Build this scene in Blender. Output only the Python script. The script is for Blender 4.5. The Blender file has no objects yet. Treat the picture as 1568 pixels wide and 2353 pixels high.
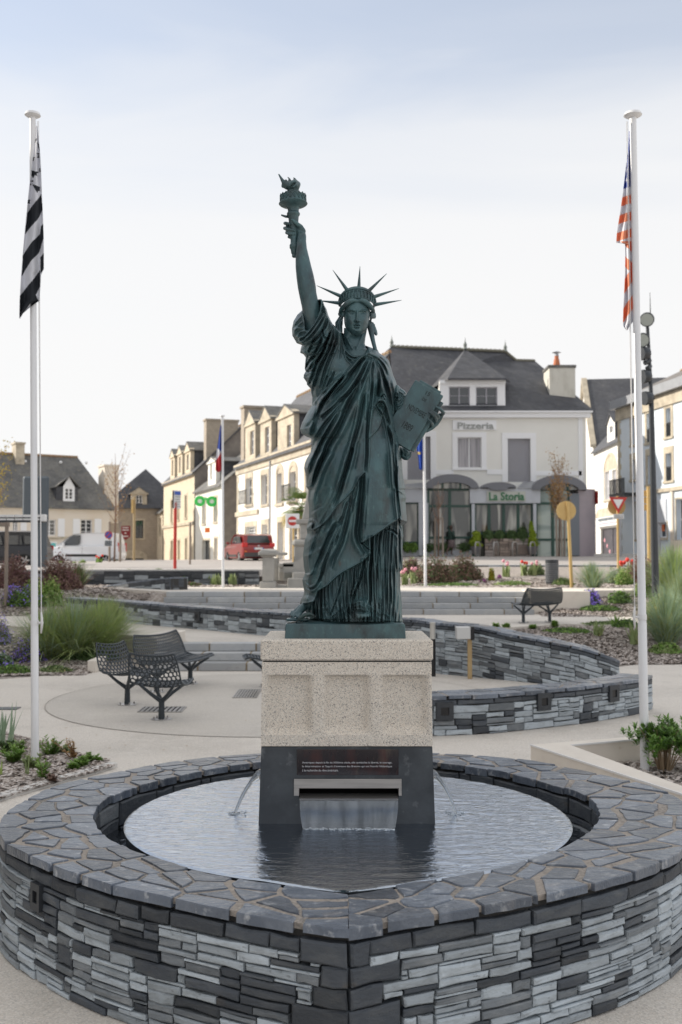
import bpy,bmesh,math,random
import numpy as np
from mathutils import Vector,Matrix
random.seed(7);np.random.seed(7)
R=math.radians
sc=bpy.context.scene
COL=sc.collection

# ------------------------------------------------------------------ camera
F,CX,CY,HOR,HC=2400.0,784.0,1176.5,1279.0,2.0      # lens and horizon in a 1568 x 2353 frame, eye height
PITCH=math.atan((HOR-CY)/F)
cam_d=bpy.data.cameras.new('camera');cam=bpy.data.objects.new('camera',cam_d);COL.objects.link(cam)
cam_d.sensor_fit='VERTICAL';cam_d.sensor_height=36;cam_d.lens=F/ 2353* 36
cam_d.clip_start=0.1;cam_d.clip_end=2000
cam.location=(0,0,HC);cam.rotation_euler=(R(90)+PITCH,0,0)
cam_d.dof.use_dof=True;cam_d.dof.focus_distance=5.6;cam_d.dof.aperture_fstop=3.4
sc.camera=cam

# ------------------------------------------------------------------ light
SUN_EL,SUN_AZ=R(27),R(-72)           # azimuth from +Y towards +X
sdir=Vector((math.sin(SUN_AZ)*math.cos(SUN_EL),math.cos(SUN_AZ)*math.cos(SUN_EL),math.sin(SUN_EL)))
sun_d=bpy.data.lights.new('sun','SUN');sun_d.energy=4.2;sun_d.angle=R(0.5);sun_d.color=(1.0,0.93,0.82)
sun=bpy.data.objects.new('sun',sun_d);COL.objects.link(sun)
sun.rotation_euler=(-sdir).to_track_quat('-Z','Y').to_euler();sun.location=sdir* 60
world=bpy.data.worlds.new('World');sc.world=world;world.use_nodes=True
nt=world.node_tree;nt.nodes.clear()
def N(nt,t,**k):
    n=nt.nodes.new(t)
    for a,b in k.items():
        if a in n.inputs.keys() if isinstance(a,str) else False:n.inputs[a].default_value=b
        else:setattr(n,a,b)
    return n
sky=N(nt,'ShaderNodeTexSky',sky_type='NISHITA',sun_disc=False,sun_elevation=SUN_EL,sun_rotation=SUN_AZ)
sky.air_density=1.0;sky.dust_density=0.6;sky.ozone_density=1.5
geo=N(nt,'ShaderNodeTexCoord');sep=N(nt,'ShaderNodeSeparateXYZ');nt.links.new(geo.outputs['Generated'],sep.inputs[0])
ramp=N(nt,'ShaderNodeValToRGB');cr=ramp.color_ramp                  # veil of thin cloud, thinner upwards, but thickened overhead, unseen, to lift ambient light
cr.elements[0].position=0.0;cr.elements[0].color=(0.97,)*3+ (1,)
cr.elements[1].position=1.0;cr.elements[1].color=(1.0,)*3+ (1,)
for p,v in ((0.20,0.98),(0.30,0.94),(0.38,0.80),(0.45,0.50),(0.52,0.42),(0.66,0.88)):
    e=cr.elements.new(p);e.color=(v,)*3+ (1,)
mapn=N(nt,'ShaderNodeMapping');mapn.inputs['Scale'].default_value=(1.2,1.2,5.5)
nt.links.new(geo.outputs['Generated'],mapn.inputs[0])
noi=N(nt,'ShaderNodeTexNoise');noi.inputs['Scale'].default_value=1.6;noi.inputs['Detail'].default_value=5;noi.inputs['Distortion'].default_value=0.6
nt.links.new(mapn.outputs[0],noi.inputs['Vector'])
mm=N(nt,'ShaderNodeMath',operation='MULTIPLY_ADD');mm.inputs[1].default_value=0.22;mm.inputs[2].default_value=-0.11
nt.links.new(noi.outputs['Fac'],mm.inputs[0])
ab=N(nt,'ShaderNodeMath',operation='ABSOLUTE');nt.links.new(sep.outputs['Z'],ab.inputs[0])
ad=N(nt,'ShaderNodeMath',operation='ADD');nt.links.new(ab.outputs[0],ad.inputs[0]);nt.links.new(mm.outputs[0],ad.inputs[1])
nt.links.new(ad.outputs[0],ramp.inputs[0])
mix=N(nt,'ShaderNodeMix',data_type='RGBA')
nt.links.new(ramp.outputs[0],mix.inputs['Factor']);nt.links.new(sky.outputs[0],mix.inputs[6])
mix.inputs[7].default_value=(5.05,5.02,5.0,1)
bg=N(nt,'ShaderNodeBackground');bg.inputs['Strength'].default_value=0.14
nt.links.new(mix.outputs[2],bg.inputs['Color'])
wo=N(nt,'ShaderNodeOutputWorld');nt.links.new(bg.outputs[0],wo.inputs[0])
sc.view_settings.view_transform='Standard';sc.view_settings.look='None'
sc.view_settings.exposure=0.45;sc.view_settings.gamma=1;sc.view_settings.use_curve_mapping=False
sc.cycles.max_bounces=7;sc.cycles.transparent_max_bounces=8

# ------------------------------------------------------------------ helpers
CT,ST=math.cos(PITCH),math.sin(PITCH)
def ray(u,v):                                    # direction of a picture point, y = 1
    xc,zc=(u-CX) / F,(CY-v) / F
    y=CT- zc* ST
    return xc/ y,(ST+zc*CT) / y
def G(u,v,z):                                   # the point of the place at height z
    rx,rz=ray(u,v);t=(z-HC) / rz
    return Vector((rx*t,t,z))
def P(u,v,Y):                                   # the point at distance Y
    rx,rz=ray(u,v)
    return Vector((rx*Y,Y,HC+rz*Y))
def crop(x0,y0,s):
    return lambda x,y:((x0+x/s)/1.74107,(y0+y/s)/1.74107)
C5,C6=crop(0,1600,2.24),crop(550,1550,2.24)
C7,C8=crop(1500,1350,1.6505),crop(2130,1350,2.3533)
c1,c2=crop(0,2150,1.7422),crop(1600,2150,1.3876)

class MB:
    def __init__(s):s.v=[];s.f=[];s.m=[]
    def add(s,vs,fs,m=0):
        o=len(s.v);s.v.extend([tuple(p)for p in vs])
        for f in fs:s.f.append(tuple(i+o for i in f));s.m.append(m)
    def quad(s,a,b,c,d,m=0):s.add([a,b,c,d],[(0,1,2,3)],m)
    def box(s,x0,x1,y0,y1,z0,z1,m=0):
        s.add([(x0,y0,z0),(x1,y0,z0),(x1,y1,z0),(x0,y1,z0),(x0,y0,z1),(x1,y0,z1),(x1,y1,z1),(x0,y1,z1)],BOXF,m)
    def hexa(s,b4,t4,m=0):s.add(list(b4)+list(t4),BOXF,m)
    def obox(s,c,ax,ay,az,m=0):               # centre and three half axes
        c,ax,ay,az=map(Vector,(c,ax,ay,az))
        s.hexa([c-ax-ay-az,c+ax-ay-az,c+ax+ay-az,c-ax+ay-az],[c-ax-ay+az,c+ax-ay+az,c+ax+ay+az,c-ax+ay+az],m)
    def prism(s,pts,z0,z1,m=0):
        n=len(pts)
        s.add([(p[0],p[1],z0)for p in pts]+[(p[0],p[1],z1)for p in pts],
              [tuple(range(n-1,-1,-1)),tuple(range(n,2*n))]+[(i,(i+1)%n,n+(i+1)%n,n+i)for i in range(n)],m)
    def tube(s,pts,rs,n=8,m=0,cap=True):
        pts=[Vector(p)for p in pts]
        if not hasattr(rs,'__len__'):rs=[rs] * len(pts)
        rings=[];ref=None
        for i,p in enumerate(pts):
            d=(pts[min(i+1,len(pts)-1)]-pts[max(i-1,0)])
            if d.length< 1e-9:d=Vector((0,0,1))
            d.normalize()
            if ref is None:
                ref=Vector((1,0,0)) if abs(d.x) < 0.8 else Vector((0,1,0))
            a=(ref-d*ref.dot(d)).normalized();ref=a;b=d.cross(a)
            rings.append([p+(a*math.cos(k*2*math.pi/n)+b*math.sin(k*2*math.pi/n))*rs[i]for k in range(n)])
        vs=[q for r_ in rings for q in r_];fs=[]
        for i in range(len(rings)-1):
            for k in range(n):
                fs.append((i*n+k,i*n+(k+1)%n,(i+1)*n+(k+1)%n,(i+1)*n+k))
        if cap:
            fs.append(tuple(range(n-1,-1,-1)));fs.append(tuple((len(rings)-1)*n+k for k in range(n)))
        s.add(vs,fs,m)
    def lathe(s,prof,c=(0,0,0),ax=(0,0,1),n=20,m=0):   # prof: (r, h)
        ax=Vector(ax).normalized();c=Vector(c)
        a=(Vector((1,0,0))if abs(ax.x)<0.8 else Vector((0,1,0)));a=(a-ax*a.dot(ax)).normalized();b=ax.cross(a)
        vs=[];fs=[]
        for r_,h in prof:
            for k in range(n):
                t=2*math.pi*k/n;vs.append(c+ax*h+(a*math.cos(t)+b*math.sin(t))*max(r_,1e-5))
        for i in range(len(prof)-1):
            for k in range(n):fs.append((i*n+k,i*n+(k+1)%n,(i+1)*n+(k+1)%n,(i+1)*n+k))
        fs.append(tuple(range(n-1,-1,-1)));fs.append(tuple((len(prof)-1)*n+k for k in range(n)))
        s.add(vs,fs,m)
    def ball(s,c,r,n=10,m=0,sq=(1,1,1)):
        prof=[(math.sin(math.pi*i/n)*r,-math.cos(math.pi*i/n)*r)for i in range(n+1)]
        o=len(s.v);s.lathe(prof,(0,0,0),(0,0,1),n+2,m)
        for i in range(o,len(s.v)):
            p=s.v[i];s.v[i] =(c[0]+p[0]*sq[0],c[1]+p[1]*sq[1],c[2]+p[2]*sq[2])
    def build(s,name,mats,parent=None,smooth=False,bevel=0,recalc=True,angle=None):
        me=bpy.data.meshes.new(name)
        off=Vector((0,0,0))
        if parent is not None:
            r_=parent
            while r_.parent is not None:r_=r_.parent
            off=r_.location.copy()
        vs=s.v if off.length== 0 else [(p[0]-off.x,p[1]-off.y,p[2]-off.z)for p in s.v]
        me.from_pydata(vs,[],s.f)
        if not isinstance(mats,(list,tuple)):mats=[mats]
        for m_ in mats:me.materials.append(m_)
        if len(mats) > 1:me.polygons.foreach_set('material_index',s.m)
        o=bpy.data.objects.new(name,me);COL.objects.link(o)
        if parent is not None:o.parent=parent
        if recalc or bevel:
            bm=bmesh.new();bm.from_mesh(me)
            if recalc:bmesh.ops.recalc_face_normals(bm,faces=bm.faces)
            if bevel:
                es=[e for e in bm.edges if len(e.link_faces)==2 and e.calc_face_angle(0)>0.5]
                bmesh.ops.bevel(bm,geom=es,offset=bevel,segments=1,affect='EDGES',clamp_overlap=True)
            bm.to_mesh(me);bm.free()
        if smooth:
            me.polygons.foreach_set('use_smooth',[True]*len(me.polygons))
            if angle is not None:me.set_sharp_from_angle(angle=R(angle))
        me.update()
        return o
BOXF=[(3,2,1,0),(4,5,6,7),(0,1,5,4),(1,2,6,5),(2,3,7,6),(3,0,4,7)]

def tag(o,label=None,cat=None,group=None,kind=None):
    if label:o['label'] =label
    if cat:o['category'] =cat
    if group:o['group'] =group
    if kind:o['kind'] =kind
    return o
def thing(name,label,cat,loc=(0,0,0),group=None):
    o=bpy.data.objects.new(name,None);COL.objects.link(o);o.location=loc;o.empty_display_size=0.2
    return tag(o,label,cat,group)
def struct(o):return tag(o,kind='structure')
def kids(o):return [c for c in bpy.data.objects if c.parent==o]
def copy_tree(o,parent=None,cache=None):
    if cache is None:
        cache={}
        for c in bpy.data.objects:
            if c.parent:cache.setdefault(c.parent.name,[]).append(c)
    c=o.copy();COL.objects.link(c);c.parent=parent
    for ch in cache.get(o.name,[]):copy_tree(ch,c,cache)
    return c
def voxel(mb,name,mat,parent,size,smooth_it=4):     # fuse overlapping pieces into one smooth skin
    o=mb.build(name,mat,parent)
    m1=o.modifiers.new('r','REMESH');m1.mode='VOXEL';m1.voxel_size=size
    if smooth_it:
        m2=o.modifiers.new('s','SMOOTH');m2.factor=0.5;m2.iterations=smooth_it
    bpy.context.view_layer.update()
    dg=bpy.context.evaluated_depsgraph_get()
    me=bpy.data.meshes.new_from_object(o.evaluated_get(dg));old=o.data
    o.modifiers.clear();o.data=me;me.name=name;bpy.data.meshes.remove(old)
    if not me.materials:me.materials.append(mat)
    me.polygons.foreach_set('use_smooth',[True]*len(me.polygons));me.update()
    return o
def text_mesh(txt,name,mat,parent,origin,xdir,ydir,width=None,height=None,depth=0.002,align='CENTER',space=1.0,wscale=None,bold=0.0):
    cu=bpy.data.curves.new(name,'FONT');cu.body=txt;cu.align_x=align;cu.align_y='CENTER';cu.extrude=0.5;cu.space_line=space;cu.offset=bold;cu.resolution_u=3
    t=bpy.data.objects.new(name,cu);COL.objects.link(t)
    bpy.context.view_layer.update()
    me=bpy.data.meshes.new_from_object(t.evaluated_get(bpy.context.evaluated_depsgraph_get()))
    COL.objects.unlink(t);bpy.data.objects.remove(t);bpy.data.curves.remove(cu)
    co=np.empty(len(me.vertices)*3);me.vertices.foreach_get('co',co);co=co.reshape(-1,3)
    x0,x1,y0,y1=co[:,0].min(),co[:,0].max(),co[:,1].min(),co[:,1].max()
    sy=(height/(y1-y0)) if height else width/(x1-x0);sx=(width/(x1-x0)) if width else sy
    if wscale:sx=sy* wscale
    xd,yd=Vector(xdir).normalized(),Vector(ydir).normalized();zd=xd.cross(yd)
    off=Vector((0,0,0))
    if parent is not None:
        r_=parent
        while r_.parent is not None:r_=r_.parent
        off=r_.location.copy()
    o3=Vector(origin) - off
    cx=(x0+x1)/2 if align== 'CENTER' else x0;cy=(y0+y1)/2
    A=np.array([xd,yd,zd]);L=np.stack([(co[:,0]-cx)*sx,(co[:,1]-cy)*sy,co[:,2]*2*depth],1)
    W=L @ A+ np.array(o3)
    me.vertices.foreach_set('co',W.ravel());me.materials.clear();me.materials.append(mat);me.update()
    ob=bpy.data.objects.new(name,me);COL.objects.link(ob);ob.parent=parent
    return ob

# ------------------------------------------------------------------ materials
MATS={}
def mat(name,col,rough=0.6,metal=0.0,noise=None,bump=None,spec=0.5,rnd=0.0,stain=None,coat=0.0,emit=None,coords='Object',stretch=(1,1,1),more=None,alpha=None,trans=0,ior=None):
    """noise: list of (scale, colour2, lo, hi, detail); bump: list of (scale, strength, distance)"""
    m=bpy.data.materials.new(name);m.use_nodes=True;t=m.node_tree;t.nodes.clear()
    out=N(t,'ShaderNodeOutputMaterial');b=N(t,'ShaderNodeBsdfPrincipled');t.links.new(b.outputs[0],out.inputs[0])
    b.inputs['Roughness'].default_value=rough;b.inputs['Metallic'].default_value=metal
    b.inputs['Specular IOR Level'].default_value=spec
    if coat:b.inputs['Coat Weight'].default_value=coat;b.inputs['Coat Roughness'].default_value=0.08
    if trans:b.inputs['Transmission Weight'].default_value=trans
    if ior:b.inputs['IOR'].default_value=ior
    tc=N(t,'ShaderNodeTexCoord');mp=N(t,'ShaderNodeMapping');mp.inputs['Scale'].default_value=stretch
    t.links.new(tc.outputs[coords],mp.inputs[0]);vec=mp.outputs[0]
    cur=N(t,'ShaderNodeRGB');cur.outputs[0].default_value=tuple(col) + (1,);cur=cur.outputs[0]
    for k,(s_,c2_,lo,hi,de) in enumerate(noise or[]):
        n_=N(t,'ShaderNodeTexNoise');n_.inputs['Scale'].default_value=s_;n_.inputs['Detail'].default_value=de;n_.inputs['Roughness'].default_value=0.6
        t.links.new(vec,n_.inputs['Vector'])
        mr=N(t,'ShaderNodeMapRange');mr.inputs['From Min'].default_value=lo;mr.inputs['From Max'].default_value=hi
        t.links.new(n_.outputs['Fac'],mr.inputs['Value'])
        mx=N(t,'ShaderNodeMix',data_type='RGBA');t.links.new(mr.outputs[0],mx.inputs['Factor']);t.links.new(cur,mx.inputs[6]);mx.inputs[7].default_value=tuple(c2_) + (1,)
        cur=mx.outputs[2]
    if rnd:
        oi=N(t,'ShaderNodeObjectInfo');mr=N(t,'ShaderNodeMapRange');mr.inputs['To Min'].default_value=1-rnd;mr.inputs['To Max'].default_value=1+rnd
        t.links.new(oi.outputs['Random'],mr.inputs['Value'])
        vm=N(t,'ShaderNodeVectorMath',operation='SCALE');t.links.new(cur,vm.inputs[0]);t.links.new(mr.outputs[0],vm.inputs['Scale']);cur=vm.outputs[0]
    if more:cur=more(t,cur,vec,b)
    t.links.new(cur,b.inputs['Base Color'])
    nrm=None
    for (s_,st,di) in (bump or[]):
        n_=N(t,'ShaderNodeTexNoise');n_.inputs['Scale'].default_value=s_;n_.inputs['Detail'].default_value=4
        t.links.new(vec,n_.inputs['Vector'])
        bp=N(t,'ShaderNodeBump');bp.inputs['Strength'].default_value=st;bp.inputs['Distance'].default_value=di
        t.links.new(n_.outputs['Fac'],bp.inputs['Height'])
        if nrm:t.links.new(nrm,bp.inputs['Normal'])
        nrm=bp.outputs[0]
    if nrm:t.links.new(nrm,b.inputs['Normal'])
    if emit:b.inputs['Emission Color'].default_value=tuple(emit[0]) + (1,);b.inputs['Emission Strength'].default_value=emit[1]
    if alpha is not None:b.inputs['Alpha'].default_value=alpha
    MATS[name] =m
    return m

def voro_speck(scale,cols,amount=1.0):
    def f(t,cur,vec,b):
        v=N(t,'ShaderNodeTexVoronoi');v.inputs['Scale'].default_value=scale;t.links.new(vec,v.inputs['Vector'])
        se=N(t,'ShaderNodeSeparateColor');t.links.new(v.outputs['Color'],se.inputs[0])
        rp=N(t,'ShaderNodeValToRGB');rp.color_ramp.interpolation='CONSTANT';t.links.new(se.outputs[0],rp.inputs[0])
        els=rp.color_ramp.elements
        for i,(p_,c_) in enumerate(cols):
            e=els[i] if i< 2 else els.new(p_)
            e.position=p_;e.color=tuple(c_) + (1,)
        mx=N(t,'ShaderNodeMix',data_type='RGBA');mx.inputs['Factor'].default_value=amount
        t.links.new(cur,mx.inputs[6]);t.links.new(rp.outputs[0],mx.inputs[7]);return mx.outputs[2]
    return f

bronze=mat('bronze_patina',(0.054,0.102,0.114),rough=0.40,metal=0.22,spec=0.55,
    noise=[(3.2,(0.080,0.160,0.168),0.44,0.72,5),(7.0,(0.036,0.044,0.048),0.46,0.74,6),(30,(0.095,0.175,0.175),0.58,0.8,4),(2.1,(0.140,0.165,0.165),0.58,0.80,6),(11,(0.085,0.060,0.045),0.68,0.82,5)],
    bump=[(60,0.12,0.01),(14,0.10,0.02)],stretch=(1.5,1.5,0.8))
bronze_dark=mat('bronze_brown_patina',(0.026,0.036,0.038),rough=0.45,metal=0.35,spec=0.6,
    noise=[(6,(0.036,0.075,0.072),0.5,0.75,5),(22,(0.040,0.034,0.034),0.5,0.8,4)],bump=[(60,0.12,0.01)])
granite=mat('granite_aggregate',(0.56,0.50,0.42),rough=0.85,noise=[(2.2,(0.60,0.545,0.47),0.4,0.7,3)],bump=[(260,0.35,0.004)],
    more=voro_speck(250,[(0,(0.70,0.635,0.55)),(0.30,(0.84,0.78,0.69)),(0.52,(0.64,0.585,0.51)),(0.72,(0.42,0.39,0.36)),(0.82,(0.72,0.62,0.52)),(0.93,(0.16,0.15,0.15))],0.78))
black_slate=mat('black_slate_base',(0.030,0.036,0.044),rough=0.38,spec=0.5,noise=[(4,(0.060,0.070,0.080),0.45,0.7,6),(14,(0.15,0.16,0.17),0.60,0.80,7)],bump=[(40,0.06,0.01)])
steel=mat('brushed_steel',(0.42,0.40,0.385),rough=0.34,metal=0.8,noise=[(8,(0.30,0.29,0.28),0.4,0.8,4)],stretch=(0.4,1,6))
cavity=mat('slot_cavity',(0.006,0.006,0.007),rough=0.8)
plaque_m=mat('plaque_enamel',(0.022,0.016,0.018),rough=0.10,spec=0.7,noise=[(4,(0.07,0.025,0.022),0.5,0.75,3),(7,(0.085,0.070,0.050),0.6,0.85,3)],stretch=(2.2,1,1))
plaque_txt=mat('plaque_lettering',(0.62,0.62,0.64),rough=0.5)
stone_dark=mat('slate_dark',(0.054,0.063,0.076),rough=0.6,rnd=0.35,noise=[(7,(0.095,0.102,0.108),0.45,0.75,6),(4,(0.105,0.080,0.056),0.66,0.84,4),(26,(0.17,0.17,0.165),0.68,0.84,5)],bump=[(28,0.5,0.012),(120,0.25,0.004)],stretch=(1,1,2.2))
stone_mid=mat('slate_mid',(0.17,0.188,0.205),rough=0.7,rnd=0.28,noise=[(8,(0.28,0.295,0.305),0.45,0.75,6),(5,(0.17,0.135,0.095),0.68,0.86,4)],bump=[(30,0.6,0.012),(120,0.25,0.004)],stretch=(1,1,2.2))
stone_light=mat('slate_light',(0.41,0.455,0.49),rough=0.7,rnd=0.24,noise=[(9,(0.30,0.33,0.35),0.45,0.70,6),(22,(0.12,0.13,0.14),0.60,0.74,6),(5,(0.32,0.28,0.22),0.68,0.85,4)],bump=[(32,0.6,0.012),(140,0.25,0.004)],stretch=(1,1,2.0))
coping_m=mat('slate_coping',(0.098,0.118,0.152),rough=0.28,rnd=0.38,noise=[(6,(0.19,0.215,0.255),0.4,0.75,6),(3.5,(0.19,0.165,0.15),0.60,0.80,5),(14,(0.44,0.455,0.475),0.565,0.74,8)],bump=[(9,0.6,0.03),(45,0.5,0.010)],stretch=(1,1.6,1),coat=0.12)
mortar=mat('sand_mortar',(0.31,0.27,0.235),rough=0.95,noise=[(4,(0.13,0.125,0.12),0.46,0.66,5),(60,(0.42,0.37,0.32),0.4,0.7,4)],bump=[(150,0.4,0.004)])
wall_core=mat('wall_core_shadow',(0.050,0.048,0.046),rough=0.95)
paving=mat('washed_gravel_concrete',(0.66,0.61,0.545),rough=0.9,noise=[(0.35,(0.46,0.425,0.38),0.45,0.64,6),(1.4,(0.50,0.46,0.405),0.56,0.68,7),(5,(0.69,0.645,0.59),0.5,0.8,4),(2.5,(0.52,0.47,0.41),0.62,0.8,5)],bump=[(90,0.35,0.01)],
    more=voro_speck(115,[(0,(0.56,0.52,0.465)),(0.4,(0.78,0.73,0.67)),(0.72,(0.64,0.565,0.49)),(0.9,(0.36,0.335,0.31))],0.42))
paving2=mat('fine_concrete_circle',(0.55,0.51,0.455),rough=0.9,noise=[(0.6,(0.48,0.445,0.40),0.45,0.7,5),(4,(0.60,0.56,0.51),0.5,0.8,4)],bump=[(120,0.2,0.006)],
    more=voro_speck(75,[(0,(0.49,0.455,0.41)),(0.4,(0.66,0.615,0.56)),(0.8,(0.44,0.41,0.37))],0.3))
concrete=mat('cast_concrete',(0.74,0.68,0.60),rough=0.8,noise=[(3,(0.66,0.60,0.53),0.45,0.75,5),(12,(0.50,0.40,0.30),0.66,0.85,4)],bump=[(60,0.1,0.004)])
concrete_edge=mat('pale_edge_trim',(0.74,0.73,0.72),rough=0.6)
step_m=mat('grey_step_block',(0.38,0.39,0.40),rough=0.75,rnd=0.16,noise=[(3,(0.45,0.45,0.44),0.45,0.75,5),(9,(0.32,0.32,0.32),0.55,0.8,5)],bump=[(90,0.2,0.004)])
step_joint=mat('step_joint',(0.30,0.24,0.165),rough=0.95)
mulch_m=mat('bark_mulch',(0.34,0.295,0.26),rough=0.95,noise=[(11,(0.52,0.47,0.43),0.48,0.62,6),(23,(0.13,0.10,0.085),0.55,0.68,5)],bump=[(36,1.0,0.04)],stretch=(1,1,1))
chip_m=mat('bark_chip',(0.54,0.48,0.44),rough=0.9,rnd=0.0,noise=[(17,(0.27,0.215,0.18),0.48,0.56,2),(23,(0.68,0.63,0.59),0.58,0.66,2)])
soil_grass=mat('low_green_cover',(0.085,0.12,0.04),rough=0.9,noise=[(9,(0.045,0.06,0.022),0.45,0.7,5)])
asphalt=mat('worn_asphalt',(0.36,0.33,0.31),rough=0.9,noise=[(0.5,(0.42,0.39,0.365),0.4,0.7,4)],bump=[(60,0.2,0.01)])
kerb_m=mat('pale_kerb_stone',(0.64,0.62,0.59),rough=0.8,noise=[(2,(0.55,0.53,0.51),0.45,0.7,4)])
white_paint=mat('white_pole_paint',(0.78,0.78,0.79),rough=0.32,coat=0.3,noise=[(3,(0.70,0.70,0.71),0.5,0.8,4)],stretch=(3,3,0.4))
bench_m=mat('graphite_bench_coating',(0.030,0.040,0.050),rough=0.38,metal=0.3,spec=0.6,noise=[(30,(0.045,0.055,0.065),0.4,0.8,3)],bump=[(200,0.06,0.002)])
dark_metal=mat('dark_grey_metal',(0.045,0.050,0.058),rough=0.4,metal=0.4,noise=[(10,(0.06,0.065,0.072),0.4,0.8,3)])
black_gloss=mat('black_paint',(0.012,0.012,0.014),rough=0.3)
ochre=mat('ochre_post_paint',(0.58,0.40,0.16),rough=0.45,noise=[(5,(0.50,0.33,0.12),0.4,0.8,3)])
wood_post=mat('weathered_wood',(0.30,0.245,0.20),rough=0.85,noise=[(8,(0.20,0.165,0.14),0.4,0.7,5)],stretch=(4,4,0.5))
red_paint=mat('red_sign_paint',(0.50,0.035,0.025),rough=0.4)
maroon=mat('maroon_sign',(0.20,0.016,0.024),rough=0.5)
sign_white=mat('sign_white',(0.80,0.80,0.80),rough=0.4)
sign_blue=mat('sign_blue',(0.045,0.10,0.42),rough=0.4)
sign_back=mat('sign_back_grey',(0.075,0.095,0.115),rough=0.5)
orange_m=mat('orange_panel',(0.75,0.17,0.03),rough=0.5)
green_neon=mat('green_glasses_sign',(0.02,0.30,0.05),rough=0.4,emit=((0.05,0.55,0.10),0.25))
green_letter=mat('green_lettering',(0.03,0.17,0.075),rough=0.5)
grey_letter=mat('grey_lettering',(0.33,0.34,0.33),rough=0.6)
render_white=mat('white_render',(0.80,0.78,0.74),rough=0.9,noise=[(0.6,(0.70,0.68,0.63),0.45,0.70,6),(2.5,(0.60,0.57,0.51),0.62,0.80,6)],bump=[(20,0.1,0.01)])
render_cream=mat('cream_render',(0.78,0.765,0.72),rough=0.9,noise=[(0.5,(0.74,0.725,0.68),0.45,0.75,4)],bump=[(20,0.1,0.01)])
render_beige=mat('beige_render',(0.74,0.665,0.57),rough=0.9,noise=[(0.6,(0.71,0.61,0.49),0.45,0.75,4)])
render_blue=mat('pale_blue_render',(0.66,0.72,0.78),rough=0.9,noise=[(0.6,(0.60,0.67,0.74),0.45,0.75,4)])
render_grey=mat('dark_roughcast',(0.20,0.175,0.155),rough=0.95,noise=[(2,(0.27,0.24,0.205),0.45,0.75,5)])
trim_white=mat('white_trim',(0.82,0.82,0.83),rough=0.6)
def stonework(name,a,b_,c_,sc_=1.6):
    def f(t,cur,vec,b):
        br=N(t,'ShaderNodeTexBrick');br.inputs['Scale'].default_value=sc_;br.inputs['Color1'].default_value=tuple(a)+(1,);br.inputs['Color2'].default_value=tuple(b_)+(1,)
        br.inputs['Mortar'].default_value=tuple(c_)+(1,);br.inputs['Mortar Size'].default_value=0.02;br.inputs['Row Height'].default_value=0.42;br.inputs['Brick Width'].default_value=0.75
        sp=N(t,'ShaderNodeSeparateXYZ');t.links.new(vec,sp.inputs[0])
        a1=N(t,'ShaderNodeMath',operation='ADD');t.links.new(sp.outputs[0],a1.inputs[0]);t.links.new(sp.outputs[1],a1.inputs[1])
        cb=N(t,'ShaderNodeCombineXYZ');t.links.new(a1.outputs[0],cb.inputs[0]);t.links.new(sp.outputs[2],cb.inputs[1])
        t.links.new(cb.outputs[0],br.inputs['Vector'])
        mx=N(t,'ShaderNodeMix',data_type='RGBA');mx.inputs['Factor'].default_value=0.6
        t.links.new(cur,mx.inputs[6]);t.links.new(br.outputs[0],mx.inputs[7]);return mx.outputs[2]
    return mat(name,a,rough=0.92,noise=[(0.8,b_,0.4,0.7,5),(5,c_,0.6,0.8,5)],bump=[(8,0.25,0.03)],more=f)
sandstone=stonework('golden_dressed_stone',(0.66,0.57,0.43),(0.56,0.475,0.35),(0.48,0.41,0.32),1.4)
sandstone_dark=stonework('brown_rubble_stone',(0.40,0.34,0.27),(0.30,0.26,0.21),(0.24,0.21,0.18),2.2)
dressed=mat('granite_dressing',(0.54,0.475,0.37),rough=0.9,noise=[(1.2,(0.38,0.33,0.255),0.42,0.66,6),(4,(0.24,0.215,0.17),0.56,0.74,6)])
painted_stone=stonework('white_painted_stone',(0.80,0.78,0.72),(0.74,0.70,0.62),(0.60,0.56,0.48),2.6)
def slate_roof(name,a,b_,lich):
    def f(t,cur,vec,b):
        sp=N(t,'ShaderNodeSeparateXYZ');t.links.new(vec,sp.inputs[0])
        a1=N(t,'ShaderNodeMath',operation='ADD');t.links.new(sp.outputs[0],a1.inputs[0]);t.links.new(sp.outputs[1],a1.inputs[1])
        cb=N(t,'ShaderNodeCombineXYZ');t.links.new(a1.outputs[0],cb.inputs[0]);t.links.new(sp.outputs[2],cb.inputs[1])
        br=N(t,'ShaderNodeTexBrick');br.inputs['Scale'].default_value=4.0;br.inputs['Color1'].default_value=(0.8,0.8,0.8,1);br.inputs['Color2'].default_value=(1.25,1.25,1.25,1)
        br.inputs['Mortar'].default_value=(0.5,0.5,0.5,1);br.inputs['Mortar Size'].default_value=0.03;br.inputs['Row Height'].default_value=0.6;br.inputs['Brick Width'].default_value=0.9
        t.links.new(cb.outputs[0],br.inputs['Vector'])
        mx=N(t,'ShaderNodeMix',data_type='RGBA',blend_type='MULTIPLY');mx.inputs['Factor'].default_value=0.8
        t.links.new(cur,mx.inputs[6]);t.links.new(br.outputs[0],mx.inputs[7])
        bp=N(t,'ShaderNodeBump');bp.inputs['Strength'].default_value=0.5;bp.inputs['Distance'].default_value=0.03
        t.links.new(br.outputs['Fac'],bp.inputs['Height']);bp.invert=True;t.links.new(bp.outputs[0],b.inputs['Normal'])
        return mx.outputs[2]
    return mat(name,a,rough=0.6,noise=[(0.7,b_,0.42,0.7,6),(3.5,lich,0.58,0.78,6)],more=f)
roof_dark=slate_roof('dark_slate_roof',(0.055,0.057,0.067),(0.085,0.086,0.094),(0.15,0.145,0.13))
roof_moss=slate_roof('mossy_slate_roof',(0.15,0.145,0.135),(0.085,0.085,0.085),(0.26,0.23,0.14))
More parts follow.
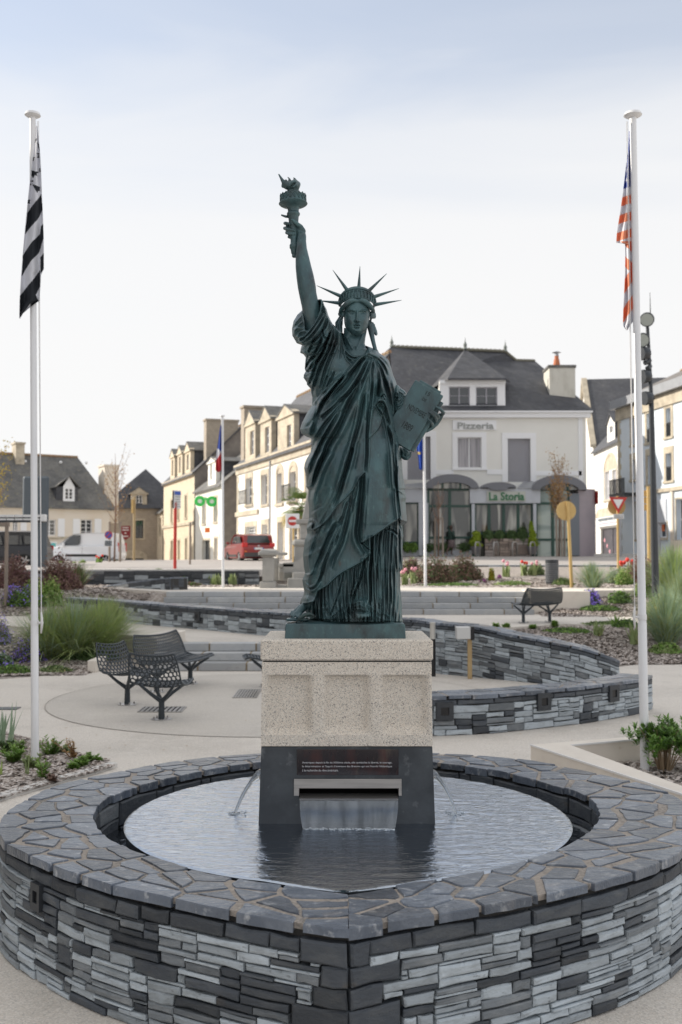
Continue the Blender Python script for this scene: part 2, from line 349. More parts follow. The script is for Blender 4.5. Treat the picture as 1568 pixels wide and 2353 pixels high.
roof_brown=slate_roof('brown_slate_roof',(0.17,0.15,0.135),(0.12,0.11,0.10),(0.24,0.21,0.16))
zinc=mat('zinc_sheet',(0.36,0.37,0.39),rough=0.45,metal=0.3,noise=[(2,(0.30,0.31,0.33),0.4,0.7,4)])
ridge_tile=mat('ridge_tile',(0.34,0.20,0.12),rough=0.85,noise=[(6,(0.25,0.20,0.12),0.4,0.6,3)])
glass_dark=mat('window_glass',(0.035,0.042,0.050),rough=0.06,spec=0.9)
glass_curt=mat('curtained_glass',(0.36,0.34,0.36),rough=0.15,spec=0.8,noise=[(6,(0.16,0.155,0.17),0.4,0.65,3)],stretch=(1,1,0.05))
shutter_grey=mat('grey_roller_shutter',(0.36,0.355,0.385),rough=0.7,noise=[(2.2,(0.38,0.31,0.28),0.60,0.8,6),(9,(0.30,0.295,0.32),0.5,0.7,3)],stretch=(1,1,3))
shop_grey=mat('grey_shopfront_cladding',(0.52,0.545,0.59),rough=0.5,noise=[(1,(0.46,0.48,0.52),0.4,0.7,3)])
lilac=mat('lilac_cladding',(0.36,0.31,0.345),rough=0.4,spec=0.6,noise=[(0.8,(0.30,0.27,0.30),0.4,0.7,3)])
arch_grey=mat('dark_zinc_arch',(0.16,0.165,0.185),rough=0.5,metal=0.2)
green_frame=mat('dark_green_frame',(0.018,0.065,0.050),rough=0.4)
shop_glass=mat('shop_glass',(0.07,0.075,0.07),rough=0.04,spec=0.9,noise=[(2.2,(0.50,0.485,0.43),0.40,0.62,2),(3.1,(0.03,0.032,0.030),0.50,0.56,1)],stretch=(.55,1,.10))  # cream and dark bands paint reflections into the glass colour
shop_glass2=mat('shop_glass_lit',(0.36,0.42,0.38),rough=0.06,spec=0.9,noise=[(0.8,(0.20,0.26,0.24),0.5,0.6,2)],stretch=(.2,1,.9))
cream_sign=mat('cream_sign_board',(0.48,0.49,0.45),rough=0.5)
dark_shop=mat('dark_shop_interior',(0.04,0.036,0.045),rough=0.5,noise=[(2,(0.09,0.07,0.08),0.5,0.7,3)])
rubber=mat('tyre_rubber',(0.012,0.012,0.012),rough=0.8)
rim_m=mat('alloy_rim',(0.50,0.50,0.52),rough=0.35,metal=0.7)
def leafm(name,a,b_,rough=0.6,sc_=3.0,c_=None):
    nz=[(sc_,b_,0.35,0.65,4)]
    if c_:nz.append((sc_*2.5,c_,0.58,0.72,3))
    m=mat(name,a,rough=rough,noise=nz,spec=0.35)
    b=[n for n in m.node_tree.nodes if n.type=='BSDF_PRINCIPLED'][0]
    tr=N(m.node_tree,'ShaderNodeBsdfTranslucent');mx=N(m.node_tree,'ShaderNodeMixShader');mx.inputs[0].default_value=0.25
    src=b.inputs['Base Color'].links[0].from_socket
    m.node_tree.links.new(src,tr.inputs['Color'])
    out=[n for n in m.node_tree.nodes if n.type=='OUTPUT_MATERIAL'][0]
    m.node_tree.links.new(b.outputs[0],mx.inputs[1]);m.node_tree.links.new(tr.outputs[0],mx.inputs[2]);m.node_tree.links.new(mx.outputs[0],out.inputs[0])
    return m
L_grass=leafm('grass_blade_green',(0.25,0.33,0.13),(0.32,0.37,0.18),c_=(0.55,0.47,0.22))
L_blue=leafm('blue_grey_blade',(0.34,0.44,0.31),(0.24,0.34,0.22),c_=(0.50,0.53,0.32))
L_yellow=leafm('yellow_green_blade',(0.42,0.52,0.17),(0.30,0.40,0.12),c_=(0.58,0.58,0.27))
L_dark=leafm('dark_shrub_leaf',(0.075,0.13,0.048),(0.12,0.19,0.065))
L_fresh=leafm('fresh_green_leaf',(0.22,0.36,0.075),(0.13,0.24,0.05),sc_=8,c_=(0.36,0.46,0.13))
L_red=leafm('brown_red_twig',(0.19,0.115,0.090),(0.27,0.18,0.13),c_=(0.34,0.19,0.17))
L_pink=leafm('pink_red_haze',(0.32,0.17,0.18),(0.22,0.13,0.11),c_=(0.50,0.30,0.33))
L_conifer=leafm('yellow_conifer',(0.33,0.42,0.035),(0.22,0.32,0.03),c_=(0.48,0.50,0.06))
L_gold=leafm('golden_leaf',(0.46,0.33,0.04),(0.34,0.28,0.05))
L_palm=leafm('palm_frond',(0.15,0.22,0.06),(0.09,0.14,0.04),c_=(0.30,0.30,0.10))
L_dry=leafm('dry_brown_leaf',(0.42,0.26,0.10),(0.30,0.17,0.07))
fl_violet=mat('violet_petal',(0.32,0.22,0.86),rough=0.6);fl_magenta=mat('magenta_petal',(0.42,0.08,0.36),rough=0.6)
fl_red=mat('red_petal',(0.75,0.05,0.03),rough=0.6);fl_pink=mat('pink_petal',(0.80,0.36,0.42),rough=0.6)
twig_m=mat('pinkish_twig',(0.24,0.16,0.12),rough=0.8)
# ================================================================== GROUND
def sm(a,b,t):
    t=min(1,max(0,(t-a)/(b-a)));return t*t*(3-2*t)
def S(x,y):                                       # street level
    return 1.50+ 0.55*sm(-12,6,x)*sm(40,64,y)
def T(x,y):                                       # terrain
    if y< 17.5:return 0.0
    z=0.40*sm(19.0,24.0,y)
    side=max(sm(5.0,6.2,x),sm(-5.2,-6.4,x))
    z+=0.58*((1-side)*sm(28.95,29.8,y)+side*sm(27.0,33.0,y))
    left=1- sm(-1.5,-0.5,x)
    far=S(x,y) - 0.02- 0.98
    z+=far*(left*sm(37.0,37.6,y)+(1-left)*sm(36.5,45.0,y))
    return z
gx=[-400,-200,-100,-60] + list(np.arange(-40,-8,1.0)) + list(np.arange(-8,12,0.25)) + list(np.arange(12,41,1.0)) + [60,100,200,400]
gy=[-60,-20,0,8,16] + list(np.arange(17.5,48,0.25)) + list(np.arange(48,120,4)) + [160,260,500,1200]
mb=MB();nx_=len(gx)
mb.v=[(x,y,T(x,y)-0.012)for y in gy for x in gx]
for j in range(len(gy)-1):
    for i in range(nx_-1):
        mb.f.append((j*nx_+i,j*nx_+i+1,(j+1)*nx_+i+1,(j+1)*nx_+i));mb.m.append(1 if gy[j]>=47 else 0)
struct(mb.build('ground',[mulch_m,asphalt],smooth=True,recalc=False))

def GT(u,v):                                      # where a picture point meets the terrain
    rx,rz=ray(u,v);y=6.0;e=0.0
    while y< 63:
        e=T(rx*y,y)
        if HC+ rz*y <= e:break
        y+=0.05
    return Vector((rx*y,y,e))
def sheet(name,pts,z,m,zf=None,thick=0):
    mb=MB()
    if thick:mb.prism(pts,z-thick,z);return mb.build(name,m)
    mb.add([(p[0],p[1],(zf(p[0],p[1])if zf else z))for p in pts],[tuple(range(len(pts)))]);return mb.build(name,m)
def strip(name,near,far,m,zf,n=1):             # ribbon between two polylines of the same length
    mb=MB()
    for i in range(len(near)-1):
        for k in range(n):
            a0=Vector(near[i]).lerp(Vector(far[i]),k/n);b0=Vector(near[i+1]).lerp(Vector(far[i+1]),k/n)
            a1=Vector(near[i]).lerp(Vector(far[i]),(k+1)/n);b1=Vector(near[i+1]).lerp(Vector(far[i+1]),(k+1)/n)
            mb.quad(*[(q[0],q[1],zf(q[0],q[1]))for q in(a0,b0,b1,a1)])
    return mb.build(name,m)
# plaza, level 0
lb=[G(u,v,0)for u,v in((0,1561),(60,1556),(140,1550),(215,1542))]
pl=[(-60,-20),(60,-20),(60,19.0),(12,19.9)] + [tuple(G(u,v,0)[:2])for u,v in((1568,1527),(1500,1522))] + [(4.6,18.6),(1.2,19.0),(-1.0,19.2)] + \
     [(-3.2,19.2),tuple(G(352,1535,0)[:2]),tuple(G(345,1545,0)[:2])] + [tuple(p[:2])for p in reversed(lb)] + [(-12,17.0),(-60,17)]
struct(sheet('plaza_paving',pl,0.0,paving))
# the finer round area under the benches
cc=Vector((-0.9,14.8));ring=[(cc.x+3.15*math.cos(a),cc.y+3.15*math.sin(a))for a in np.linspace(0,2*math.pi,72,endpoint=False)]
struct(sheet('bench_circle_paving',ring,0.004,paving2))
mb=MB()
for i in range(72):
    a,b=ring[i],ring[(i+1)%72];k=0.997
    f_=lambda p:(cc.x+(p[0]-cc.x)*k,cc.y+(p[1]-cc.y)*k)
    mb.quad((*a,.0075),(*b,.0075),(*f_(b),.0075),(*f_(a),.0075))
struct(mb.build('circle_joint',mortar))
# paving between the steps, level 0.42
p42=[(-5.0,19.05),(-1.2,19.05),(0.6,19.1),(2.2,19.6)]
mid=[(-3.35,19.08),(-1.4,19.06),(0.4,19.0),(2.5,19.3)] + [tuple(G(u,v,.42)[:2])for u,v in((1120,1446),(1200,1440),(1300,1434),(1400,1437),(1568,1440))] + [(14,24.2),(14,26.5)] + \
      [tuple(G(u,v,.42)[:2])for u,v in((1568,1408),(1440,1408),(1330,1409),(1240,1412))] + [(5.2,28.9),(-4.9,28.9),(-4.9,26.0)] + \
      [tuple(G(u,v,.42)[:2])for u,v in((215,1377),(100,1384),(0,1392))] + [(-16,27),(-16,24.0)] + [tuple(G(u,v,.42)[:2])for u,v in((0,1437),(60,1441),(120,1436),(215,1452))] + [(-3.6,20.4)]
struct(sheet('middle_path',mid,0.425,paving,thick=.6))
# upper platform, level 1.0
up=[(-5.0,29.9),(5.5,29.9)] + [(6.6,30.6),(9,31.0),(14,32.4),(14,33.3),(8.5,33.2)] + [tuple(G(u,v,1.0)[:2])for u,v in((1010,1349),(930,1347))] + [(0.2,34.6),(-7.0,34.2),(-7.4,33.0)]
struct(sheet('upper_platform',up,1.005,paving,thick=.7))
# street
struct(strip('street',[(-60,38.0),(-1.2,38.0),(0,46.5),(60,46.5)],[(-60,64.5),(-1.2,64.5),(0,64.5),(60,64.5)],asphalt,lambda x,y:S(x,y)+0.004,8))
mb=MB()                                            # pale kerb band at the near edge of the street
for x0,x1,y0 in ((-60,-1.4,37.0),(1.5,60,46.2)):
    w=1.1 if y0< 40 else 0.35
    xs_=np.linspace(x0,x1,20)
    for a,b in zip(xs_[:-1],xs_[1:]):
        b4=[(x,y,S(x,y)-0.2)for x,y in((a,y0),(b,y0),(b,y0+w),(a,y0+w))]
        mb.hexa(b4,[(p[0],p[1],S(p[0],p[1])+0.05)for p in b4])
struct(mb.build('street_kerb',kerb_m))
mb=MB()
xs_=np.linspace(-60,60,41)
for a,b in zip(xs_[:-1],xs_[1:]):
    y0,y1=64.3,90
    b4=[(x,y,S(x,y)-0.3)for x,y in((a,y0),(b,y0),(b,y1),(a,y1))]
    mb.hexa(b4,[(p[0],p[1],S(p[0],p[1])+0.13)for p in b4])
struct(mb.build('far_pavement',kerb_m))

# ================================================================== RUBBLE STONE
def courses(L,H,du=0.02,dz=0.0125,rng=None,big=0.9,topband=0.0,hmin=2,hmax=5,lmin=4,lmax=13,bigw=(6,12),bigh=(7,12),light=0.62):
    nu,nz=int(round(L/du)),int(round(H/dz));occ=np.zeros((nz,nu),bool);out=[]
    du,dz=L/nu,H/nz
    def put(i,j,w,h,k):occ[j:j+h,i:i+w] =True;out.append((i*du,(i+w)*du,j*dz,(j+h)*dz,k))
    if topband:
        h=max(3,int(topband/dz));i=0
        while i< nu:
            w=min(nu-i,rng.randint(7,16));w=nu-i if nu-i-w< 4 else w
            put(i,nz-h,w,h,0);i+=w
    for _ in range(int(big*L)):
        w,h=rng.randint(*bigw),rng.randint(*bigh)
        if w >= nu or h >= nz:continue
        i,j=rng.randint(0,nu-w),rng.randint(0,nz-h)
        if not occ[j:j+h,i:i+w].any():put(i,j,w,h,0)
    cluster=[(rng.random()*L,rng.random()*H)for _ in range(int(L*1.3)+1)]
    for j in range(nz):
        i=0
        while i< nu:
            if occ[j,i]:i+=1;continue
            e=i
            while e< nu and not occ[j,e]:e+=1
            run=e-i;w=min(run,rng.randint(lmin,lmax))
            if run-w< 3:w=run
            if w> lmax*1.3:w=w//2
            h=rng.choice((1,2,3,3,3,4)) if hmin== 1 and hmax== 3 else rng.randint(hmin,hmax)
            h=max(1,min(h,nz-j))
            while h> 1 and occ[j:j+h,i:i+w].any():h-=1
            if nz-(j+h) == 1 and not occ[j+h:j+h+1,i:i+w].any():h+=1
            r_=rng.random();near=min(math.hypot((i+w/2)*du-c_[0],(j*dz-c_[1])*1.6)for c_ in cluster)
            k=0 if near< 0.17 and r_< 0.82 else (2 if r_<light else(1 if r_<light+0.22 else 0))
            put(i,j,w,h,k);i+=w
    return out
def path_fn(pts):
    pts=[Vector((p[0],p[1]))for p in pts];s=[0]
    for a,b in zip(pts[:-1],pts[1:]):s.append(s[-1]+(b-a).length)
    s=np.array(s);X=np.array([p.x for p in pts]);Y=np.array([p.y for p in pts])
    def at(t):return Vector((float(np.interp(t,s,X)),float(np.interp(t,s,Y))))
    def nrm(t):
        e=0.02;a,b=at(max(0,t-e)),at(min(s[-1],t+e));d=(b-a).normalized();return Vector((d.y,-d.x))
    return at,nrm,float(s[-1])
def stone_geo(mb,at,nrm,s0,s1,z0,z1,rng,base=0.0,g=0.004,pr=(0.0,0.018),ztop=None,m=0,back=0.04,zs=None):
    """one stone laid in a wall face: back, rounded rim, slightly uneven face"""
    g=min(g,(z1-z0)*0.16);s0+=g;s1-=g;z0+=g*0.8;z1-=g*0.8
    p=rng.uniform(*pr);j=min(0.007,(z1-z0)*0.12);sm_=(s0+s1)/2
    o=[(s0,z0),(sm_+rng.uniform(-.2,.2)*(s1-s0),z0+rng.uniform(-j,j)),(s1,z0),(s1,z1),(sm_+rng.uniform(-.2,.2)*(s1-s0),z1+rng.uniform(-j,j)),(s0,z1)]
    o=[(a+rng.uniform(-j,j),b+rng.uniform(-j,j)*0.8)for a,b in o]
    cs,cz=sum(a for a,b in o)/6,sum(b for a,b in o)/6
    bw=min(0.009,(z1-z0)*0.22)
    def q(s_,z_,out):
        a=at(s_);n_=nrm(s_)
        zz=z_+ (zs(s_)if zs else 0)
        return (a.x+n_.x*out,a.y+n_.y*out,zz)
    inn=[(a+(bw if a<cs else-bw)*(1 if abs(a-cs)>bw*2 else 0),b+(bw if b<cz else-bw))for a,b in o]
    vs=[q(a,b,base-back)for a,b in o] + [q(a,b,base+p-bw*0.9)for a,b in o] + [q(a,b,base+p+rng.uniform(-.003,.003))for a,b in inn]
    fs=[(i,(i+1)%6,6+(i+1)%6,6+i)for i in range(6)] + [(6+i,6+(i+1)%6,12+(i+1)%6,12+i)for i in range(6)] + [(12,13,16,17),(13,14,15,16)]
    mb.add(vs,fs,m)
STM=[stone_dark,stone_mid,stone_light]
def lay_wall(parent,at,nrm,rects,rng,zbase=0.0,limit=300,name='stone',base=0.0,pr=(0.0,0.012),zs=None,g=0.0042,key=None):
    info=[]
    for r_ in rects:
        s_=(r_[0]+r_[1])/2;a=at(s_);n_=nrm(s_);to=Vector((0,0)) - a;d=to.length
        vis=max(0.0,n_.dot(to)/d);info.append((((r_[1]-r_[0])*(r_[3]-r_[2])*vis/(d*d))if key is None else key(a,n_,r_),r_))
    info.sort(key=lambda t:-t[0])
    rest=MB();nrest=0
    for k,(sc_,r_) in enumerate(info):
        s0,s1,z0,z1,kind=r_
        if k< limit and sc_> 0:
            m_=MB();stone_geo(m_,at,nrm,s0,s1,zbase+z0,zbase+z1,rng,base,g,pr,zs=zs);m_.build(name,STM[kind],parent)
        else:stone_geo(rest,at,nrm,s0,s1,zbase+z0,zbase+z1,rng,base,g,pr,m=kind,zs=zs);nrest+=1
    if nrest:tag(rest.build(name+'_courses',STM,parent),kind='stuff')

def clip(poly,n,d):                                # keep n.p <= d
    out=[]
    for i in range(len(poly)):
        a,b=poly[i],poly[(i+1)%len(poly)];fa,fb=n[0]*a[0]+n[1]*a[1]-d,n[0]*b[0]+n[1]*b[1]-d
        if fa <= 0:out.append(a)
        if (fa<0) != (fb<0):
            t=fa/(fa-fb);out.append((a[0]+(b[0]-a[0])*t,a[1]+(b[1]-a[1])*t))
    return out
def crazy(L,W,rng,ds=0.30,rows=(0.16,0.5,0.84),joint=0.010,aniso=1.0):
    seeds=[]
    for k,r_ in enumerate(rows):
        s_=rng.uniform(0,ds)*0.5+ (ds/2 if k%2 else 0)
        while s_< L:
            j_=0.10 if k in (0,len(rows)-1) else 0.22
            seeds.append((s_,W*min(0.95,max(0.05,r_+rng.uniform(-j_,j_)*(0.3 if k in(0,len(rows)-1)else 0.6)))));s_+=ds*rng.uniform(0.65,1.35)
    polys=[]
    for i,a in enumerate(seeds):
        poly=[(max(0,a[0]-1),0),(min(L,a[0]+1),0),(min(L,a[0]+1),W),(max(0,a[0]-1),W)]
        for j,b in enumerate(seeds):
            if i== j or abs(a[0]-b[0]) > 1.2:continue
            dx,dy=(b[0]-a[0])/aniso,(b[1]-a[1])*aniso;l_=math.hypot(dx,dy);n=(dx/l_,dy/l_)
            d=n[0]*(a[0]+b[0])/2+ n[1]*(a[1]+b[1])/2- joint/2*rng.uniform(0.3,2.6)
            poly=clip(poly,n,d)
            if len(poly) < 3:break
        if len(poly) >= 3:
            ar=abs(sum(poly[k][0]*poly[(k+1)%len(poly)][1]-poly[(k+1)%len(poly)][0]*poly[k][1]for k in range(len(poly))))/2
            if ar> 0.0012:polys.append(poly)
    return polys
def slab_geo(mb,poly,mapf,z,th,rng,W,th_in=0.022,over=0.010,zf=None,m=0,L=None):
    """a flat irregular slab; edges that reach the outer or inner rim are thick and a little ragged"""
    pts=[]
    for i in range(len(poly)):
        a,b=poly[i],poly[(i+1)%len(poly)];pts.append(a)
        l_=math.hypot(b[0]-a[0],b[1]-a[1]);n=int(l_/0.07)
        for k in range(1,n+1):
            t=k/(n+1);w=rng.uniform(-.006,.006);q=(a[0]+(b[0]-a[0])*t,a[1]+(b[1]-a[1])*t)
            edge=(abs(a[1])<1e-4 and abs(b[1])<1e-4) or (abs(a[1]-W)<1e-4 and abs(b[1]-W)<1e-4)
            pts.append((q[0]+(0 if edge else w),q[1]if edge else min(W,max(0,q[1]+w))))
    n=len(pts);top=[];bot=[];inn=[]
    cx_,cy_=sum(p[0]for p in pts)/n,sum(p[1]for p in pts)/n
    rim=any(p[1]<1e-4 or p[1]>W-1e-4 for p in pts);t_=th*rng.uniform(0.8,1.15) if rim else th_in
    dz=rng.uniform(-.003,.004);tx,ty=rng.uniform(-.008,.008),rng.uniform(-.012,.012)
    for p in pts:
        yy=p[1]
        if yy< 1e-4:yy=-over+ rng.uniform(-.006,.006)
        if yy> W-1e-4:yy=W+ over*0.7+ rng.uniform(-.005,.005)
        q=mapf(p[0],yy);q2=mapf(p[0]+(cx_-p[0])*0.035,yy+(cy_-yy)*0.035)
        h=(zf(p[0])if zf else z) + dz+ tx*(p[0]-cx_) + ty*(p[1]-cy_)
        bot.append((q[0],q[1],h-t_));top.append((q[0],q[1],h-0.005));inn.append((q2[0],q2[1],h))
    mb.add(bot+top+inn,[(i,(i+1)%n,n+(i+1)%n,n+i)for i in range(n)]+[(n+i,n+(i+1)%n,2*n+(i+1)%n,2*n+i)for i in range(n)]+[tuple(2*n+i for i in range(n))],m)

# ================================================================== FOUNTAIN
ZC,ZW=0.575,0.560
DC=Vector((0.038,5.88));DR=1.222
c3=lambda x,y:(x/2.0,1665.6+y/2.0);c4=lambda x,y:(784+x/2.0,1665.6+y/2.0)
FC=Vector((0.03,5.95))
def polar(pts):
    pts=[G(u,v,ZC)for u,v in pts]
    th=np.array([math.atan2(p.y-FC.y,p.x-FC.x)for p in pts]);r=np.array([math.hypot(p.y-FC.y,p.x-FC.x)for p in pts])
    A=(th+math.pi/2) % (2*math.pi);o=np.argsort(A);return A[o],r[o]
outP=[c3(*p)for p in[(1199,132),(850,160),(500,232),(290,265),(200,310),(100,360),(8,430),(3,470),(10,510),(60,560),(170,600),(270,650),(385,690),(530,735),(660,765),(830,795),(960,825),(1130,862),(1310,896)]] + \
       [(794,2135)] + [c4(*p)for p in[(240,897),(600,835),(830,797),(970,765),(1110,735),(1290,690),(1390,655),(1568,565)]] + [(1592,1920),(1598,1880),(1568,1838)] + [c4(*p)for p in[(1440,290),(1200,230),(900,170),(640,140),(430,130)]]
inP=[c3(*p)for p in[(1199,170),(875,225),(610,290),(480,340),(432,400),(455,490),(520,533),(740,620),(1000,690),(1300,735)]] + [(795,2057)] + \
      [c4(*p)for p in[(330,725),(640,680),(860,620),(1050,545),(1165,470),(1194,415),(1180,370),(1140,325),(1010,285),(890,250),(720,210),(560,185),(430,170)]]
def rfun(P_,soft):
    A,r=polar(P_);n=720;a=np.linspace(0,2*math.pi,n,endpoint=False)
    v=np.interp(a,A,r,period=2*math.pi);w=np.zeros(n);k=13
    sm_=np.array([np.mean([v[(i+j)%n]for j in range(-k,k+1)])for i in range(n)])
    d=np.minimum(a,2*math.pi-a);wt=np.clip((d-0.10)/0.25,0,1);v2=sm_*wt+ v*(1-wt)
    return a,v2
aO,rO=rfun(outP,1);aI,rI=rfun(inP,1)
def outer(a):r_=float(np.interp(a,aO,rO,period=2*math.pi));return Vector((FC.x+r_*math.sin(a),FC.y-r_*math.cos(a)))
def inner(a):r_=float(np.interp(a,aI,rI,period=2*math.pi));return Vector((FC.x+r_*math.sin(a),FC.y-r_*math.cos(a)))
NA=720;angs=[2*math.pi*i/NA for i in range(NA+1)]
oat,onr,oL=path_fn([outer(a)for a in angs]);sA=np.cumsum([0]+[(outer(angs[i+1])-outer(angs[i])).length for i in range(NA)])
fountain=thing('fountain','low ring-shaped slate stone fountain basin with crazy-paved rim in the foreground','fountain',(FC.x,FC.y,0))
rng=random.Random(11)
mb=MB()                                            # masonry core behind the stones, hollow in the middle
N2=180
for i in range(N2):
    a,b=2*math.pi*i/N2,2*math.pi*(i+1)/N2
    o0,o1,i0,i1=outer(a),outer(b),inner(a),inner(b)
    k=lambda p,f_:FC+ (p-FC)*(1+f_/(p-FC).length)
    o0,o1,i0,i1=k(o0,-.035),k(o1,-.035),k(i0,.03),k(i1,.03)
    mb.quad((*o0,-.05),(*o1,-.05),(*o1,ZC-.03),(*o0,ZC-.03));mb.quad((*i0,.0),(*i1,.0),(*i1,ZC-.03),(*i0,ZC-.03));mb.quad((*o0,ZC-.03),(*o1,ZC-.03),(*i1,ZC-.03),(*i0,ZC-.03))
mb.build('wall_core',wall_core,fountain)
rects=courses(oL,ZC-.058,du=0.02,dz=0.0125,rng=rng,big=1.5,topband=0.070,hmin=1,hmax=3,lmin=6,lmax=15,light=0.66,bigw=(6,12),bigh=(4,10))
# dressed dark corner blocks at the point of the basin
def corner(rects,L,cut):
    keep=[r_ for r_ in rects if r_[1]>cut and r_[0]<L-cut]
    keep=[(max(r_[0],cut),min(r_[1],L-cut),r_[2],r_[3],r_[4])for r_ in keep];return [r_ for r_ in keep if r_[1]-r_[0]>0.012]
H_=ZC-.058
rects=[r_ for r_ in rects if r_[4]!=9]
lv=[(0,.045,.13,.20,0),(.045,.095,.22,.14,2),(.095,.262,.25,.235,0),(.262,.345,.155,.15,0),(.345,.425,.12,.23,0),(.425,H_,.21,.09,0)]
out_=[]
for r_ in rects:                                      # make room for the dressed corner blocks
    zc2=(r_[2]+r_[3])/2;l_=next((l for l in lv if l[0]<=zc2<l[1]),lv[-1]);a_,b_=max(r_[0],l_[3]),min(r_[1],oL-l_[2])
    if b_-a_> .02:out_.append((a_,b_,r_[2],r_[3],r_[4]))
rects=out_
for z0_,z1_,wl_,wr_,k_ in lv:rects+=[(0,wr_,z0_,z1_,k_),(oL-wl_,oL,z0_,z1_,k_)]
lay_wall(fountain,oat,onr,rects,rng,0.0,300)
# inner face, dark stones
iat,inr0,iL=path_fn([inner(a)for a in reversed(angs)])
rects=courses(iL,0.30,du=0.03,dz=0.05,rng=rng,big=0,hmin=1,hmax=2,lmin=5,lmax=12,light=0.05)
inner_mb=MB()
for r_ in rects:stone_geo(inner_mb,iat,inr0,r_[0],r_[1],ZC-.055-.30+r_[2],ZC-.055-.30+r_[3],rng,0.0,0.004,(0,.012),m=min(r_[4],1))
tag(inner_mb.build('inner_wall_courses',[stone_dark,stone_mid],fountain),kind='stuff')
# coping of irregular slabs
W_=0.44;mean_L=oL
polys=crazy(mean_L,W_,rng,0.30,(0.12,0.38,0.62,0.88),0.021,1.22)
def fmap(s_,t_):
    a=float(np.interp(s_,sA,angs));o_,i_=outer(a),inner(a);return o_.lerp(i_,t_/W_)
slabs=[]
for poly in polys:
    c_=fmap(sum(p[0]for p in poly)/len(poly),W_/2);slabs.append((c_.y,poly))
slabs.sort(key=lambda t:t[0])
rest=MB()
for k,(y_,poly) in enumerate(slabs):
    if k< 290:m_=MB();slab_geo(m_,poly,fmap,ZC,0.044,rng,W_);m_.build('coping_slab',coping_m,fountain)
    else:slab_geo(rest,poly,fmap,ZC,0.052,rng,W_)
if rest.v:tag(rest.build('coping_slabs',coping_m,fountain),kind='stuff')
mb=MB()
for i in range(N2):
    a,b=2*math.pi*i/N2,2*math.pi*(i+1)/N2
    k=lambda p,f_:FC+ (p-FC)*(1+f_/(p-FC).length)
    o0,o1,i0,i1=k(outer(a),-.012),k(outer(b),-.012),k(inner(a),.012),k(inner(b),.012)
    mb.hexa([(*o0,ZC-.03),(*o1,ZC-.03),(*i1,ZC-.03),(*i0,ZC-.03)],[(*o0,ZC-.006),(*o1,ZC-.006),(*i1,ZC-.006),(*i0,ZC-.006)])
mb.build('mortar_bed',mortar,fountain)
def niche_light(parent,at,nrm,s_,z_,w=0.085,h=0.11,out=0.02):       # square light fitting let into a wall
    a=at(s_);n_=nrm(s_);t=Vector((-n_.y,n_.x));c=Vector((a.x,a.y,z_));n3=Vector((n_.x,n_.y,0));t3=Vector((t.x,t.y,0));z3=Vector((0,0,1))
    m_=MB();fr=0.3
    for sx,sz,hx,hz in ((0,.72,1,.28),(0,-.72,1,.28),(-.74,0,.26,.44),(.74,0,.26,.44)):
        m_.obox(c+n3*(out-.02)+t3*(sx*w/2)+z3*(sz*h/2),t3*(hx*w/2),n3*.022,z3*(hz*h/2))
    o=m_.build('wall_light',dark_metal,parent)
    m_=MB();m_.obox(c+n3*(out-.016),t3*(w*.255),n3*.006,z3*(h*.235));m_.build('recess_shade_plate',black_gloss,o)  # thin black plate in place of the recess, its shade put into the colour
for u in ((90,2052),):
    best=min(np.linspace(0,oL,900),key=lambda s_:abs((oat(s_).x/oat(s_).y)-ray(*u)[0])+(0 if oat(s_).y<FC.y-.4 else 9))
    niche_light(fountain,oat,onr,best,0.40,0.085,0.125,out=0.024)
# water in the channel and over the disc
def watermat(name,base,rough,ior,sc1,st1,aniso=(1,1,1),met=0.0):
    m=bpy.data.materials.new(name);m.use_nodes=True;t=m.node_tree;b=t.nodes['Principled BSDF']
    b.inputs['Base Color'].default_value=base+ (1,);b.inputs['Roughness'].default_value=rough;b.inputs['IOR'].default_value=ior;b.inputs['Specular IOR Level'].default_value=0.5
    tc=N(t,'ShaderNodeTexCoord');mp=N(t,'ShaderNodeMapping');mp.inputs['Scale'].default_value=aniso;t.links.new(tc.outputs['Object'],mp.inputs[0])
    n1=N(t,'ShaderNodeTexNoise');n1.inputs['Scale'].default_value=sc1;n1.inputs['Detail'].default_value=5;n1.inputs['Distortion'].default_value=1.2;t.links.new(mp.outputs[0],n1.inputs['Vector'])
    bp=N(t,'ShaderNodeBump');bp.inputs['Strength'].default_value=st1;bp.inputs['Distance'].default_value=0.02
    t.links.new(n1.outputs['Fac'],bp.inputs['Height']);t.links.new(bp.outputs[0],b.inputs['Normal']);b.inputs['Metallic'].default_value=met;return m
water_m=watermat('thin_water_over_dark_stone',(0.42,0.47,0.54),0.03,1.5,15.0,0.22,(1.0,2.6,1),1.0)
channel_m=watermat('channel_water',(0.28,0.31,0.35),0.04,1.5,18.0,0.4,(1,1,1),1.0)
mb=MB();n=96
mb.add([(*(inner(2*math.pi*i/n)*1.0),ZC-.215)for i in range(n)],[tuple(range(n))])
tag(mb.build('channel_water',channel_m),kind='structure')
disc=thing('fountain_disc','round dark stone disc inside the basin with water running over its edge','water disc',(DC.x,DC.y,0))
mb=MB();mb.lathe([(DR-.02,.20),(DR-.012,ZW-.02),(DR,ZW-.014),(DR,ZW-.006)],(DC.x,DC.y,0),n=256)
for i_,p_ in enumerate(mb.v):                         # the disc comes to a blunt point towards the front of the basin
    q_=math.hypot(p_[0]-DC.x,p_[1]-DC.y)/DR
    if p_[1] < DC.y:mb.v[i_] =(p_[0],p_[1]-.095*min(1,q_)**6*max(0,1-abs(p_[0]-.01)/.34),p_[2])
mb.build('disc_body',mat('polished_disc_edge',(0.035,0.04,0.046),rough=0.22,metal=0.2,noise=[(9,(0.09,0.10,0.11),0.5,0.8,4)]),disc,smooth=True,angle=50)
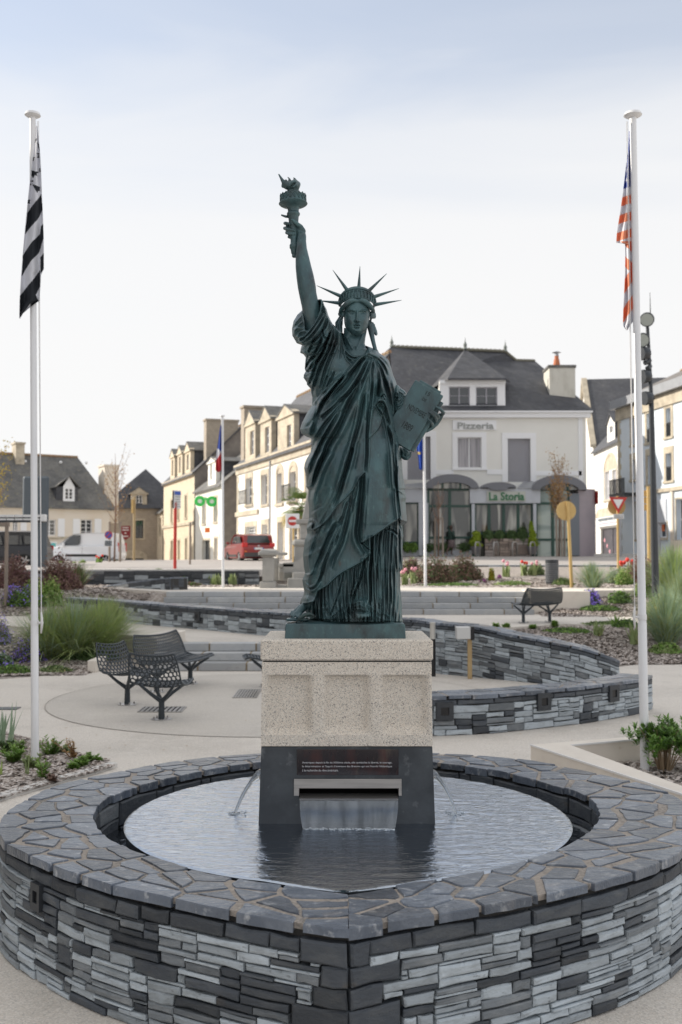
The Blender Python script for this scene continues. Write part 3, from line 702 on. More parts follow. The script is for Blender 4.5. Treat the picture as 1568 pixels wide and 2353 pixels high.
# water film: real ripples round the jets and the falling sheet
nr_,na_=150,260
rr=np.linspace(0.0,1.0,nr_)**0.8;aa=np.linspace(0,2*np.pi,na_,endpoint=False)
X=DC.x+ DR*rr[:,None]*np.cos(aa)[None];Y=DC.y+ DR*rr[:,None]*np.sin(aa)[None]
def ripple(X,Y):
    Z=np.zeros_like(X);g_=np.random.RandomState(3)
    for cx_,cy_,am,wl,dec in ((-.60,5.92,.0014,.042,.26),(.64,5.92,.0014,.042,.26),(0.03,5.60,.0005,.05,.14)):
        d=np.hypot(X-cx_,Y-cy_);Z+=am*np.sin(2*np.pi*d/wl+2.2*np.sin(5*np.arctan2(Y-cy_,X-cx_)+9*X)+2.0*np.sin(23*X+11*Y))*np.exp(-d/dec)
    for k in range(60):
        th=g_.uniform(0,np.pi*2);wl=g_.uniform(.035,.16);Z+=0.00011*(wl/.1)*np.sin(2*np.pi*(X*np.cos(th)*0.8+Y*np.sin(th)*1.3)/wl+g_.uniform(0,6))
    return Z
Z=ZW+ ripple(X,Y)
edge=np.clip((rr-0.985)/0.015,0,1)[:,None];Z=Z- 0.006*edge**2
Y=Y- np.where(Y<DC.y,.095*(rr[:,None]**6)*np.maximum(0,1-np.abs(X-.01)/.34),0)
V=np.stack([X,Y,Z],-1).reshape(-1,3)
Fc=[(i*na_+k,i*na_+(k+1)%na_,(i+1)*na_+(k+1)%na_,(i+1)*na_+k)for i in range(nr_-1)for k in range(na_)]
mb=MB();mb.v=[tuple(v)for v in V];mb.f=Fc;mb.m=[0]*len(Fc)
mb.build('water_film',water_m,disc,smooth=True,recalc=False)

# ================================================================== PEDESTAL
BX,BY0,BY1=0.0315,5.715,6.40
hwT,hwB=0.464,0.478
def hz(v,Y):return P(784,v,Y).z
zG0,zG1,zG2=hz(1715,BY0),hz(1519,BY0),hz(1470,BY0)   # base top, block top, cap top
ped=thing('pedestal','square granite and black slate pedestal carrying the green statue in the fountain','pedestal',(BX,(BY0+BY1)/2,ZW))
YM=(BY0+BY1)/2;hd=(BY1-BY0)/2
slot0,slot1=P(688,1810,BY0),P(916,1832,BY0)          # slot opening
mb=MB()
def lvl(z):t=(z-(ZW-.05))/(zG0-(ZW-.05));return hwB+(hwT-hwB)*t,hd+.014*(1-t)
def ringp(z):w,d=lvl(z);return [(BX-w,YM-d,z),(BX+w,YM-d,z),(BX+w,YM+d,z),(BX-w,YM+d,z)]
lo,hi=ringp(ZW-.3),ringp(zG0-.004)
sx0,sx1,sz0,sz1=slot0.x,slot1.x,slot1.z,slot0.z
def fy(z):return YM- lvl(z)[1]
mb.quad(lo[1],lo[2],hi[2],hi[1]);mb.quad(lo[2],lo[3],hi[3],hi[2]);mb.quad(lo[3],lo[0],hi[0],hi[3]);mb.quad(*hi)
zs4=[lo[0][2],sz0,sz1,hi[0][2]]
for i in range(3):
    za,zb=zs4[i],zs4[i+1];xa=[BX-lvl(za)[0],sx0,sx1,BX+lvl(za)[0]];xb=[BX-lvl(zb)[0],sx0,sx1,BX+lvl(zb)[0]]
    for k in range(3):
        if i== 1 and k== 1:continue
        mb.quad((xa[k],fy(za),za),(xa[k+1],fy(za),za),(xb[k+1],fy(zb),zb),(xb[k],fy(zb),zb))
mb.build('slate_base',black_slate,ped)
mb=MB();y0=fy(sz0);yb=y0+.16
mb.quad((sx0,y0,sz0),(sx1,y0,sz0),(sx1,yb,sz0+.02),(sx0,yb,sz0+.02));mb.quad((sx0,y0,sz1),(sx1,y0,sz1),(sx1,yb,sz1),(sx0,yb,sz1))
mb.quad((sx0,yb,sz0),(sx1,yb,sz0),(sx1,yb,sz1),(sx0,yb,sz1));mb.quad((sx0,y0,sz0),(sx0,yb,sz0),(sx0,yb,sz1),(sx0,y0,sz1));mb.quad((sx1,y0,sz0),(sx1,yb,sz0),(sx1,yb,sz1),(sx1,y0,sz1))
mb.build('slot_cavity',cavity,ped,recalc=False)
mb=MB();f0,f1=P(676,1789,BY0),P(923,1827,BY0);th=.012
yf=fy(f0.z) - th
def fb(x0,x1,z0,z1):mb.hexa([(x0,fy(z0)-th,z0),(x1,fy(z0)-th,z0),(x1,fy(z0)+.004,z0),(x0,fy(z0)+.004,z0)],[(x0,fy(z1)-th,z1),(x1,fy(z1)-th,z1),(x1,fy(z1)+.004,z1),(x0,fy(z1)+.004,z1)])
fb(f0.x,f1.x,sz1,f0.z);fb(f0.x,sx0,f1.z,sz1);fb(sx1,f1.x,f1.z,sz1)
mb.build('steel_slot_frame',steel,ped,bevel=.0015)
mb=MB();mb.hexa([(sx0+.004,fy(sz0)-.045,sz0-.004),(sx1-.004,fy(sz0)-.045,sz0-.004),(sx1-.004,fy(sz0)+.05,sz0+.004),(sx0+.004,fy(sz0)+.05,sz0+.004)],[(sx0+.004,fy(sz0)-.045,sz0+.004),(sx1-.004,fy(sz0)-.045,sz0+.004),(sx1-.004,fy(sz0)+.05,sz0+.012),(sx0+.004,fy(sz0)+.05,sz0+.012)])
mb.build('spout_lip',steel,ped)
p0,p1=P(683,1721,BY0),P(916,1780,BY0)
mb=MB();zc_=(p0.z+p1.z)/2;tl=Vector((0,-(lvl(p1.z)[1]-lvl(p0.z)[1]),p0.z-p1.z)).normalized()
pn=Vector((0,-tl.z,tl.y)).normalized()
pcn=Vector(((p0.x+p1.x)/2,fy(zc_),zc_)) + pn*.004
mb.obox(pcn,(abs(p1.x-p0.x)/2,0,0),pn*.004,tl*((p0.z-p1.z)/2));pq=mb.build('plaque',plaque_m,ped,bevel=.001)
lines=['Statue de la Liberté en bronze de Frédéric Auguste Bartholdi, réalisée grâce aux','dons de plus de 300 contributeurs. Allégorie de l’émigration bretonne vers les',
         'Amériques depuis la fin du XIXème siècle, elle symbolise la liberté, le courage,','la détermination et l’esprit d’aventure des Bretons qui ont franchi l’Atlantique','à la recherche du rêve américain.']
for k,ln in enumerate(lines):
    a=P(695,1734.5+k*8.6,BY0);b=P(901 if k<4 else 778,1734.5+k*8.6,BY0)
    o_=Vector((a.x,fy(a.z),a.z)) + pn*.0085
    text_mesh(ln,'plaque_text',plaque_txt,pq,o_,(1,0,0),tl,width=b.x-a.x,height=0.0125 if k<4 else 0.0118,depth=0.0003,align='LEFT')
# granite block with three shallow panels on each face
def granite_face(mb,z0,z1,w0,w1,d0,d1,face):
    nu,nv=90,60
    hw0,hw1=(w0,w1) if face in (0,2) else (d0,d1)
    vs=[]
    for j in range(nv+1):
        t=j/nv;z=z0+(z1-z0)*t;hw=hw0+(hw1-hw0)*t;dd=(d0+(d1-d0)*t) if face in (0,2) else (w0+(w1-w0)*t)
        for i in range(nu+1):
            s_=-1+2*i/nu;dep=0
            if 0< i< nu and 0< j< nv:
                for k in (-1,0,1):
                    c_=k*0.70*0.97;e=abs(s_-c_);fx_=1-min(1,max(0,(e-0.17)/0.13));fx_=fx_*fx_*(3-2*fx_)
                    ft=min(1,max(0,(0.845-t)/0.030));fb_=min(1,max(0,(t-0.135)/0.075));dep=max(dep,0.048*fx_*ft*fb_**0.8)
            x,y=s_*hw,-dd+dep
            if face== 1:x,y=dd-dep,s_*hw
            if face== 2:x,y=-s_*hw,dd-dep
            if face== 3:x,y=-dd+dep,-s_*hw
            vs.append((BX+x,YM+y,z))
    fs=[(j*(nu+1)+i,j*(nu+1)+i+1,(j+1)*(nu+1)+i+1,(j+1)*(nu+1)+i)for j in range(nv)for i in range(nu)]
    mb.add(vs,fs)
mb=MB()
for f_ in range(4):granite_face(mb,zG0,zG1-.006,.466,.462,hd-.002,hd-.006,f_)
mb.quad(*[(BX+a*.462,YM+b*(hd-.006),zG1-.006)for a,b in((-1,-1),(1,-1),(1,1),(-1,1))])
mb.build('granite_block',granite,ped,recalc=False,smooth=True,angle=35)
mb=MB();mb.box(BX-.470,BX+.470,YM-hd-.004,YM+hd+.004,zG1+.002,zG2);mb.build('granite_cap',granite,ped,bevel=.009)
mb=MB();mb.box(BX-.455,BX+.455,YM-hd+.010,YM+hd-.010,zG1-.007,zG1+.003);mb.build('cap_joint',cavity,ped)

# falling water
fall_m=bpy.data.materials.new('falling_water');fall_m.use_nodes=True;t_=fall_m.node_tree;t_.nodes.clear()
o_=N(t_,'ShaderNodeOutputMaterial');gl=N(t_,'ShaderNodeBsdfGlossy');gl.inputs['Roughness'].default_value=0.12;gl.inputs['Color'].default_value=(0.55,0.60,0.66,1)
df=N(t_,'ShaderNodeBsdfDiffuse');df.inputs['Color'].default_value=(0.11,0.13,0.155,1);tp=N(t_,'ShaderNodeBsdfTransparent')
tc=N(t_,'ShaderNodeTexCoord');mp=N(t_,'ShaderNodeMapping');mp.inputs['Scale'].default_value=(9,3,0.8);t_.links.new(tc.outputs['Object'],mp.inputs[0])
nz=N(t_,'ShaderNodeTexNoise');nz.inputs['Scale'].default_value=1.8;nz.inputs['Detail'].default_value=5;t_.links.new(mp.outputs[0],nz.inputs['Vector'])
mr=N(t_,'ShaderNodeMapRange');mr.inputs['From Min'].default_value=0.35;mr.inputs['From Max'].default_value=0.75;mr.inputs['To Min'].default_value=0.12;mr.inputs['To Max'].default_value=0.42;t_.links.new(nz.outputs['Fac'],mr.inputs['Value'])
bp=N(t_,'ShaderNodeBump');bp.inputs['Strength'].default_value=0.8;bp.inputs['Distance'].default_value=0.01;t_.links.new(nz.outputs['Fac'],bp.inputs['Height']);t_.links.new(bp.outputs[0],gl.inputs['Normal'])
m1=N(t_,'ShaderNodeMixShader');m1.inputs[0].default_value=0.45;t_.links.new(gl.outputs[0],m1.inputs[1]);t_.links.new(df.outputs[0],m1.inputs[2])
m2=N(t_,'ShaderNodeMixShader');t_.links.new(mr.outputs[0],m2.inputs[0]);t_.links.new(tp.outputs[0],m2.inputs[1]);t_.links.new(m1.outputs[0],m2.inputs[2]);t_.links.new(m2.outputs[0],o_.inputs[0])
mb=MB();nu,nv=60,24;rg=np.random.RandomState(5);wob=np.cumsum(rg.normal(0,1,nu+1));wob=(wob-wob.mean())/max(1e-6,abs(wob).max())
ys=fy(sz0)-.045;drop=sz0-ZW
for side in (0,1):
    o0=len(mb.v)
    for j in range(nv+1):
        t=j/nv
        for i in range(nu+1):
            s_=i/nu;x=sx0+.006+(sx1-sx0-.012)*s_;x=BX+ (x-BX)*(1-0.075*t*t)
            y=ys- .075*math.sqrt(t)*(1+.0) + .008*wob[i]*t- side*.006;z=sz0+.006- (drop+.006)*t
            mb.v.append((x,y,z))
    for j in range(nv):
        for i in range(nu):mb.f.append((o0+j*(nu+1)+i,o0+j*(nu+1)+i+1,o0+(j+1)*(nu+1)+i+1,o0+(j+1)*(nu+1)+i));mb.m.append(0)
fall=mb.build('waterfall',fall_m,smooth=True,recalc=False)
tag(fall,'wide thin sheet of water pouring from the steel slot of the pedestal','waterfall')
foam_m=mat('water_foam',(0.62,0.68,0.74),rough=0.4,noise=[(30,(0.25,0.29,0.33),0.45,0.6,4)])
mb=MB();rg2=random.Random(4)
for k in range(240):
    x=rg2.uniform(sx0+.03,sx1-.03);y=ys-.075+rg2.gauss(0,.010);r_=rg2.uniform(.0015,.0045)
    mb.ball((x,y,ZW+.001),r_,4,sq=(1.8,1,.6))
tag(mb.build('foam',foam_m,fall,smooth=True),kind='stuff')
def jet(side,label):
    w,d=lvl(ZW+.28);x0=BX+ side*(w-.012);tips=P(544 if side<0 else 1044,1874,5.93)
    z0=hz(1779,5.95);root=thing('water_jet',label,'water jet',(x0,5.95,z0),'water jets at the sides of the pedestal')
    sp=MB();sp.hexa([(x0-side*.02,5.90,z0-.030),(x0+side*.035,5.91,z0-.020),(x0+side*.035,5.99,z0-.020),(x0-side*.02,6.0,z0-.030)],[(x0-side*.02,5.90,z0-.012),(x0+side*.035,5.91,z0-.006),(x0+side*.035,5.99,z0-.006),(x0-side*.02,6.0,z0-.012)])
    sp.build('spout',steel,root)
    m_=MB();n=22;q=[];rs=[];x1=tips.x;h=z0-ZW
    for i in range(n+1):
        t=i/n;x=x0+ side*.01+ (x1-x0)*t;y=5.95-.03*t;z=z0+ .012*math.sin(min(1,t*4)*math.pi)*0.5- h*t**2.0
        q.append((x,y,z));rs.append((.020*(1-t)**1.5+.0065)*(1+.15*math.sin(9*t)))
    m_.tube(q,rs,10);m_.build('falling_stream',jet_m,root,smooth=True)
    f_=MB();r2=random.Random(9)
    for k in range(110):
        a=r2.uniform(0,6.28);d_=abs(r2.gauss(0,.035));f_.ball((x1+math.cos(a)*d_,5.92+math.sin(a)*d_,ZW+.001),r2.uniform(.0015,.004),4,sq=(1.6,1,.6))
    tag(f_.build('splash',foam_m,root,smooth=True),kind='stuff')
jet_m=mat('jet_water',(0.75,0.80,0.85),rough=0.05,trans=0.85,ior=1.33,bump=[(40,0.6,0.01)])
jet(-1,'narrow curved water jet falling from the left side of the pedestal')
jet(1,'narrow curved water jet falling from the right side of the pedestal')
# ================================================================== LOW SLATE WALLS
def smooth_path(pts,n=60):
    P_=[Vector(p)for p in pts];out=[]
    Q=[P_[0]*2-P_[1]] + P_+ [P_[-1]*2-P_[-2]];seg=len(P_)-1;m=max(2,n//seg)
    for i in range(1,len(Q)-2):
        for k in range(m):
            t=k/m;a,b,c,d=Q[i-1],Q[i],Q[i+1],Q[i+2]
            out.append(0.5*((2*b)+(c-a)*t+(2*a-5*b+4*c-d)*t*t+(3*b-a-3*c+d)*t**3))
    out.append(P_[-1]);return out
def slate_wall(name,label,front,zb,zt,thick,rng,limit=300,lights=(),band=0.05,big=0.8,du=0.035,dz=0.025,cop=True,joined=False,light=0.78,tip=True,lmax=13,ends=(True,True)):
    """front: world points (x, y) along the visible face, left to right; zb, zt: functions of the arc length fraction"""
    at,nrm,L=path_fn(smooth_path(front));m0=at(L/2)
    if nrm(L/2).dot(-m0) < 0:
        pass
    root=thing(name,label,'stone wall',(m0.x,m0.y,zb(0.5)))
    Hm=max(zt(t)-zb(t)for t in(0,.25,.5,.75,1)) - (0.045 if cop else 0)
    rc=courses(L,Hm,du=du,dz=dz,rng=rng,big=big,topband=band,hmin=1,hmax=3,lmin=4,lmax=lmax,light=light,bigw=(5,10),bigh=(3,6))
    def zsf(s_):return zt(s_/L) - (0.045 if cop else 0) - Hm
    if joined:
        m_=MB()
        for r_ in rc:stone_geo(m_,at,nrm,r_[0],r_[1],r_[2],r_[3],rng,0,0.004,(0,.014),m=r_[4],zs=zsf)
        tag(m_.build('stone_courses',STM,root),kind='stuff')
    else:lay_wall(root,at,nrm,rc,rng,0.0,limit,zs=zsf,pr=(0,.014),g=0.005)
    mb=MB();n=40;bk=MB()
    for i in range(n):
        s0,s1=L*i/n,L*(i+1)/n;a,b,na,nb=at(s0),at(s1),nrm(s0),nrm(s1)
        q=lambda p,n_,o_:(p.x+n_.x*o_,p.y+n_.y*o_)
        za,zb_=zt(s0/L)-(.03 if cop else .01),zt(s1/L)-(.03 if cop else .01);ba,bb=zb(s0/L)-.15,zb(s1/L)-.15
        mb.hexa([(*q(a,na,-.03),ba),(*q(b,nb,-.03),bb),(*q(b,nb,-thick+.02),bb),(*q(a,na,-thick+.02),ba)],[(*q(a,na,-.03),za),(*q(b,nb,-.03),zb_),(*q(b,nb,-thick+.02),zb_),(*q(a,na,-thick+.02),za)])
    mb.build('wall_core',wall_core,root)
    # stones on the back face and the ends
    bat=lambda s_:at(L-s_) - nrm(L-s_)*thick;bn=lambda s_:-nrm(L-s_)
    m_=MB();rb=courses(L,Hm,du=du*1.6,dz=dz*1.6,rng=rng,big=0.2,hmin=1,hmax=2,lmin=4,lmax=10)
    for r_ in rb:stone_geo(m_,bat,bn,r_[0],r_[1],r_[2],r_[3],rng,0,0.004,(0,.01),m=r_[4],zs=lambda s_:zsf(L-s_))
    for e_,flag in ((0,ends[0]),(L,ends[1])):
        if not flag:continue
        p_,n_=at(e_),nrm(e_);t_=Vector((n_.y,-n_.x))*(1 if e_==0 else-1);a_,b_=(p_-n_*thick,p_) if e_== 0 else (p_,p_-n_*thick)
        eat=lambda s_,a_=a_,b_=b_:a_.lerp(b_,s_/thick);d_=(b_-a_).normalized();en=lambda s_,d_=d_:Vector((d_.y,-d_.x))
        for r_ in courses(thick,Hm,du=0.04,dz=dz*2,rng=rng,big=0,hmin=1,hmax=3,lmin=4,lmax=10,light=.2):stone_geo(m_,eat,en,r_[0],r_[1],r_[2],r_[3],rng,-.005,0.004,(0,.01),m=r_[4],zs=lambda s_,e_=e_:zsf(e_))
    tag(m_.build('rear_courses',STM,root),kind='stuff')
    if cop:
        mp_=lambda s_,t_:(lambda p,n_:(p.x-n_.x*t_,p.y-n_.y*t_))(at(min(L,max(0,s_))),nrm(min(L,max(0,s_))))
        rest=MB()
        for k,poly in enumerate(crazy(L,thick,rng,0.34,(0.25,0.75),0.022)):
            s_=sum(p[0]for p in poly)/len(poly)
            if at(s_).length< 19 and k< 200:m_=MB();slab_geo(m_,poly,mp_,0,.045,rng,thick,over=.012,zf=lambda s_:zt(s_/L));m_.build('coping_slab',coping_m,root)
            else:slab_geo(rest,poly,mp_,0,.045,rng,thick,over=.012,zf=lambda s_:zt(s_/L))
        if rest.v:tag(rest.build('coping_slabs',coping_m,root),kind='stuff')
        mb=MB()
        for i in range(n):
            s0,s1=L*i/n,L*(i+1)/n;a,b,na,nb=at(s0),at(s1),nrm(s0),nrm(s1);q=lambda p,n_,o_:(p.x+n_.x*o_,p.y+n_.y*o_)
            mb.quad((*q(a,na,-.012),zt(s0/L)-.006),(*q(b,nb,-.012),zt(s1/L)-.006),(*q(b,nb,-thick+.012),zt(s1/L)-.006),(*q(a,na,-thick+.012),zt(s0/L)-.006))
        mb.build('mortar_bed',mortar,root)
    for px_,py_ in lights:
        rx,_=ray(px_,py_);s_=min(np.linspace(0,L,400),key=lambda s_:abs(at(s_).x/at(s_).y-rx))
        niche_light(root,at,nrm,s_,P(px_,py_,at(s_).y).z,0.20,0.20,out=0.035)
    return root
rng=random.Random(21)
cc2=lambda x,y:(1177.5+x/4.0147,1349.8+y/4.0147)
g2=lambda pts,z:[tuple(G(u,v,z)[:2])for u,v in pts]
# near spiral arm, right of the pedestal
fr=g2([(900,1696),(993.5,1692),(1126,1686),(1250,1673.6),(1353.6,1661),(1469.5,1640.5),(1500,1629)],0)
slate_wall('slate_wall','low curved slate wall with three square lights, nearest behind the fountain on the right',fr,lambda t:0.0,lambda t:0.445,0.42,rng,lights=((1020,1634),(1247.5,1612),(1407,1593)),du=0.035,dz=0.022)
# inner spiral arm, taller
fr=g2([(900,1538),(993.5,1547),(1084.6,1555.7),(1170,1564),(1250,1572),(1330,1577),(1400,1579),(1424,1577)],0)
zt_=lambda t:float(np.interp(t,[0,.25,.5,.75,1],[0.90,0.88,0.84,0.78,0.52]))
wi=[P(u,v,10)for u,v in((960,1424),(1002,1433.6),(1084.6,1437.7),(1167,1460.5),(1238,1471),(1333,1487),(1418,1518))]
def ztop_from(front,tops):
    at,nrm,L=path_fn(smooth_path(front));xs,zs_=[],[]
    for u,v in tops:
        rx,rz=ray(u,v);s_=min(np.linspace(0,L,500),key=lambda s_:abs(at(s_).x/at(s_).y-rx));xs.append(s_/L);zs_.append(HC+rz*at(s_).y)
    o_=np.argsort(xs);xs=np.array(xs)[o_];zs_=np.array(zs_)[o_]
    return lambda t:float(np.interp(t,xs,zs_))
slate_wall('slate_wall','tall curved slate wall of pale stones behind the wooden post, right of the pedestal',fr,lambda t:0.0,ztop_from(fr,[(960,1424),(1002,1431),(1084.6,1438),(1167,1456),(1238,1469),(1333,1487),(1405,1509),(1424,1518)]),0.42,rng,du=0.035,dz=0.022)
# left arm behind the statue
fr=g2([(150,1421),(250,1428),(345,1437),(460,1447),(574,1458),(660,1465),(760,1471)],.42)
slate_wall('slate_wall','long low slate wall behind the perforated benches on the left',fr,lambda t:0.42,ztop_from(fr,[(150,1373),(250,1379),(345,1387),(524,1400),(690,1410),(760,1413)]),0.5,rng,lights=((456,1416),),du=0.045,dz=0.03)
# upper left wall
fr=g2([(150,1382),(200,1386),(260,1390),(330,1396),(391,1401)],.42)
slate_wall('slate_wall','upper slate wall beside the top of the steps, with a dark bin in front',fr,lambda t:0.42,ztop_from(fr,[(110,1368),(200,1352),(300,1337),(391,1327)]),0.6,rng,du=0.05,dz=0.04)
# retaining wall below the street
fr=[(-14.0,36.9),(-10,36.9),(-6,36.9),(-2.9,36.9)]
slate_wall('retaining_wall','dark slate retaining wall below the street kerb left of the stone pillar',fr,lambda t:0.95,lambda t:1.5,0.4,rng,joined=True,cop=False,light=0.25,du=0.06,dz=0.04,band=0)
fr=[(2.2,45.9),(8,45.9),(14,45.9),(20,45.9)]
slate_wall('retaining_wall','brown low stone edging wall between flower bed and street on the right',fr,lambda t:1.3,lambda t:S(8,46)+.02,0.3,rng,joined=True,cop=False,light=0.35,du=0.07,dz=0.05,band=0)

# ================================================================== STEPS
def steps(name,label,x0,x1,y0,z0,n,rise,tread,rng,bl=(0.75,1.1),curve=0.0):
    root=thing(name,label,'steps',((x0+x1)/2,y0,z0))
    core=MB()
    for k in range(n):
        yk=y0+ k*tread;za,zb=z0+k*rise,z0+(k+1)*rise
        core.box(x0+.01,x1-.01,yk+.03,yk+tread+.6,za-.05,zb-.004)
        x=x0
        while x< x1-.05:
            w=rng.uniform(*bl);xe=min(x1,x+w)
            if x1-xe< .25:xe=x1
            m_=MB();m_.box(x+.016,xe-.016,yk+rng.uniform(-.004,.004),yk+tread+.03,za+.006,zb);m_.build('step_block',step_m,root,bevel=.006);x=xe
    core.build('joint_bed',step_joint,root)
    return root
steps('stone_steps','three grey block steps behind the perforated benches on the left',-3.35,-1.0,18.35,0.0,3,0.142,0.34,rng,(0.8,1.0))
steps('stone_steps','wide flight of four grey block steps at the back of the plaza',-4.95,5.25,28.35,0.42,4,0.146,0.40,rng,(.8,1.25))
mb=MB();mb.box(5.25,6.9,29.0,30.6,.3,1.04);tag(mb.build('step_cheek',concrete,bevel=.01),'pale concrete cheek at the right end of the wide steps','concrete block')
def cblock(label,px0,py0,px1,py1,depth=.25,z=0):
    a,b=G(px0,py1,z),G(px1,py1,z);h=P(px0,py0,a.y).z
    m_=MB();m_.hexa([(a.x,a.y,z),(b.x,b.y,z),(b.x,b.y+depth,z),(a.x,a.y+depth,z)],[(a.x,a.y,h),(b.x,b.y,h),(b.x,b.y+depth,h),(a.x,a.y+depth,h)])
    tag(m_.build('concrete_block',concrete,bevel=.008),label,'concrete block')
cblock('pale concrete edge block at the mulch bed left of the benches',201,1518,221,1545,.8)
cblock('pale concrete block at the top of the steps behind the near benches',396,1452,417,1478,.5,.42)

# ================================================================== TRIANGULAR PLANTER
z1=0.25
oc=G(1219.8,1711,z1);of=G(1521,1809,z1);ob=G(1464,1692,z1);ic=G(1312,1712,z1);if_=G(1568,1806,z1);ib=G(1459,1699,z1)
ext=lambda a,b,d:a+ (b-a).normalized()*((b-a).length+d)
of2,if2,ob2,ib2=ext(oc,of,1.6),ext(ic,if_,1.3),ext(oc,ob,2.5),ext(ic,ib,2.5)
pl_=thing('planter','angular pale concrete planter edge pointing at the fountain, right foreground','planter',(oc.x,oc.y,0))
for a,b,c,d in ((oc,of2,if2,ic),(ic,ib2,ob2,oc)):
    mb=MB();mb.hexa([(p.x,p.y,-.1)for p in(a,b,c,d)],[(p.x,p.y,z1)for p in(a,b,c,d)]);mb.build('concrete_arm',concrete,pl_)
mb=MB()
for a,b,z in ((oc,of2,1),(ic,ib2,1),(ic,if2,0)):
    d=(b-a).normalized();n_=Vector((-d.y,d.x,0))*.008
    if z:mb.hexa([(p.x+q.x,p.y+q.y,z1-.012)for p,q in((a,-n_),(b,-n_),(b,n_),(a,n_))],[(p.x+q.x,p.y+q.y,z1+.004)for p,q in((a,-n_),(b,-n_),(b,n_),(a,n_))])
mb.build('edge_trim',concrete_edge,pl_)
bed=[(ic.x+.02,ic.y-.02),(if2.x,if2.y),(if2.x+3,if2.y),(ib2.x+3,ib2.y),(ib2.x,ib2.y)]
struct(sheet('planter_bed',bed,0.035,mulch_m))
# near left bed
bl_=g2([(0,1835),(40,1822),(90,1808),(150,1790),(210,1775),(258,1761),(250,1748),(205,1738),(150,1722),(100,1706),(50,1694),(0,1680)],0.03)
bl_=[(-6,bl_[0][1]-.15)] + bl_+ [(-6,bl_[-1][1]+.6)]
struct(sheet('left_bed',bl_,0.022,mulch_m))
e_=[Vector((*p,0))for p in g2([(-60,1856),(0,1838),(90,1811),(150,1793),(210,1778),(262,1762)],0.0)]
mb=MB()
for a,b in zip(e_[:-1],e_[1:]):
    d=(b-a).normalized();n_=Vector((-d.y,d.x,0))*.045;b4=[a-n_,b-n_,b+n_,a+n_]
    mb.hexa([(p.x,p.y,-.02)for p in b4],[(p.x,p.y,.045)for p in b4])
tag(mb.build('bed_kerb',kerb_m,bevel=.006),'thin pale kerb along the mulch bed left of the fountain','kerb')

def chips(name,poly,n,zf,size=(.03,.07),seed=3,m=chip_m):      # bark chips lying on a bed
    r_=random.Random(seed);xs_=[p[0]for p in poly];ys_=[p[1]for p in poly];mb=MB();c=0;tries=0
    def inside(x,y):
        k=False;j=len(poly)-1
        for i in range(len(poly)):
            if (poly[i][1]>y) != (poly[j][1]>y) and x< (poly[j][0]-poly[i][0])*(y-poly[i][1])/(poly[j][1]-poly[i][1])+poly[i][0]:k=not k
            j=i
        return k
    while c< n and tries< n*6:
        tries+=1;x,y=r_.uniform(min(xs_),max(xs_)),r_.uniform(min(ys_),max(ys_))
        if abs(x)/y> .36 or not inside(x,y):continue
        a=r_.uniform(0,3.14);l_,w=r_.uniform(*size),r_.uniform(.008,.018)*size[1]/.07;h=zf(x,y)+r_.uniform(.001,.014)
        d,e=Vector((math.cos(a),math.sin(a),r_.uniform(-.35,.35)))*l_/2,Vector((-math.sin(a),math.cos(a),r_.uniform(-.3,.3)))*w
        p=Vector((x,y,h+.006));mb.add([p-d-e,p+d-e*.6,p+d+e,p-d+e*.7],[(0,1,2,3)]);c+=1
    tag(mb.build(name,m,recalc=False),kind='stuff')
chips('bark_chips',bl_,9000,lambda x,y:.024,(.03,.08),3)
chips('bark_chips',bed,5000,lambda x,y:.037,(.03,.08),4)
rb_=g2([(1180,1455),(1300,1448),(1400,1440),(1568,1441)],.4)[0:4]
chips('bark_chips',[(3.0,20.0),(4.9,19.4),(9,19.6),(9,24.6),(4.5,23.8),(2.5,22)],22000,lambda x,y:T(x,y),(.04,.10),5)
chips('bark_chips',[(5.3,27.4),(13,27.4),(13,33),(5.6,30.5)],12000,lambda x,y:T(x,y),(.05,.13),6)
chips('bark_chips',[(-12,17.2),(-4.3,17.7),(-4.4,22),(-12,24)],15000,lambda x,y:T(x,y),(.04,.10),7)
chips('bark_chips',[(1,34.6),(14,33),(16,40),(1,40)],9000,lambda x,y:T(x,y),(.06,.15),8)
chips('bark_chips',[(-7.3,34.6),(-1,34.9),(-1,36.7),(-9,36.6)],2500,lambda x,y:T(x,y),(.10,.25),9)
chips('bark_chips',[(-14,27.2),(-5.4,28),(-5.4,36.5),(-14,36.5)],12000,lambda x,y:T(x,y),(.06,.14),10)
# small fallen leaves and stains on the paving
mb=MB();r_=random.Random(12)
for k in range(90):
    x,y=r_.uniform(-3.5,4),r_.uniform(7.8,15);a=r_.uniform(0,6.28);l_=r_.uniform(.008,.022)
    mb.add([(x+l_*math.cos(a+b)*k_,y+l_*math.sin(a+b)*k_,.010)for b,k_ in((0,1),(1.4,.5),(3.1,1),(4.5,.5))],[(0,1,2,3)])
tag(mb.build('fallen_leaves',L_dry,recalc=False),kind='stuff')

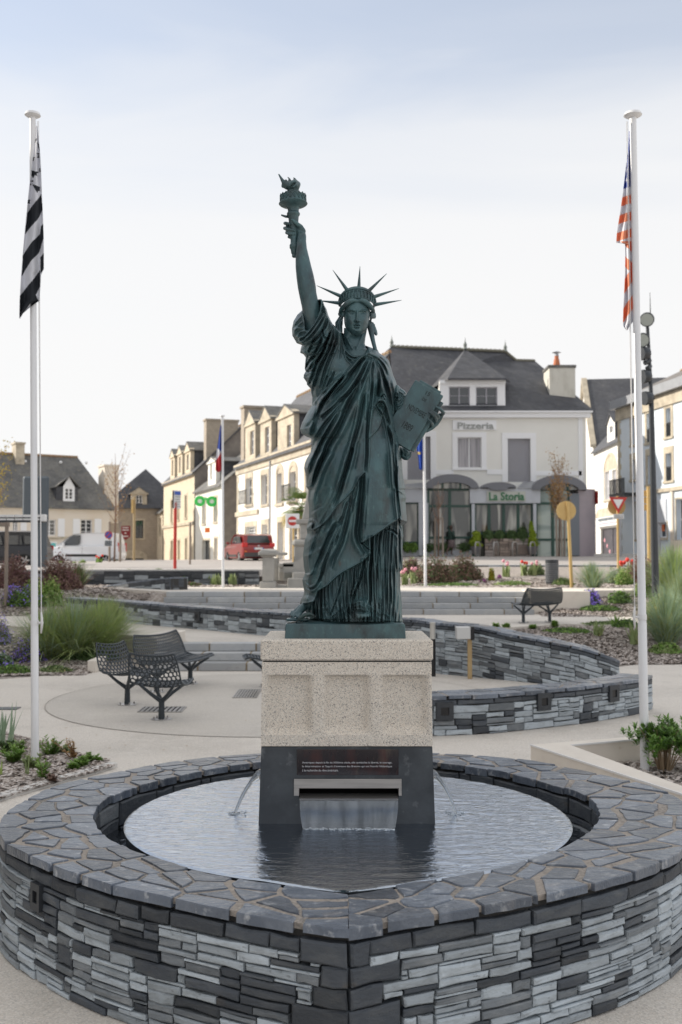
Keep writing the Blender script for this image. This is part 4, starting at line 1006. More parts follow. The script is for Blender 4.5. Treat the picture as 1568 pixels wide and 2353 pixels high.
# ================================================================== BENCHES
def shell(parent,width,prof,name='perforated_shell',cell=0.052,twist=None,hole=0.70):
    """perforated sheet: prof = list of (depth, height) from seat lip over the seat to the top of the back; hexagonal holes"""
    pr=np.array(prof);ds=np.r_[0,np.cumsum(np.hypot(*np.diff(pr,axis=0).T))];L=ds[-1]
    fx=lambda v:np.interp(v,ds,pr[:,0]);fz=lambda v:np.interp(v,ds,pr[:,1])
    def shrink(v):t=v/L;return 1- 0.16*abs(2*t-1)**3.0
    def mp(u,v):
        w=shrink(v);a=(2*u/width);x=u*w;d=fx(v) + 0.05*a*a*(1 if v>L*.5 else-0.3);z=fz(v) + 0.035*a*a
        return (x,d,z)
    mb=MB();R_=cell/math.sqrt(3);rows=int(L/(1.5*R_));cols=int(width/cell)
    for j in range(rows+1):
        for i in range(cols+1):
            cu=-width/2+ cell*(i+.5*(j%2)) ;cv=j*1.5*R_
            if cu> width/2-.2*cell or cu< -width/2+.2*cell:cu=max(-width/2+.25*cell,min(width/2-.25*cell,cu))
            o_=[];i_=[]
            for k in range(6):
                a=math.pi/6+ k*math.pi/3;u,v=cu+R_*math.cos(a),cv+R_*math.sin(a)
                u=max(-width/2,min(width/2,u));v=max(0,min(L,v));o_.append(mp(u,v))
                k_=hole;u,v=cu+R_*k_*math.cos(a),cv+R_*k_*math.sin(a);u=max(-width/2+.008,min(width/2-.008,u));v=max(.008,min(L-.008,v));i_.append(mp(u,v))
            mb.add(o_+i_,[(k,(k+1)%6,6+(k+1)%6,6+k)for k in range(6)])
    o=mb.build(name,bench_m,parent,recalc=False);md=o.modifiers.new('s','SOLIDIFY');md.thickness=0.012;md.offset=0
    rim=MB();n=14
    loop=[mp(-width/2+width*k/n,0)for k in range(n)] + [mp(width/2,L*k/n)for k in range(n)] + [mp(width/2-width*k/n,L)for k in range(n)] + [mp(-width/2,L-L*k/n)for k in range(n)]
    rim.tube(loop+[loop[0],loop[1]],.011,6,cap=False);rim.build('rim',bench_m,o,smooth=True)
    return o
PROF=[(-.46,.42),(-.40,.445),(-.28,.425),(-.15,.40),(-.04,.40),(.03,.44),(.07,.52),(.10,.62),(.13,.72),(.155,.80)]
def ybench(name,label,width,legs,loc,rz,group=None,hole=.70,cell=.052,prof=PROF):
    root=thing(name,label,'bench',(0,0,0),group)
    n=max(1,round(width/.62))
    if width< 1.0:shell(root,width,prof,hole=hole,cell=cell)
    else:shell(root,width,prof,hole=hole,cell=cell)
    for lx in legs:
        m_=MB();fy_=-.12
        m_.tube([(lx,fy_,.0),(lx,fy_,.20),(lx,fy_,.26)],[.042,.036,.046],10)
        for dx,dy,dz in ((-.20,-.22,.405),(.20,-.22,.405),(-.22,.16,.44),(.22,.16,.44)):
            if abs(lx+dx) > width/2:dx*=.6
            m_.tube([(lx,fy_,.22),(lx+dx*.5,fy_+dy*.5,.32),(lx+dx,fy_+dy,dz)],[.030,.021,.017],8)
        m_.build('leg',bench_m,root,smooth=True,angle=50)
        p_=MB();p_.lathe([(.0,0),(.125,0),(.128,.004),(.125,.009),(0,.010)],(lx,fy_,.004),n=24);pl__=p_.build('foot_plate',steel,root)
        b_=MB()
        for a in (.6,2.6,4.2,5.7):b_.lathe([(.011,0),(.011,.022),(.007,.030)],(lx+.095*math.cos(a),fy_+.095*math.sin(a),.012),n=8)
        b_.build('bolt',steel,pl__)
    root.location=loc;root.rotation_euler=(0,0,rz)
    return root
b1=G(363,1657,0);b2=G(277,1621,0);b3=G(312,1578,0)
ybench('perforated_chair','single perforated dark metal chair seen from behind, nearest of the seats',.66,(0,),(b1.x,b1.y,0),R(168),hole=.74,cell=.062)
ybench('perforated_bench','wide perforated dark metal bench facing right beside the grasses',1.50,(-.52,.52),(b3.x+.50,b3.y-.1,0),R(70),hole=.72,cell=.055)
ybench('perforated_chair','single perforated metal chair half hidden behind the nearest chair',.62,(0,),(b2.x-.02,b2.y+.12,0),R(58),hole=.74,cell=.060)
b4=G(592,1548,0)
ybench('perforated_chair','seat edge of a perforated chair peeping out left of the granite pedestal',.62,(0,),(-1.02,16.2,0),R(-80),hole=.74,cell=.060)
b5=G(1255,1432,.42)
ybench('perforated_bench','perforated metal bench seen from behind on the upper path at right',1.15,(-.38,.38),(b5.x-.15,b5.y,.43),R(205),hole=.45,cell=.052)
# drain grilles
def grille(label,px0,py0,px1,py1,nb=9):
    a=G(px0,(py0+py1)/2,0);b=G(px1,(py0+py1)/2,0);d0,d1=G(px0,py1,0).y,G(px0,py0,0).y
    root=thing('drain_grille',label,'drain',(a.x,d0,0))
    m_=MB();t=.02;z=.016
    m_.box(a.x,b.x,d0,d0+t,.004,z);m_.box(a.x,b.x,d1-t,d1,.004,z);m_.box(a.x,a.x+t,d0+t,d1-t,.004,z);m_.box(b.x-t,b.x,d0+t,d1-t,.004,z);m_.build('frame',steel,root)
    for k in range(nb):
        x=a.x+t+(b.x-a.x-2*t)*(k+.5)/nb;w=(b.x-a.x)/nb*.28;m_=MB();m_.box(x-w,x+w,d0+t,d1-t,.005,z-.002);m_.build('bar',steel,root)
    m_=MB();m_.box(a.x+t,b.x-t,d0+t,d1-t,.003,.0045);m_.build('dark_sump',cavity,root)
grille('small steel drain grille set in the paving below the benches',323,1626,424,1638,9)
grille('pale drain grille in the paving left of the pedestal',541,1586,596,1605,8)
a=G(0,1629,0);m_=MB();m_.box(a.x-.4,G(43,1629,0).x,a.y-.10,a.y+.12,.002,.010);tag(m_.build('manhole_cover',dark_metal),'dark rectangular cover in the paving at the left edge','cover')

# ================================================================== FLAGPOLES
def stick(pts,rs,m,name,parent,n=12,smooth=True):mb=MB();mb.tube(pts,rs,n);return mb.build(name,m,parent,smooth=smooth,angle=50)
def pole(label,foot,top,r0,r1,cap_r,cleat_z=None,side=1,rope=(1,.02)):
    root=thing('flagpole',label,'flagpole',tuple(foot))
    stick([foot,foot.lerp(top,.22),foot.lerp(top,.221),top],[r0,r0*.94,r0*.86,r1],white_paint,'pole',root,20)
    m_=MB();m_.lathe([(r1*1.1,-.01),(cap_r*.8,0),(cap_r,.012),(cap_r*.9,.035),(cap_r*.35,.05),(0,.052)],tuple(top),n=24);m_.build('cap',white_paint,root,smooth=True,angle=40)
    if cleat_z:
        t=(cleat_z-foot.z)/(top.z-foot.z);p=foot.lerp(top,t);rr_=r0*.9
        m_=MB();m_.lathe([(rr_+.004,-.025),(rr_+.004,.025)],tuple(p),n=20);m_.build('clamp_band',white_paint,root)
        m_=MB();x=p.x+side*(rr_+.035);m_.tube([(p.x+side*rr_,p.y-.01,p.z),(x,p.y-.02,p.z)],.012,8);m_.tube([(x,p.y-.02,p.z-.10),(x+side*.008,p.y-.02,p.z),(x,p.y-.02,p.z+.10)],[.008,.014,.008],8);m_.build('cleat',concrete_edge,root,smooth=True)
        for k in (0,1):
            q=top+ Vector((side*(r1+.02+k*.012),-.01,-.05));stick([(x,p.y-.02+k*.01,p.z+.05),tuple(q)],.0032,concrete_edge,'halyard',root,5)
    return root
fl=G(81,1762,0);tl_=P(75.5,268,fl.y+.05)
pole('tall white flagpole with black and white striped flag, left',fl,tl_,.038,.030,.078,cleat_z=P(90,1431,fl.y).z,side=1)
frp=G(1482.6,1772,.03);tr_=P(1454.5,268,frp.y)
pole('tall white flagpole with red, white and blue flag, right',frp,tr_,.042,.032,.085,cleat_z=P(1467,1418,frp.y).z,side=-1)
f3=G(513,1351,1.0);t3=P(511.5,957,f3.y);pole('thin white flagpole with the tricolour flag beside the stone pillar',f3,t3,.045,.04,.085)
f4=G(978,1347,1.0);t4=P(974.5,985,f4.y);pole('thin white flagpole with a blue flag in front of the restaurant',f4,t4,.05,.045,.09)

def cloth(name,label,rows,mats_,colf,Y,depth=.10,folds=3,nv=90,nu=22,phase=0.0):
    """a hanging flag: rows of (v, left, right) in the picture at distance Y; the cloth is folded in depth"""
    vs_=np.array(rows,float);mb=MB()
    for j in range(nv+1):
        v=vs_[0,0] + (vs_[-1,0]-vs_[0,0])*j/nv;l_,r_=np.interp(v,vs_[:,0],vs_[:,1]),np.interp(v,vs_[:,0],vs_[:,2])
        for i in range(nu+1):
            s_=i/nu;y=Y+ depth*math.sin(s_*folds*math.pi+phase+.6*math.sin(j*.05))*(.35+.65*min(1,j/nv*2));mb.v.append(tuple(P(l_+(r_-l_)*s_,v,y)))
    for j in range(nv):
        for i in range(nu):
            mb.f.append((j*(nu+1)+i,j*(nu+1)+i+1,(j+1)*(nu+1)+i+1,(j+1)*(nu+1)+i));v=vs_[0,0] + (vs_[-1,0]-vs_[0,0])*(j+.5)/nv
            l_,r_=np.interp(v,vs_[:,0],vs_[:,1]),np.interp(v,vs_[:,0],vs_[:,2]);mb.m.append(colf(l_+(r_-l_)*(i+.5)/nu,v))
    o=mb.build(name,mats_,None,smooth=True,recalc=False);md=o.modifiers.new('s','SOLIDIFY');md.thickness=.002
    return tag(o,label,'flag')
def clothm(name,c):return leafm(name,c,tuple(x*.93 for x in c),.75,6)
F_w,F_k,F_b,F_r,F_r2,F_eu=clothm('flag_white',(.78,.79,.84)),clothm('flag_black',(.022,.026,.034)),clothm('flag_navy',(.05,.10,.45)),clothm('flag_orange_red',(.86,.33,.19)),clothm('flag_red',(.62,.045,.06)),clothm('flag_blue',(.03,.10,.50))
cb_=crop(0,400,2.6133)
def inpoly(x,y,poly):
    k=False;j=len(poly)-1
    for i in range(len(poly)):
        if (poly[i][1]>y) != (poly[j][1]>y) and x< (poly[j][0]-poly[i][0])*(y-poly[i][1])/(poly[j][1]-poly[i][1]+1e-9)+poly[i][0]:k=not k
        j=i
    return k
blk=[[cb_(*p)for p in q]for q in(
    [(285,1180),(435,985),(450,1150),(400,1240),(262,1405)],[(240,1625),(340,1480),(420,1400),(432,1320),(460,1290),(458,1450),(415,1590),(330,1680),(225,1850)],
    [(425,1645),(462,1600),(460,1770),(425,1820)],[(208,2050),(330,1900),(424,1775),(424,1950),(380,2030),(330,2110),(205,2280)],[(375,2040),(412,2110),(330,2170),(315,2130)],
    [(385,445),(412,460),(420,540)],[(383,555),(415,560),(400,575),(418,605),(385,606),(395,580)],[(345,600),(372,600),(355,615),(362,630),(342,642)],
    [(330,735),(408,755),(385,770),(392,798),(368,785),(352,820),(330,790)],[(318,842),(328,845),(325,860),(318,862)],[(330,842),(355,838),(350,860),(330,860)],[(316,872),(328,870),(326,890),(313,893)],
    [(337,875),(428,915),(415,930),(422,955),(402,950),(390,972)],[(293,1040),(325,1042),(310,1060),(318,1085),(290,1082)],[(366,425),(375,405),(388,408),(384,425),(376,432),(378,445),(366,450)],[(415,710),(428,718),(428,760),(416,756)])]
cloth('flag','limp black and white striped flag with ermine spots hanging on the left pole',
      [(*cb_(0,270)[1:],cb_(376,0)[0],cb_(392,0)[0])]+[(cb_(0,y)[1],cb_(l_,0)[0],cb_(r_,0)[0])for y,l_,r_ in((450,366,412),(600,348,425),(740,330,432),(900,308,438),(1040,293,443),(1180,280,450),(1400,258,458),(1600,240,461),(1770,228,460),(1830,222,432),(1950,215,425),(2100,207,415),(2140,205,350),(2230,204,245),(2285,203,212))],
      [F_w,F_k],lambda u,v:1 if any(inpoly(u,v,q)for q in blk)else 0,fl.y-.03,depth=.035,nv=240,nu=60)
cu_=crop(2400,400,2.3516)
def usc(u,v):
    x,y=u*1.74107,v*1.74107;cx_,cy_=(x-2400)*2.3516,(y-400)*2.3516
    if cy_< 835- (cx_-225)*.3:
        for sx_,sy_,r_ in ((253,660,17),(254,758,26)):
            dx,dy=cx_-sx_,cy_-sy_;a=math.atan2(dx,-dy);rr_=math.hypot(dx,dy)
            if rr_< r_*(.55+.45*math.cos(5*a)*.9) or rr_< r_*.42:return 0
        return 2
    if cy_< 1330:
        t=cy_+ (cx_-200)*.32- 840
        return 1 if int(t//80.) % 2== 1 else 0
    if cy_< 1600:t=cy_- (cx_-240)*.95- 1270;return 1 if int(t//100.) % 2== 0 else 0
    t=cy_+ (cx_-230)*1.5- 1560;return 1 if int(t//130.) % 2== 1 else 0
cloth('flag','limp flag with orange-red and white stripes and blue starred corner on the right pole',
      [(cu_(0,y)[1],cu_(l_,0)[0],cu_(r_,0)[0])for y,l_,r_ in((290,276,284),(450,270,287),(600,250,290),(720,236,293),(835,222,296),(1000,200,300),(1180,172,302),(1260,160,304),(1345,155,304),(1352,238,306),(1500,240,310),(1650,236,312),(1800,230,314),(1950,222,318),(2080,218,318),(2130,222,280),(2165,250,262))],
      [F_w,F_r,F_b],usc,frp.y+.02,depth=.04,nv=260,nu=50)
cf=C6
cloth('flag','limp blue, white and red vertical tricolour flag near the stone pillar',[(cf(0,y)[1],cf(l_,0)[0],cf(r_,0)[0])for y,l_,r_ in((335,748,752),(400,735,754),(500,722,757),(570,712,757),(640,705,756),(740,700,755),(758,718,735))],
      [F_w,F_r2,F_b],lambda u,v:(2 if v<cf(0,560+(u-cf(735,0)[0])*4)[1]else(0 if v<cf(0,610-(u-cf(735,0)[0])*6)[1]else 1)),f3.y,depth=.06,nv=90,nu=20)
cloth('flag','limp blue flag with small gold stars hanging beside the statue tablet',[(C7(0,y)[1],C7(l_,0)[0],C7(r_,0)[0])for y,l_,r_ in((620,308,316),(680,285,316),(730,276,316),(800,288,316),(868,292,314),(874,302,312))],
      [F_eu,clothm('flag_gold',(.70,.55,.20))],lambda u,v:1 if abs(v-C7(0,765)[1])<3 and u<C7(303,0)[0]else 0,f4.y,depth=.06,nv=60,nu=16)

# bollard light and information post
def bollard():
    a=G(995,1554,0);w=6.6*a.y/F;zt_=P(990,1430,a.y).z;zm=P(990,1468,a.y).z
    root=thing('bollard_light','black bollard lamp with a pale steel head beside the granite block','bollard',tuple(a))
    m_=MB();m_.lathe([(w,0),(w,zm)],tuple(a),n=20);m_.build('post',black_gloss,root,smooth=True,angle=40)
    m_=MB();m_.lathe([(w*.95,zm),(w*.95,zt_-.02),(w*1.02,zt_-.015),(w*1.02,zt_),(0,zt_)],tuple(a),n=20);m_.build('lamp_head',mat('bollard_head',(.62,.60,.56),rough=.4,metal=.3),root,smooth=True,angle=40)
bollard()
a=G(1080,1560,0);root=thing('information_post','wooden post carrying a small white box with a black end','post',tuple(a));w=4.8*a.y/F
z1_,z2_=P(1080,1468,a.y).z,P(1080,1440,a.y).z
m_=MB();m_.box(a.x-w,a.x+w,a.y-w,a.y+w,0,z1_);m_.build('wooden_post',mat('fresh_wood',(.46,.33,.17),rough=.7,noise=[(6,(.38,.26,.13),.4,.7,4)]),root,bevel=.004)
xl,xr=P(1048,1450,a.y).x,P(1089,1450,a.y).x
m_=MB();m_.box(xl,xr-.06,a.y-.10,a.y+.14,z1_,z2_);m_.build('white_box',mat('pale_steel',(.62,.62,.61),rough=.4,metal=.3),root,bevel=.01)
m_=MB();m_.box(xr-.058,xr,a.y-.102,a.y+.142,z1_-.01,z2_+.004);m_.build('black_end',black_gloss,root,bevel=.006)
# ================================================================== STATUE
SY=6.055                                            # distance of the statue's axis
M=SY/ (F*1.74107)                                  # metres per photo pixel there
def SP(x,y,d=0.0):                                  # photo pixel (2730 wide) -> point, d metres towards the viewer
    return P(x/1.74107,y/1.74107,SY-d)
statue=thing('statue','green bronze statue of a robed crowned woman raising a torch on the granite pedestal','statue',tuple(SP(1383,2545)))
def sray(u,v):                                       # vectorised
    xc,zc=(u/1.74107-CX)/F,(CY-v/1.74107)/F;y=CT- zc*ST
    return xc/y,(ST+zc*CT)/y
A1=lambda pts:[(1160+x/3.92,1200+y/3.92)for x,y in pts]
A2=lambda pts:[(1180+x/3.409,1500+y/3.409)for x,y in pts]
A3=lambda pts:[(1160+x/3.136,1800+y/3.136)for x,y in pts]
A4=lambda pts:[(1140+x/3.136,2100+y/3.136)for x,y in pts]
A5=lambda pts:[(1280+x/5.6,1040+y/5.6)for x,y in pts]
A6=lambda pts:[(1100+x/6.535,680+y/6.535)for x,y in pts]
A7=lambda pts:[(1540+x/6.03,1480+y/6.03)for x,y in pts]
def spl(pts,n=6):                                    # smooth a polyline
    if len(pts) < 3:return pts
    P_=[np.array(p,float)for p in pts];Q=[2*P_[0]-P_[1]] + P_+ [2*P_[-1]-P_[-2]];out=[]
    for i in range(1,len(Q)-2):
        for k in range(n):
            t=k/n;a,b,c,d=Q[i-1],Q[i],Q[i+1],Q[i+2]
            out.append(tuple(0.5*((2*b)+(c-a)*t+(2*a-5*b+4*c-d)*t*t+(3*b-a-3*c+d)*t**3)))
    out.append(tuple(P_[-1]));return out
def seg_dist(U,V,poly,closed=False):
    """distance, signed side and position along a polyline"""
    best=np.full(U.shape,1e9);side=np.zeros(U.shape);pos=np.zeros(U.shape)
    n=len(poly);L=[0]
    for i in range(n if closed else n-1):
        a,b=poly[i],poly[(i+1)%n];L.append(L[-1]+math.hypot(b[0]-a[0],b[1]-a[1]))
    for i in range(n if closed else n-1):
        a,b=poly[i],poly[(i+1)%n];dx,dy=b[0]-a[0],b[1]-a[1];l2=dx*dx+dy*dy+1e-9
        t=np.clip(((U-a[0])*dx+(V-a[1])*dy)/l2,0,1);px,py=U-a[0]-t*dx,V-a[1]-t*dy;d=np.hypot(px,py)
        m=d< best;best[m] =d[m];side[m] =np.sign(dx*py-dy*px)[m];pos[m] =((L[i]+t*(L[i+1]-L[i]))/L[-1])[m]
    return best,side,pos
def local(U,V,poly,pad):
    xs=[p[0]for p in poly];ys=[p[1]for p in poly]
    return (U>min(xs)-pad) & (U<max(xs)+pad) & (V>min(ys)-pad) & (V<max(ys)+pad)
def fold(D,U,V,pts,w=9,amp=0.02,side=1,taper=(0.15,0.15),ridge=0.8):
    """a crease with a swelling ridge beside it; side = +1 ridge right of the stroke direction (picture), -1 left"""
    poly=spl(pts,4);m=local(U,V,poly,w*4)
    if not m.any():return
    d,s,p=seg_dist(U[m],V[m],poly);sd=d*s*side
    tp=np.ones_like(p)
    if taper[0]:tp*=np.clip(p/taper[0],0,1)**.7
    if taper[1]:tp*=np.clip((1-p)/taper[1],0,1)**.7
    g=-np.exp(-(d/(.50*w))**2) + ridge*np.exp(-((sd-.95*w)/(.62*w))**2) + .35*ridge*np.exp(-((sd+1.0*w)/(.7*w))**2)
    D[m] +=amp*tp*g
def ridge(D,U,V,pts,w=6,amp=0.015,taper=(.15,.15)):
    poly=spl(pts,4);m=local(U,V,poly,w*3)
    if not m.any():return
    d,s,p=seg_dist(U[m],V[m],poly);tp=np.ones_like(p)
    if taper[0]:tp*=np.clip(p/taper[0],0,1)**.7
    if taper[1]:tp*=np.clip((1-p)/taper[1],0,1)**.7
    D[m] +=amp*tp*np.exp(-(d/w)**2)
def bump(D,U,V,x,y,rx,ry,amp,rot=0):
    c,s=math.cos(rot),math.sin(rot);X,Y=(U-x)*c+(V-y)*s,-(U-x)*s+(V-y)*c
    D+=amp*np.exp(-(X/rx)**2-(Y/ry)**2)
def layer(D,U,V,poly,h,soft=1.6,roll=0.006,hems=None):
    """raise the cloth inside a polygon by h, with a rolled rim along the hems"""
    d,s,p=seg_dist(U,V,poly,True)
    ins=np.zeros(U.shape,bool);n=len(poly);j=n-1
    for i in range(n):
        xi,yi,xj,yj=poly[i][0],poly[i][1],poly[j][0],poly[j][1]
        c=((yi>V)!=(yj>V)) & (U<(xj-xi)*(V-yi)/(yj-yi+1e-9)+xi);ins ^= c;j=i
    sd=np.where(ins,d,-d);t=np.clip((sd+soft)/(2*soft),0,1)
    D+=h*t*t*(3-2*t)
    if roll:
        D+=roll*np.exp(-((sd-3.5)/3.0)**2)*ins
    if hems is not None:return ins
    return ins
def relief(name,m_,parent,v0,v1,Lf,Rf,depth,fn,nrow,ncol,p=2.3,nback=40,dback=None,closed=True,yo=0.0,Rb=None):
    vv=np.linspace(v0,v1,nrow+1);ph=np.linspace(-np.pi/2,np.pi/2,ncol+1);t=np.sin(ph)
    t=0.62*t+ 0.38*np.linspace(-1,1,ncol+1)
    Lv=np.interp(vv,[q[1]for q in Lf],[q[0]for q in Lf]);Rv=np.interp(vv,[q[1]for q in Rf],[q[0]for q in Rf])
    U=(Lv+Rv)[:,None]/2+ t[None]*(Rv-Lv)[:,None]/2;V=np.repeat(vv[:,None],ncol+1,1);Tt=np.repeat(t[None],nrow+1,0)
    Dv=np.interp(vv,[q[0]for q in depth],[q[1]for q in depth])[:,None]
    Tb=Tt
    if Rb is not None:
        Rw=np.interp(vv,[q[1]for q in Rb],[q[0]for q in Rb]);Tb=np.clip((2*U-Lv[:,None]-Rw[:,None])/(Rw-Lv)[:,None],-1,1)
    base=Dv*(1-np.abs(Tb)**p)**(1/2.1)
    if Rb is not None:base=base*np.clip((1-np.abs(Tt))*9,0,1)**.5
    D=np.zeros_like(U);fn(D,U,V,Tt)
    D*=np.clip((1-np.abs(Tt))*14,0,1)**.6
    dep=base+ D+ yo
    rx,rz=sray(U,V);Y=SY- dep
    Vf=np.stack([rx*Y,Y,HC+rz*Y],-1)
    # the back: a plain rounded surface with shallow folds
    tb=np.linspace(1,-1,nback+1)[1:-1];Db=np.interp(vv,[q[0]for q in(dback or depth)],[q[1]for q in(dback or depth)])[:,None]
    Ub=(Lv+Rv)[:,None]/2+ tb[None]*(Rv-Lv)[:,None]/2;db=-Db*(1-np.abs(tb[None])**2.2)**.5*(1+.08*np.sin(tb[None]*26+V[:,:1]*.01)) + yo
    rx,rz=sray(Ub,np.repeat(vv[:,None],nback-1,1));Yb=SY- db
    Vb=np.stack([rx*Yb,Yb,HC+rz*Yb],-1)
    A=np.concatenate([Vf,Vb],1);nc=A.shape[1]
    vs=A.reshape(-1,3)
    i,k=np.meshgrid(np.arange(nrow),np.arange(nc),indexing='ij');k2=(k+1) % nc
    fs=np.stack([i*nc+k,(i+1)*nc+k,(i+1)*nc+k2,i*nc+k2],-1).reshape(-1,4)
    me=bpy.data.meshes.new(name);off=parent.location if parent else Vector((0,0,0))
    if parent and parent.parent:off=parent.parent.location
    vs=vs- np.array(off)
    me.from_pydata(vs.tolist(),[],fs.tolist()+[list(range(nc)),list(range(nrow*nc,nrow*nc+nc))[::-1]])
    me.materials.append(m_);me.polygons.foreach_set('use_smooth',[True]*len(me.polygons));me.update()
    o=bpy.data.objects.new(name,me);COL.objects.link(o);o.parent=parent
    return o

LEFT=[(1284,1196),(1262,1200),(1215,1225)] + A1([(198,160),(120,230),(60,330),(35,450),(40,560),(110,680),(190,708),(172,760),(163,830),(215,852),(250,900),(240,1000),(235,1080),(250,1120),(222,1170),(215,1220),(265,1290),(270,1330),(325,1390),(345,1500)]) + \
       A2([(240,300),(235,420),(160,530),(100,650),(72,740),(90,800),(175,850),(225,862),(230,960),(215,1060),(170,1130),(140,1200),(128,1270),(155,1380),(160,1500)]) + \
       A3([(205,460),(235,500),(230,620),(240,720),(240,850),(225,920),(210,980),(220,1050),(195,1110),(180,1180),(165,1330),(175,1450),(190,1530)]) + A4([(255,600),(220,690),(230,760),(245,830),(235,880),(205,930),(190,985),(230,1060),(285,1110),(290,1140),(330,1180),(400,1195)])
RIGHT=[(1286,1196)] + A1([(520,20),(545,90),(575,140),(600,230),(640,320),(672,375)]) + [(1349,1312),(1366,1328),(1392,1345),(1425,1362),(1460,1381),(1490,1392),(1512,1399)] + A1([(1400,830),(1440,855),(1490,890),(1530,925),(1560,960)]) + \
        A2([(1345,10),(1375,80),(1400,160),(1385,300),(1380,400),(1390,560),(1410,700),(1440,900),(1455,1100),(1470,1300),(1485,1430),(1500,1568)]) + \
        A3([(1435,400),(1450,480),(1463,600),(1452,650),(1462,780),(1472,905),(1440,930),(1412,945),(1425,1085),(1416,1130),(1416,1280),(1418,1400),(1415,1485),(1395,1515)]) + A4([(1445,590),(1448,700),(1450,800),(1462,900),(1470,1000),(1475,1160),(1485,1215)])
LEFT=sorted(LEFT,key=lambda q:q[1]);RIGHT=sorted(RIGHT,key=lambda q:q[1])
def robe_fn(D,U,V,Tt):
    # ---- broad forms
    bump(D,U,V,1335,1465,34,42,.030);bump(D,U,V,1490,1500,34,50,.035);bump(D,U,V,1425,1640,95,110,.020)
    bump(D,U,V,1340,2060,55,170,.045,.15);bump(D,U,V,1510,1980,60,200,.030)
    bump(D,U,V,1260,1330,45,70,.05)
    # ---- under-dress (chiton): many narrow pleats
    g=np.random.RandomState(8)
    W=U+ 9*np.sin(V*.011+U*.01) + (V-2200)*.05*(U-1420)/140.
    ch=.0085*np.sin(W*2*np.pi/15.5+1.1*np.sin(V*.018)) + .0050*np.sin(W*2*np.pi/8.7+1.7*np.sin(V*.027)+1) + .0050*np.sin(W*2*np.pi/27+.8*np.sin(V*.012)+2)
    fl=np.clip((V-2330)/150,0,1);ch*=(1+.9*fl)*(.55+.55*np.sin(U*.031+V*.006+1.0)**2+.35*np.sin(V*.021+U*.05))
    low=np.clip((V-1880)/60,0,1);D+=ch*low
    D+=fl**1.5*.030
    # foot swelling and crumpled hem
    bump(D,U,V,1445,2415,34,22,.045);bump(D,U,V,1450,2440,30,22,.03)
    for k in range(46):
        x,y=g.uniform(1290,1608),g.uniform(2405,2490);a=g.uniform(-.7,.7)+(x-1440)*.004
        ridge(D,U,V,[(x-14*math.sin(-a)-3,y-16),(x,y),(x+16*math.sin(a),y+14)],3.6,g.uniform(-.010,.016))
    for pts in ([(850,1040),(900,1010),(960,1010),(1050,1060)],[(850,1080),(930,1050),(1000,1070),(1070,1090)],[(840,1000),(920,960),(980,960),(1040,1020)]):ridge(D,U,V,A4(pts),4,.013)
    for pts in ([(1100,1120),(1180,1160),(1260,1190),(1340,1200)],[(1170,1100),(1250,1110),(1330,1160)],[(860,940),(780,1050),(640,1160),(480,1190)],[(700,1040),(600,1140),(470,1190)]):ridge(D,U,V,A4(pts),5,.012)
    # dark gaps between pleat groups
    for pts,w,a in (([(1085,130),(1090,350),(1070,600),(1075,850),(1060,1040)],9,.050),([(1345,90),(1330,350),(1320,700),(1330,1000)],6,.028),([(1190,130),(1170,400),(1150,700),(1160,1000)],6,.022),
                      ([(1000,420),(960,640),(900,800),(850,960),(860,1100)],8,.035),([(880,520),(860,760),(820,950),(800,1130)],6,.024),([(740,600),(690,800),(640,960),(560,1160)],5,.018),([(1270,80),(1260,400),(1260,800)],5,.014),([(1420,250),(1435,600),(1440,900)],6,.02)):
        fold(D,U,V,A4(pts),w,a,1,(.05,.1))
    # ---- middle panel
    mid_=A3([(560,200),(945,100),(960,700),(900,1170),(1025,1285)]) + A4([(1085,350),(980,460),(820,545),(720,600),(640,660),(540,760),(415,832)]) + A4([(395,890),(370,960),(300,985),(190,990),(60,900),(60,0)]) + A3([(0,500),(245,300)])
    D2=np.zeros_like(D);layer(D2,U,V,mid_,.045,1.5,.008)
    ins=D2> .02;D[ins] -=(ch*low)[ins]*.93
    for pts,w,a,sd in (([(600,900),(540,1000),(450,1200),(370,1400),(290,1568)],15,.040,-1),([(660,830),(560,1080),(500,1250),(440,1400),(400,1568)],11,.024,-1),([(730,640),(690,760),(640,960),(560,1200)],9,.018,-1),
                      ([(790,560),(740,760),(700,960),(640,1180),(560,1350),(520,1500)],14,.022,-1),([(920,330),(895,600),(870,860),(850,1050),(880,1170),(960,1300)],17,.040,1),([(850,450),(800,650),(770,800)],8,.012,1),
                      ([(560,1180),(600,1090),(560,1200),(500,1330)],9,.010,1)):
        fold(D,U,V,A3(pts),w,a,sd,(.08,.15))
    for pts,w,a in (([(170,1270),(260,1190),(400,1070),(500,1000)],9,.016),([(180,1350),(300,1290),(400,1230)],8,.014),([(190,1180),(300,1100),(420,1000)],8,.014),([(230,1050),(330,1020),(430,950)],7,.012)):ridge(D,U,V,A3(pts),w,a)
    for pts,w,a in (([(255,640),(330,600),(420,520),(470,430)],8,.020),([(222,690),(265,790),(330,825),(390,800),(440,700)],9,.026),([(240,840),(290,930),(350,965),(385,900)],8,.018),([(250,610),(300,630),(360,590)],5,.012),
                      ([(200,945),(240,1010),(300,1010),(350,975)],5,.012),([(185,980),(235,1055),(290,1050),(330,1000)],5,.012),([(250,900),(280,960),(320,975)],4,.008)):ridge(D,U,V,A4(pts),w,a)
    fold(D,U,V,A4([(230,730),(300,800),(380,780),(440,680),(480,560)]),8,.026,-1,(.1,.2))
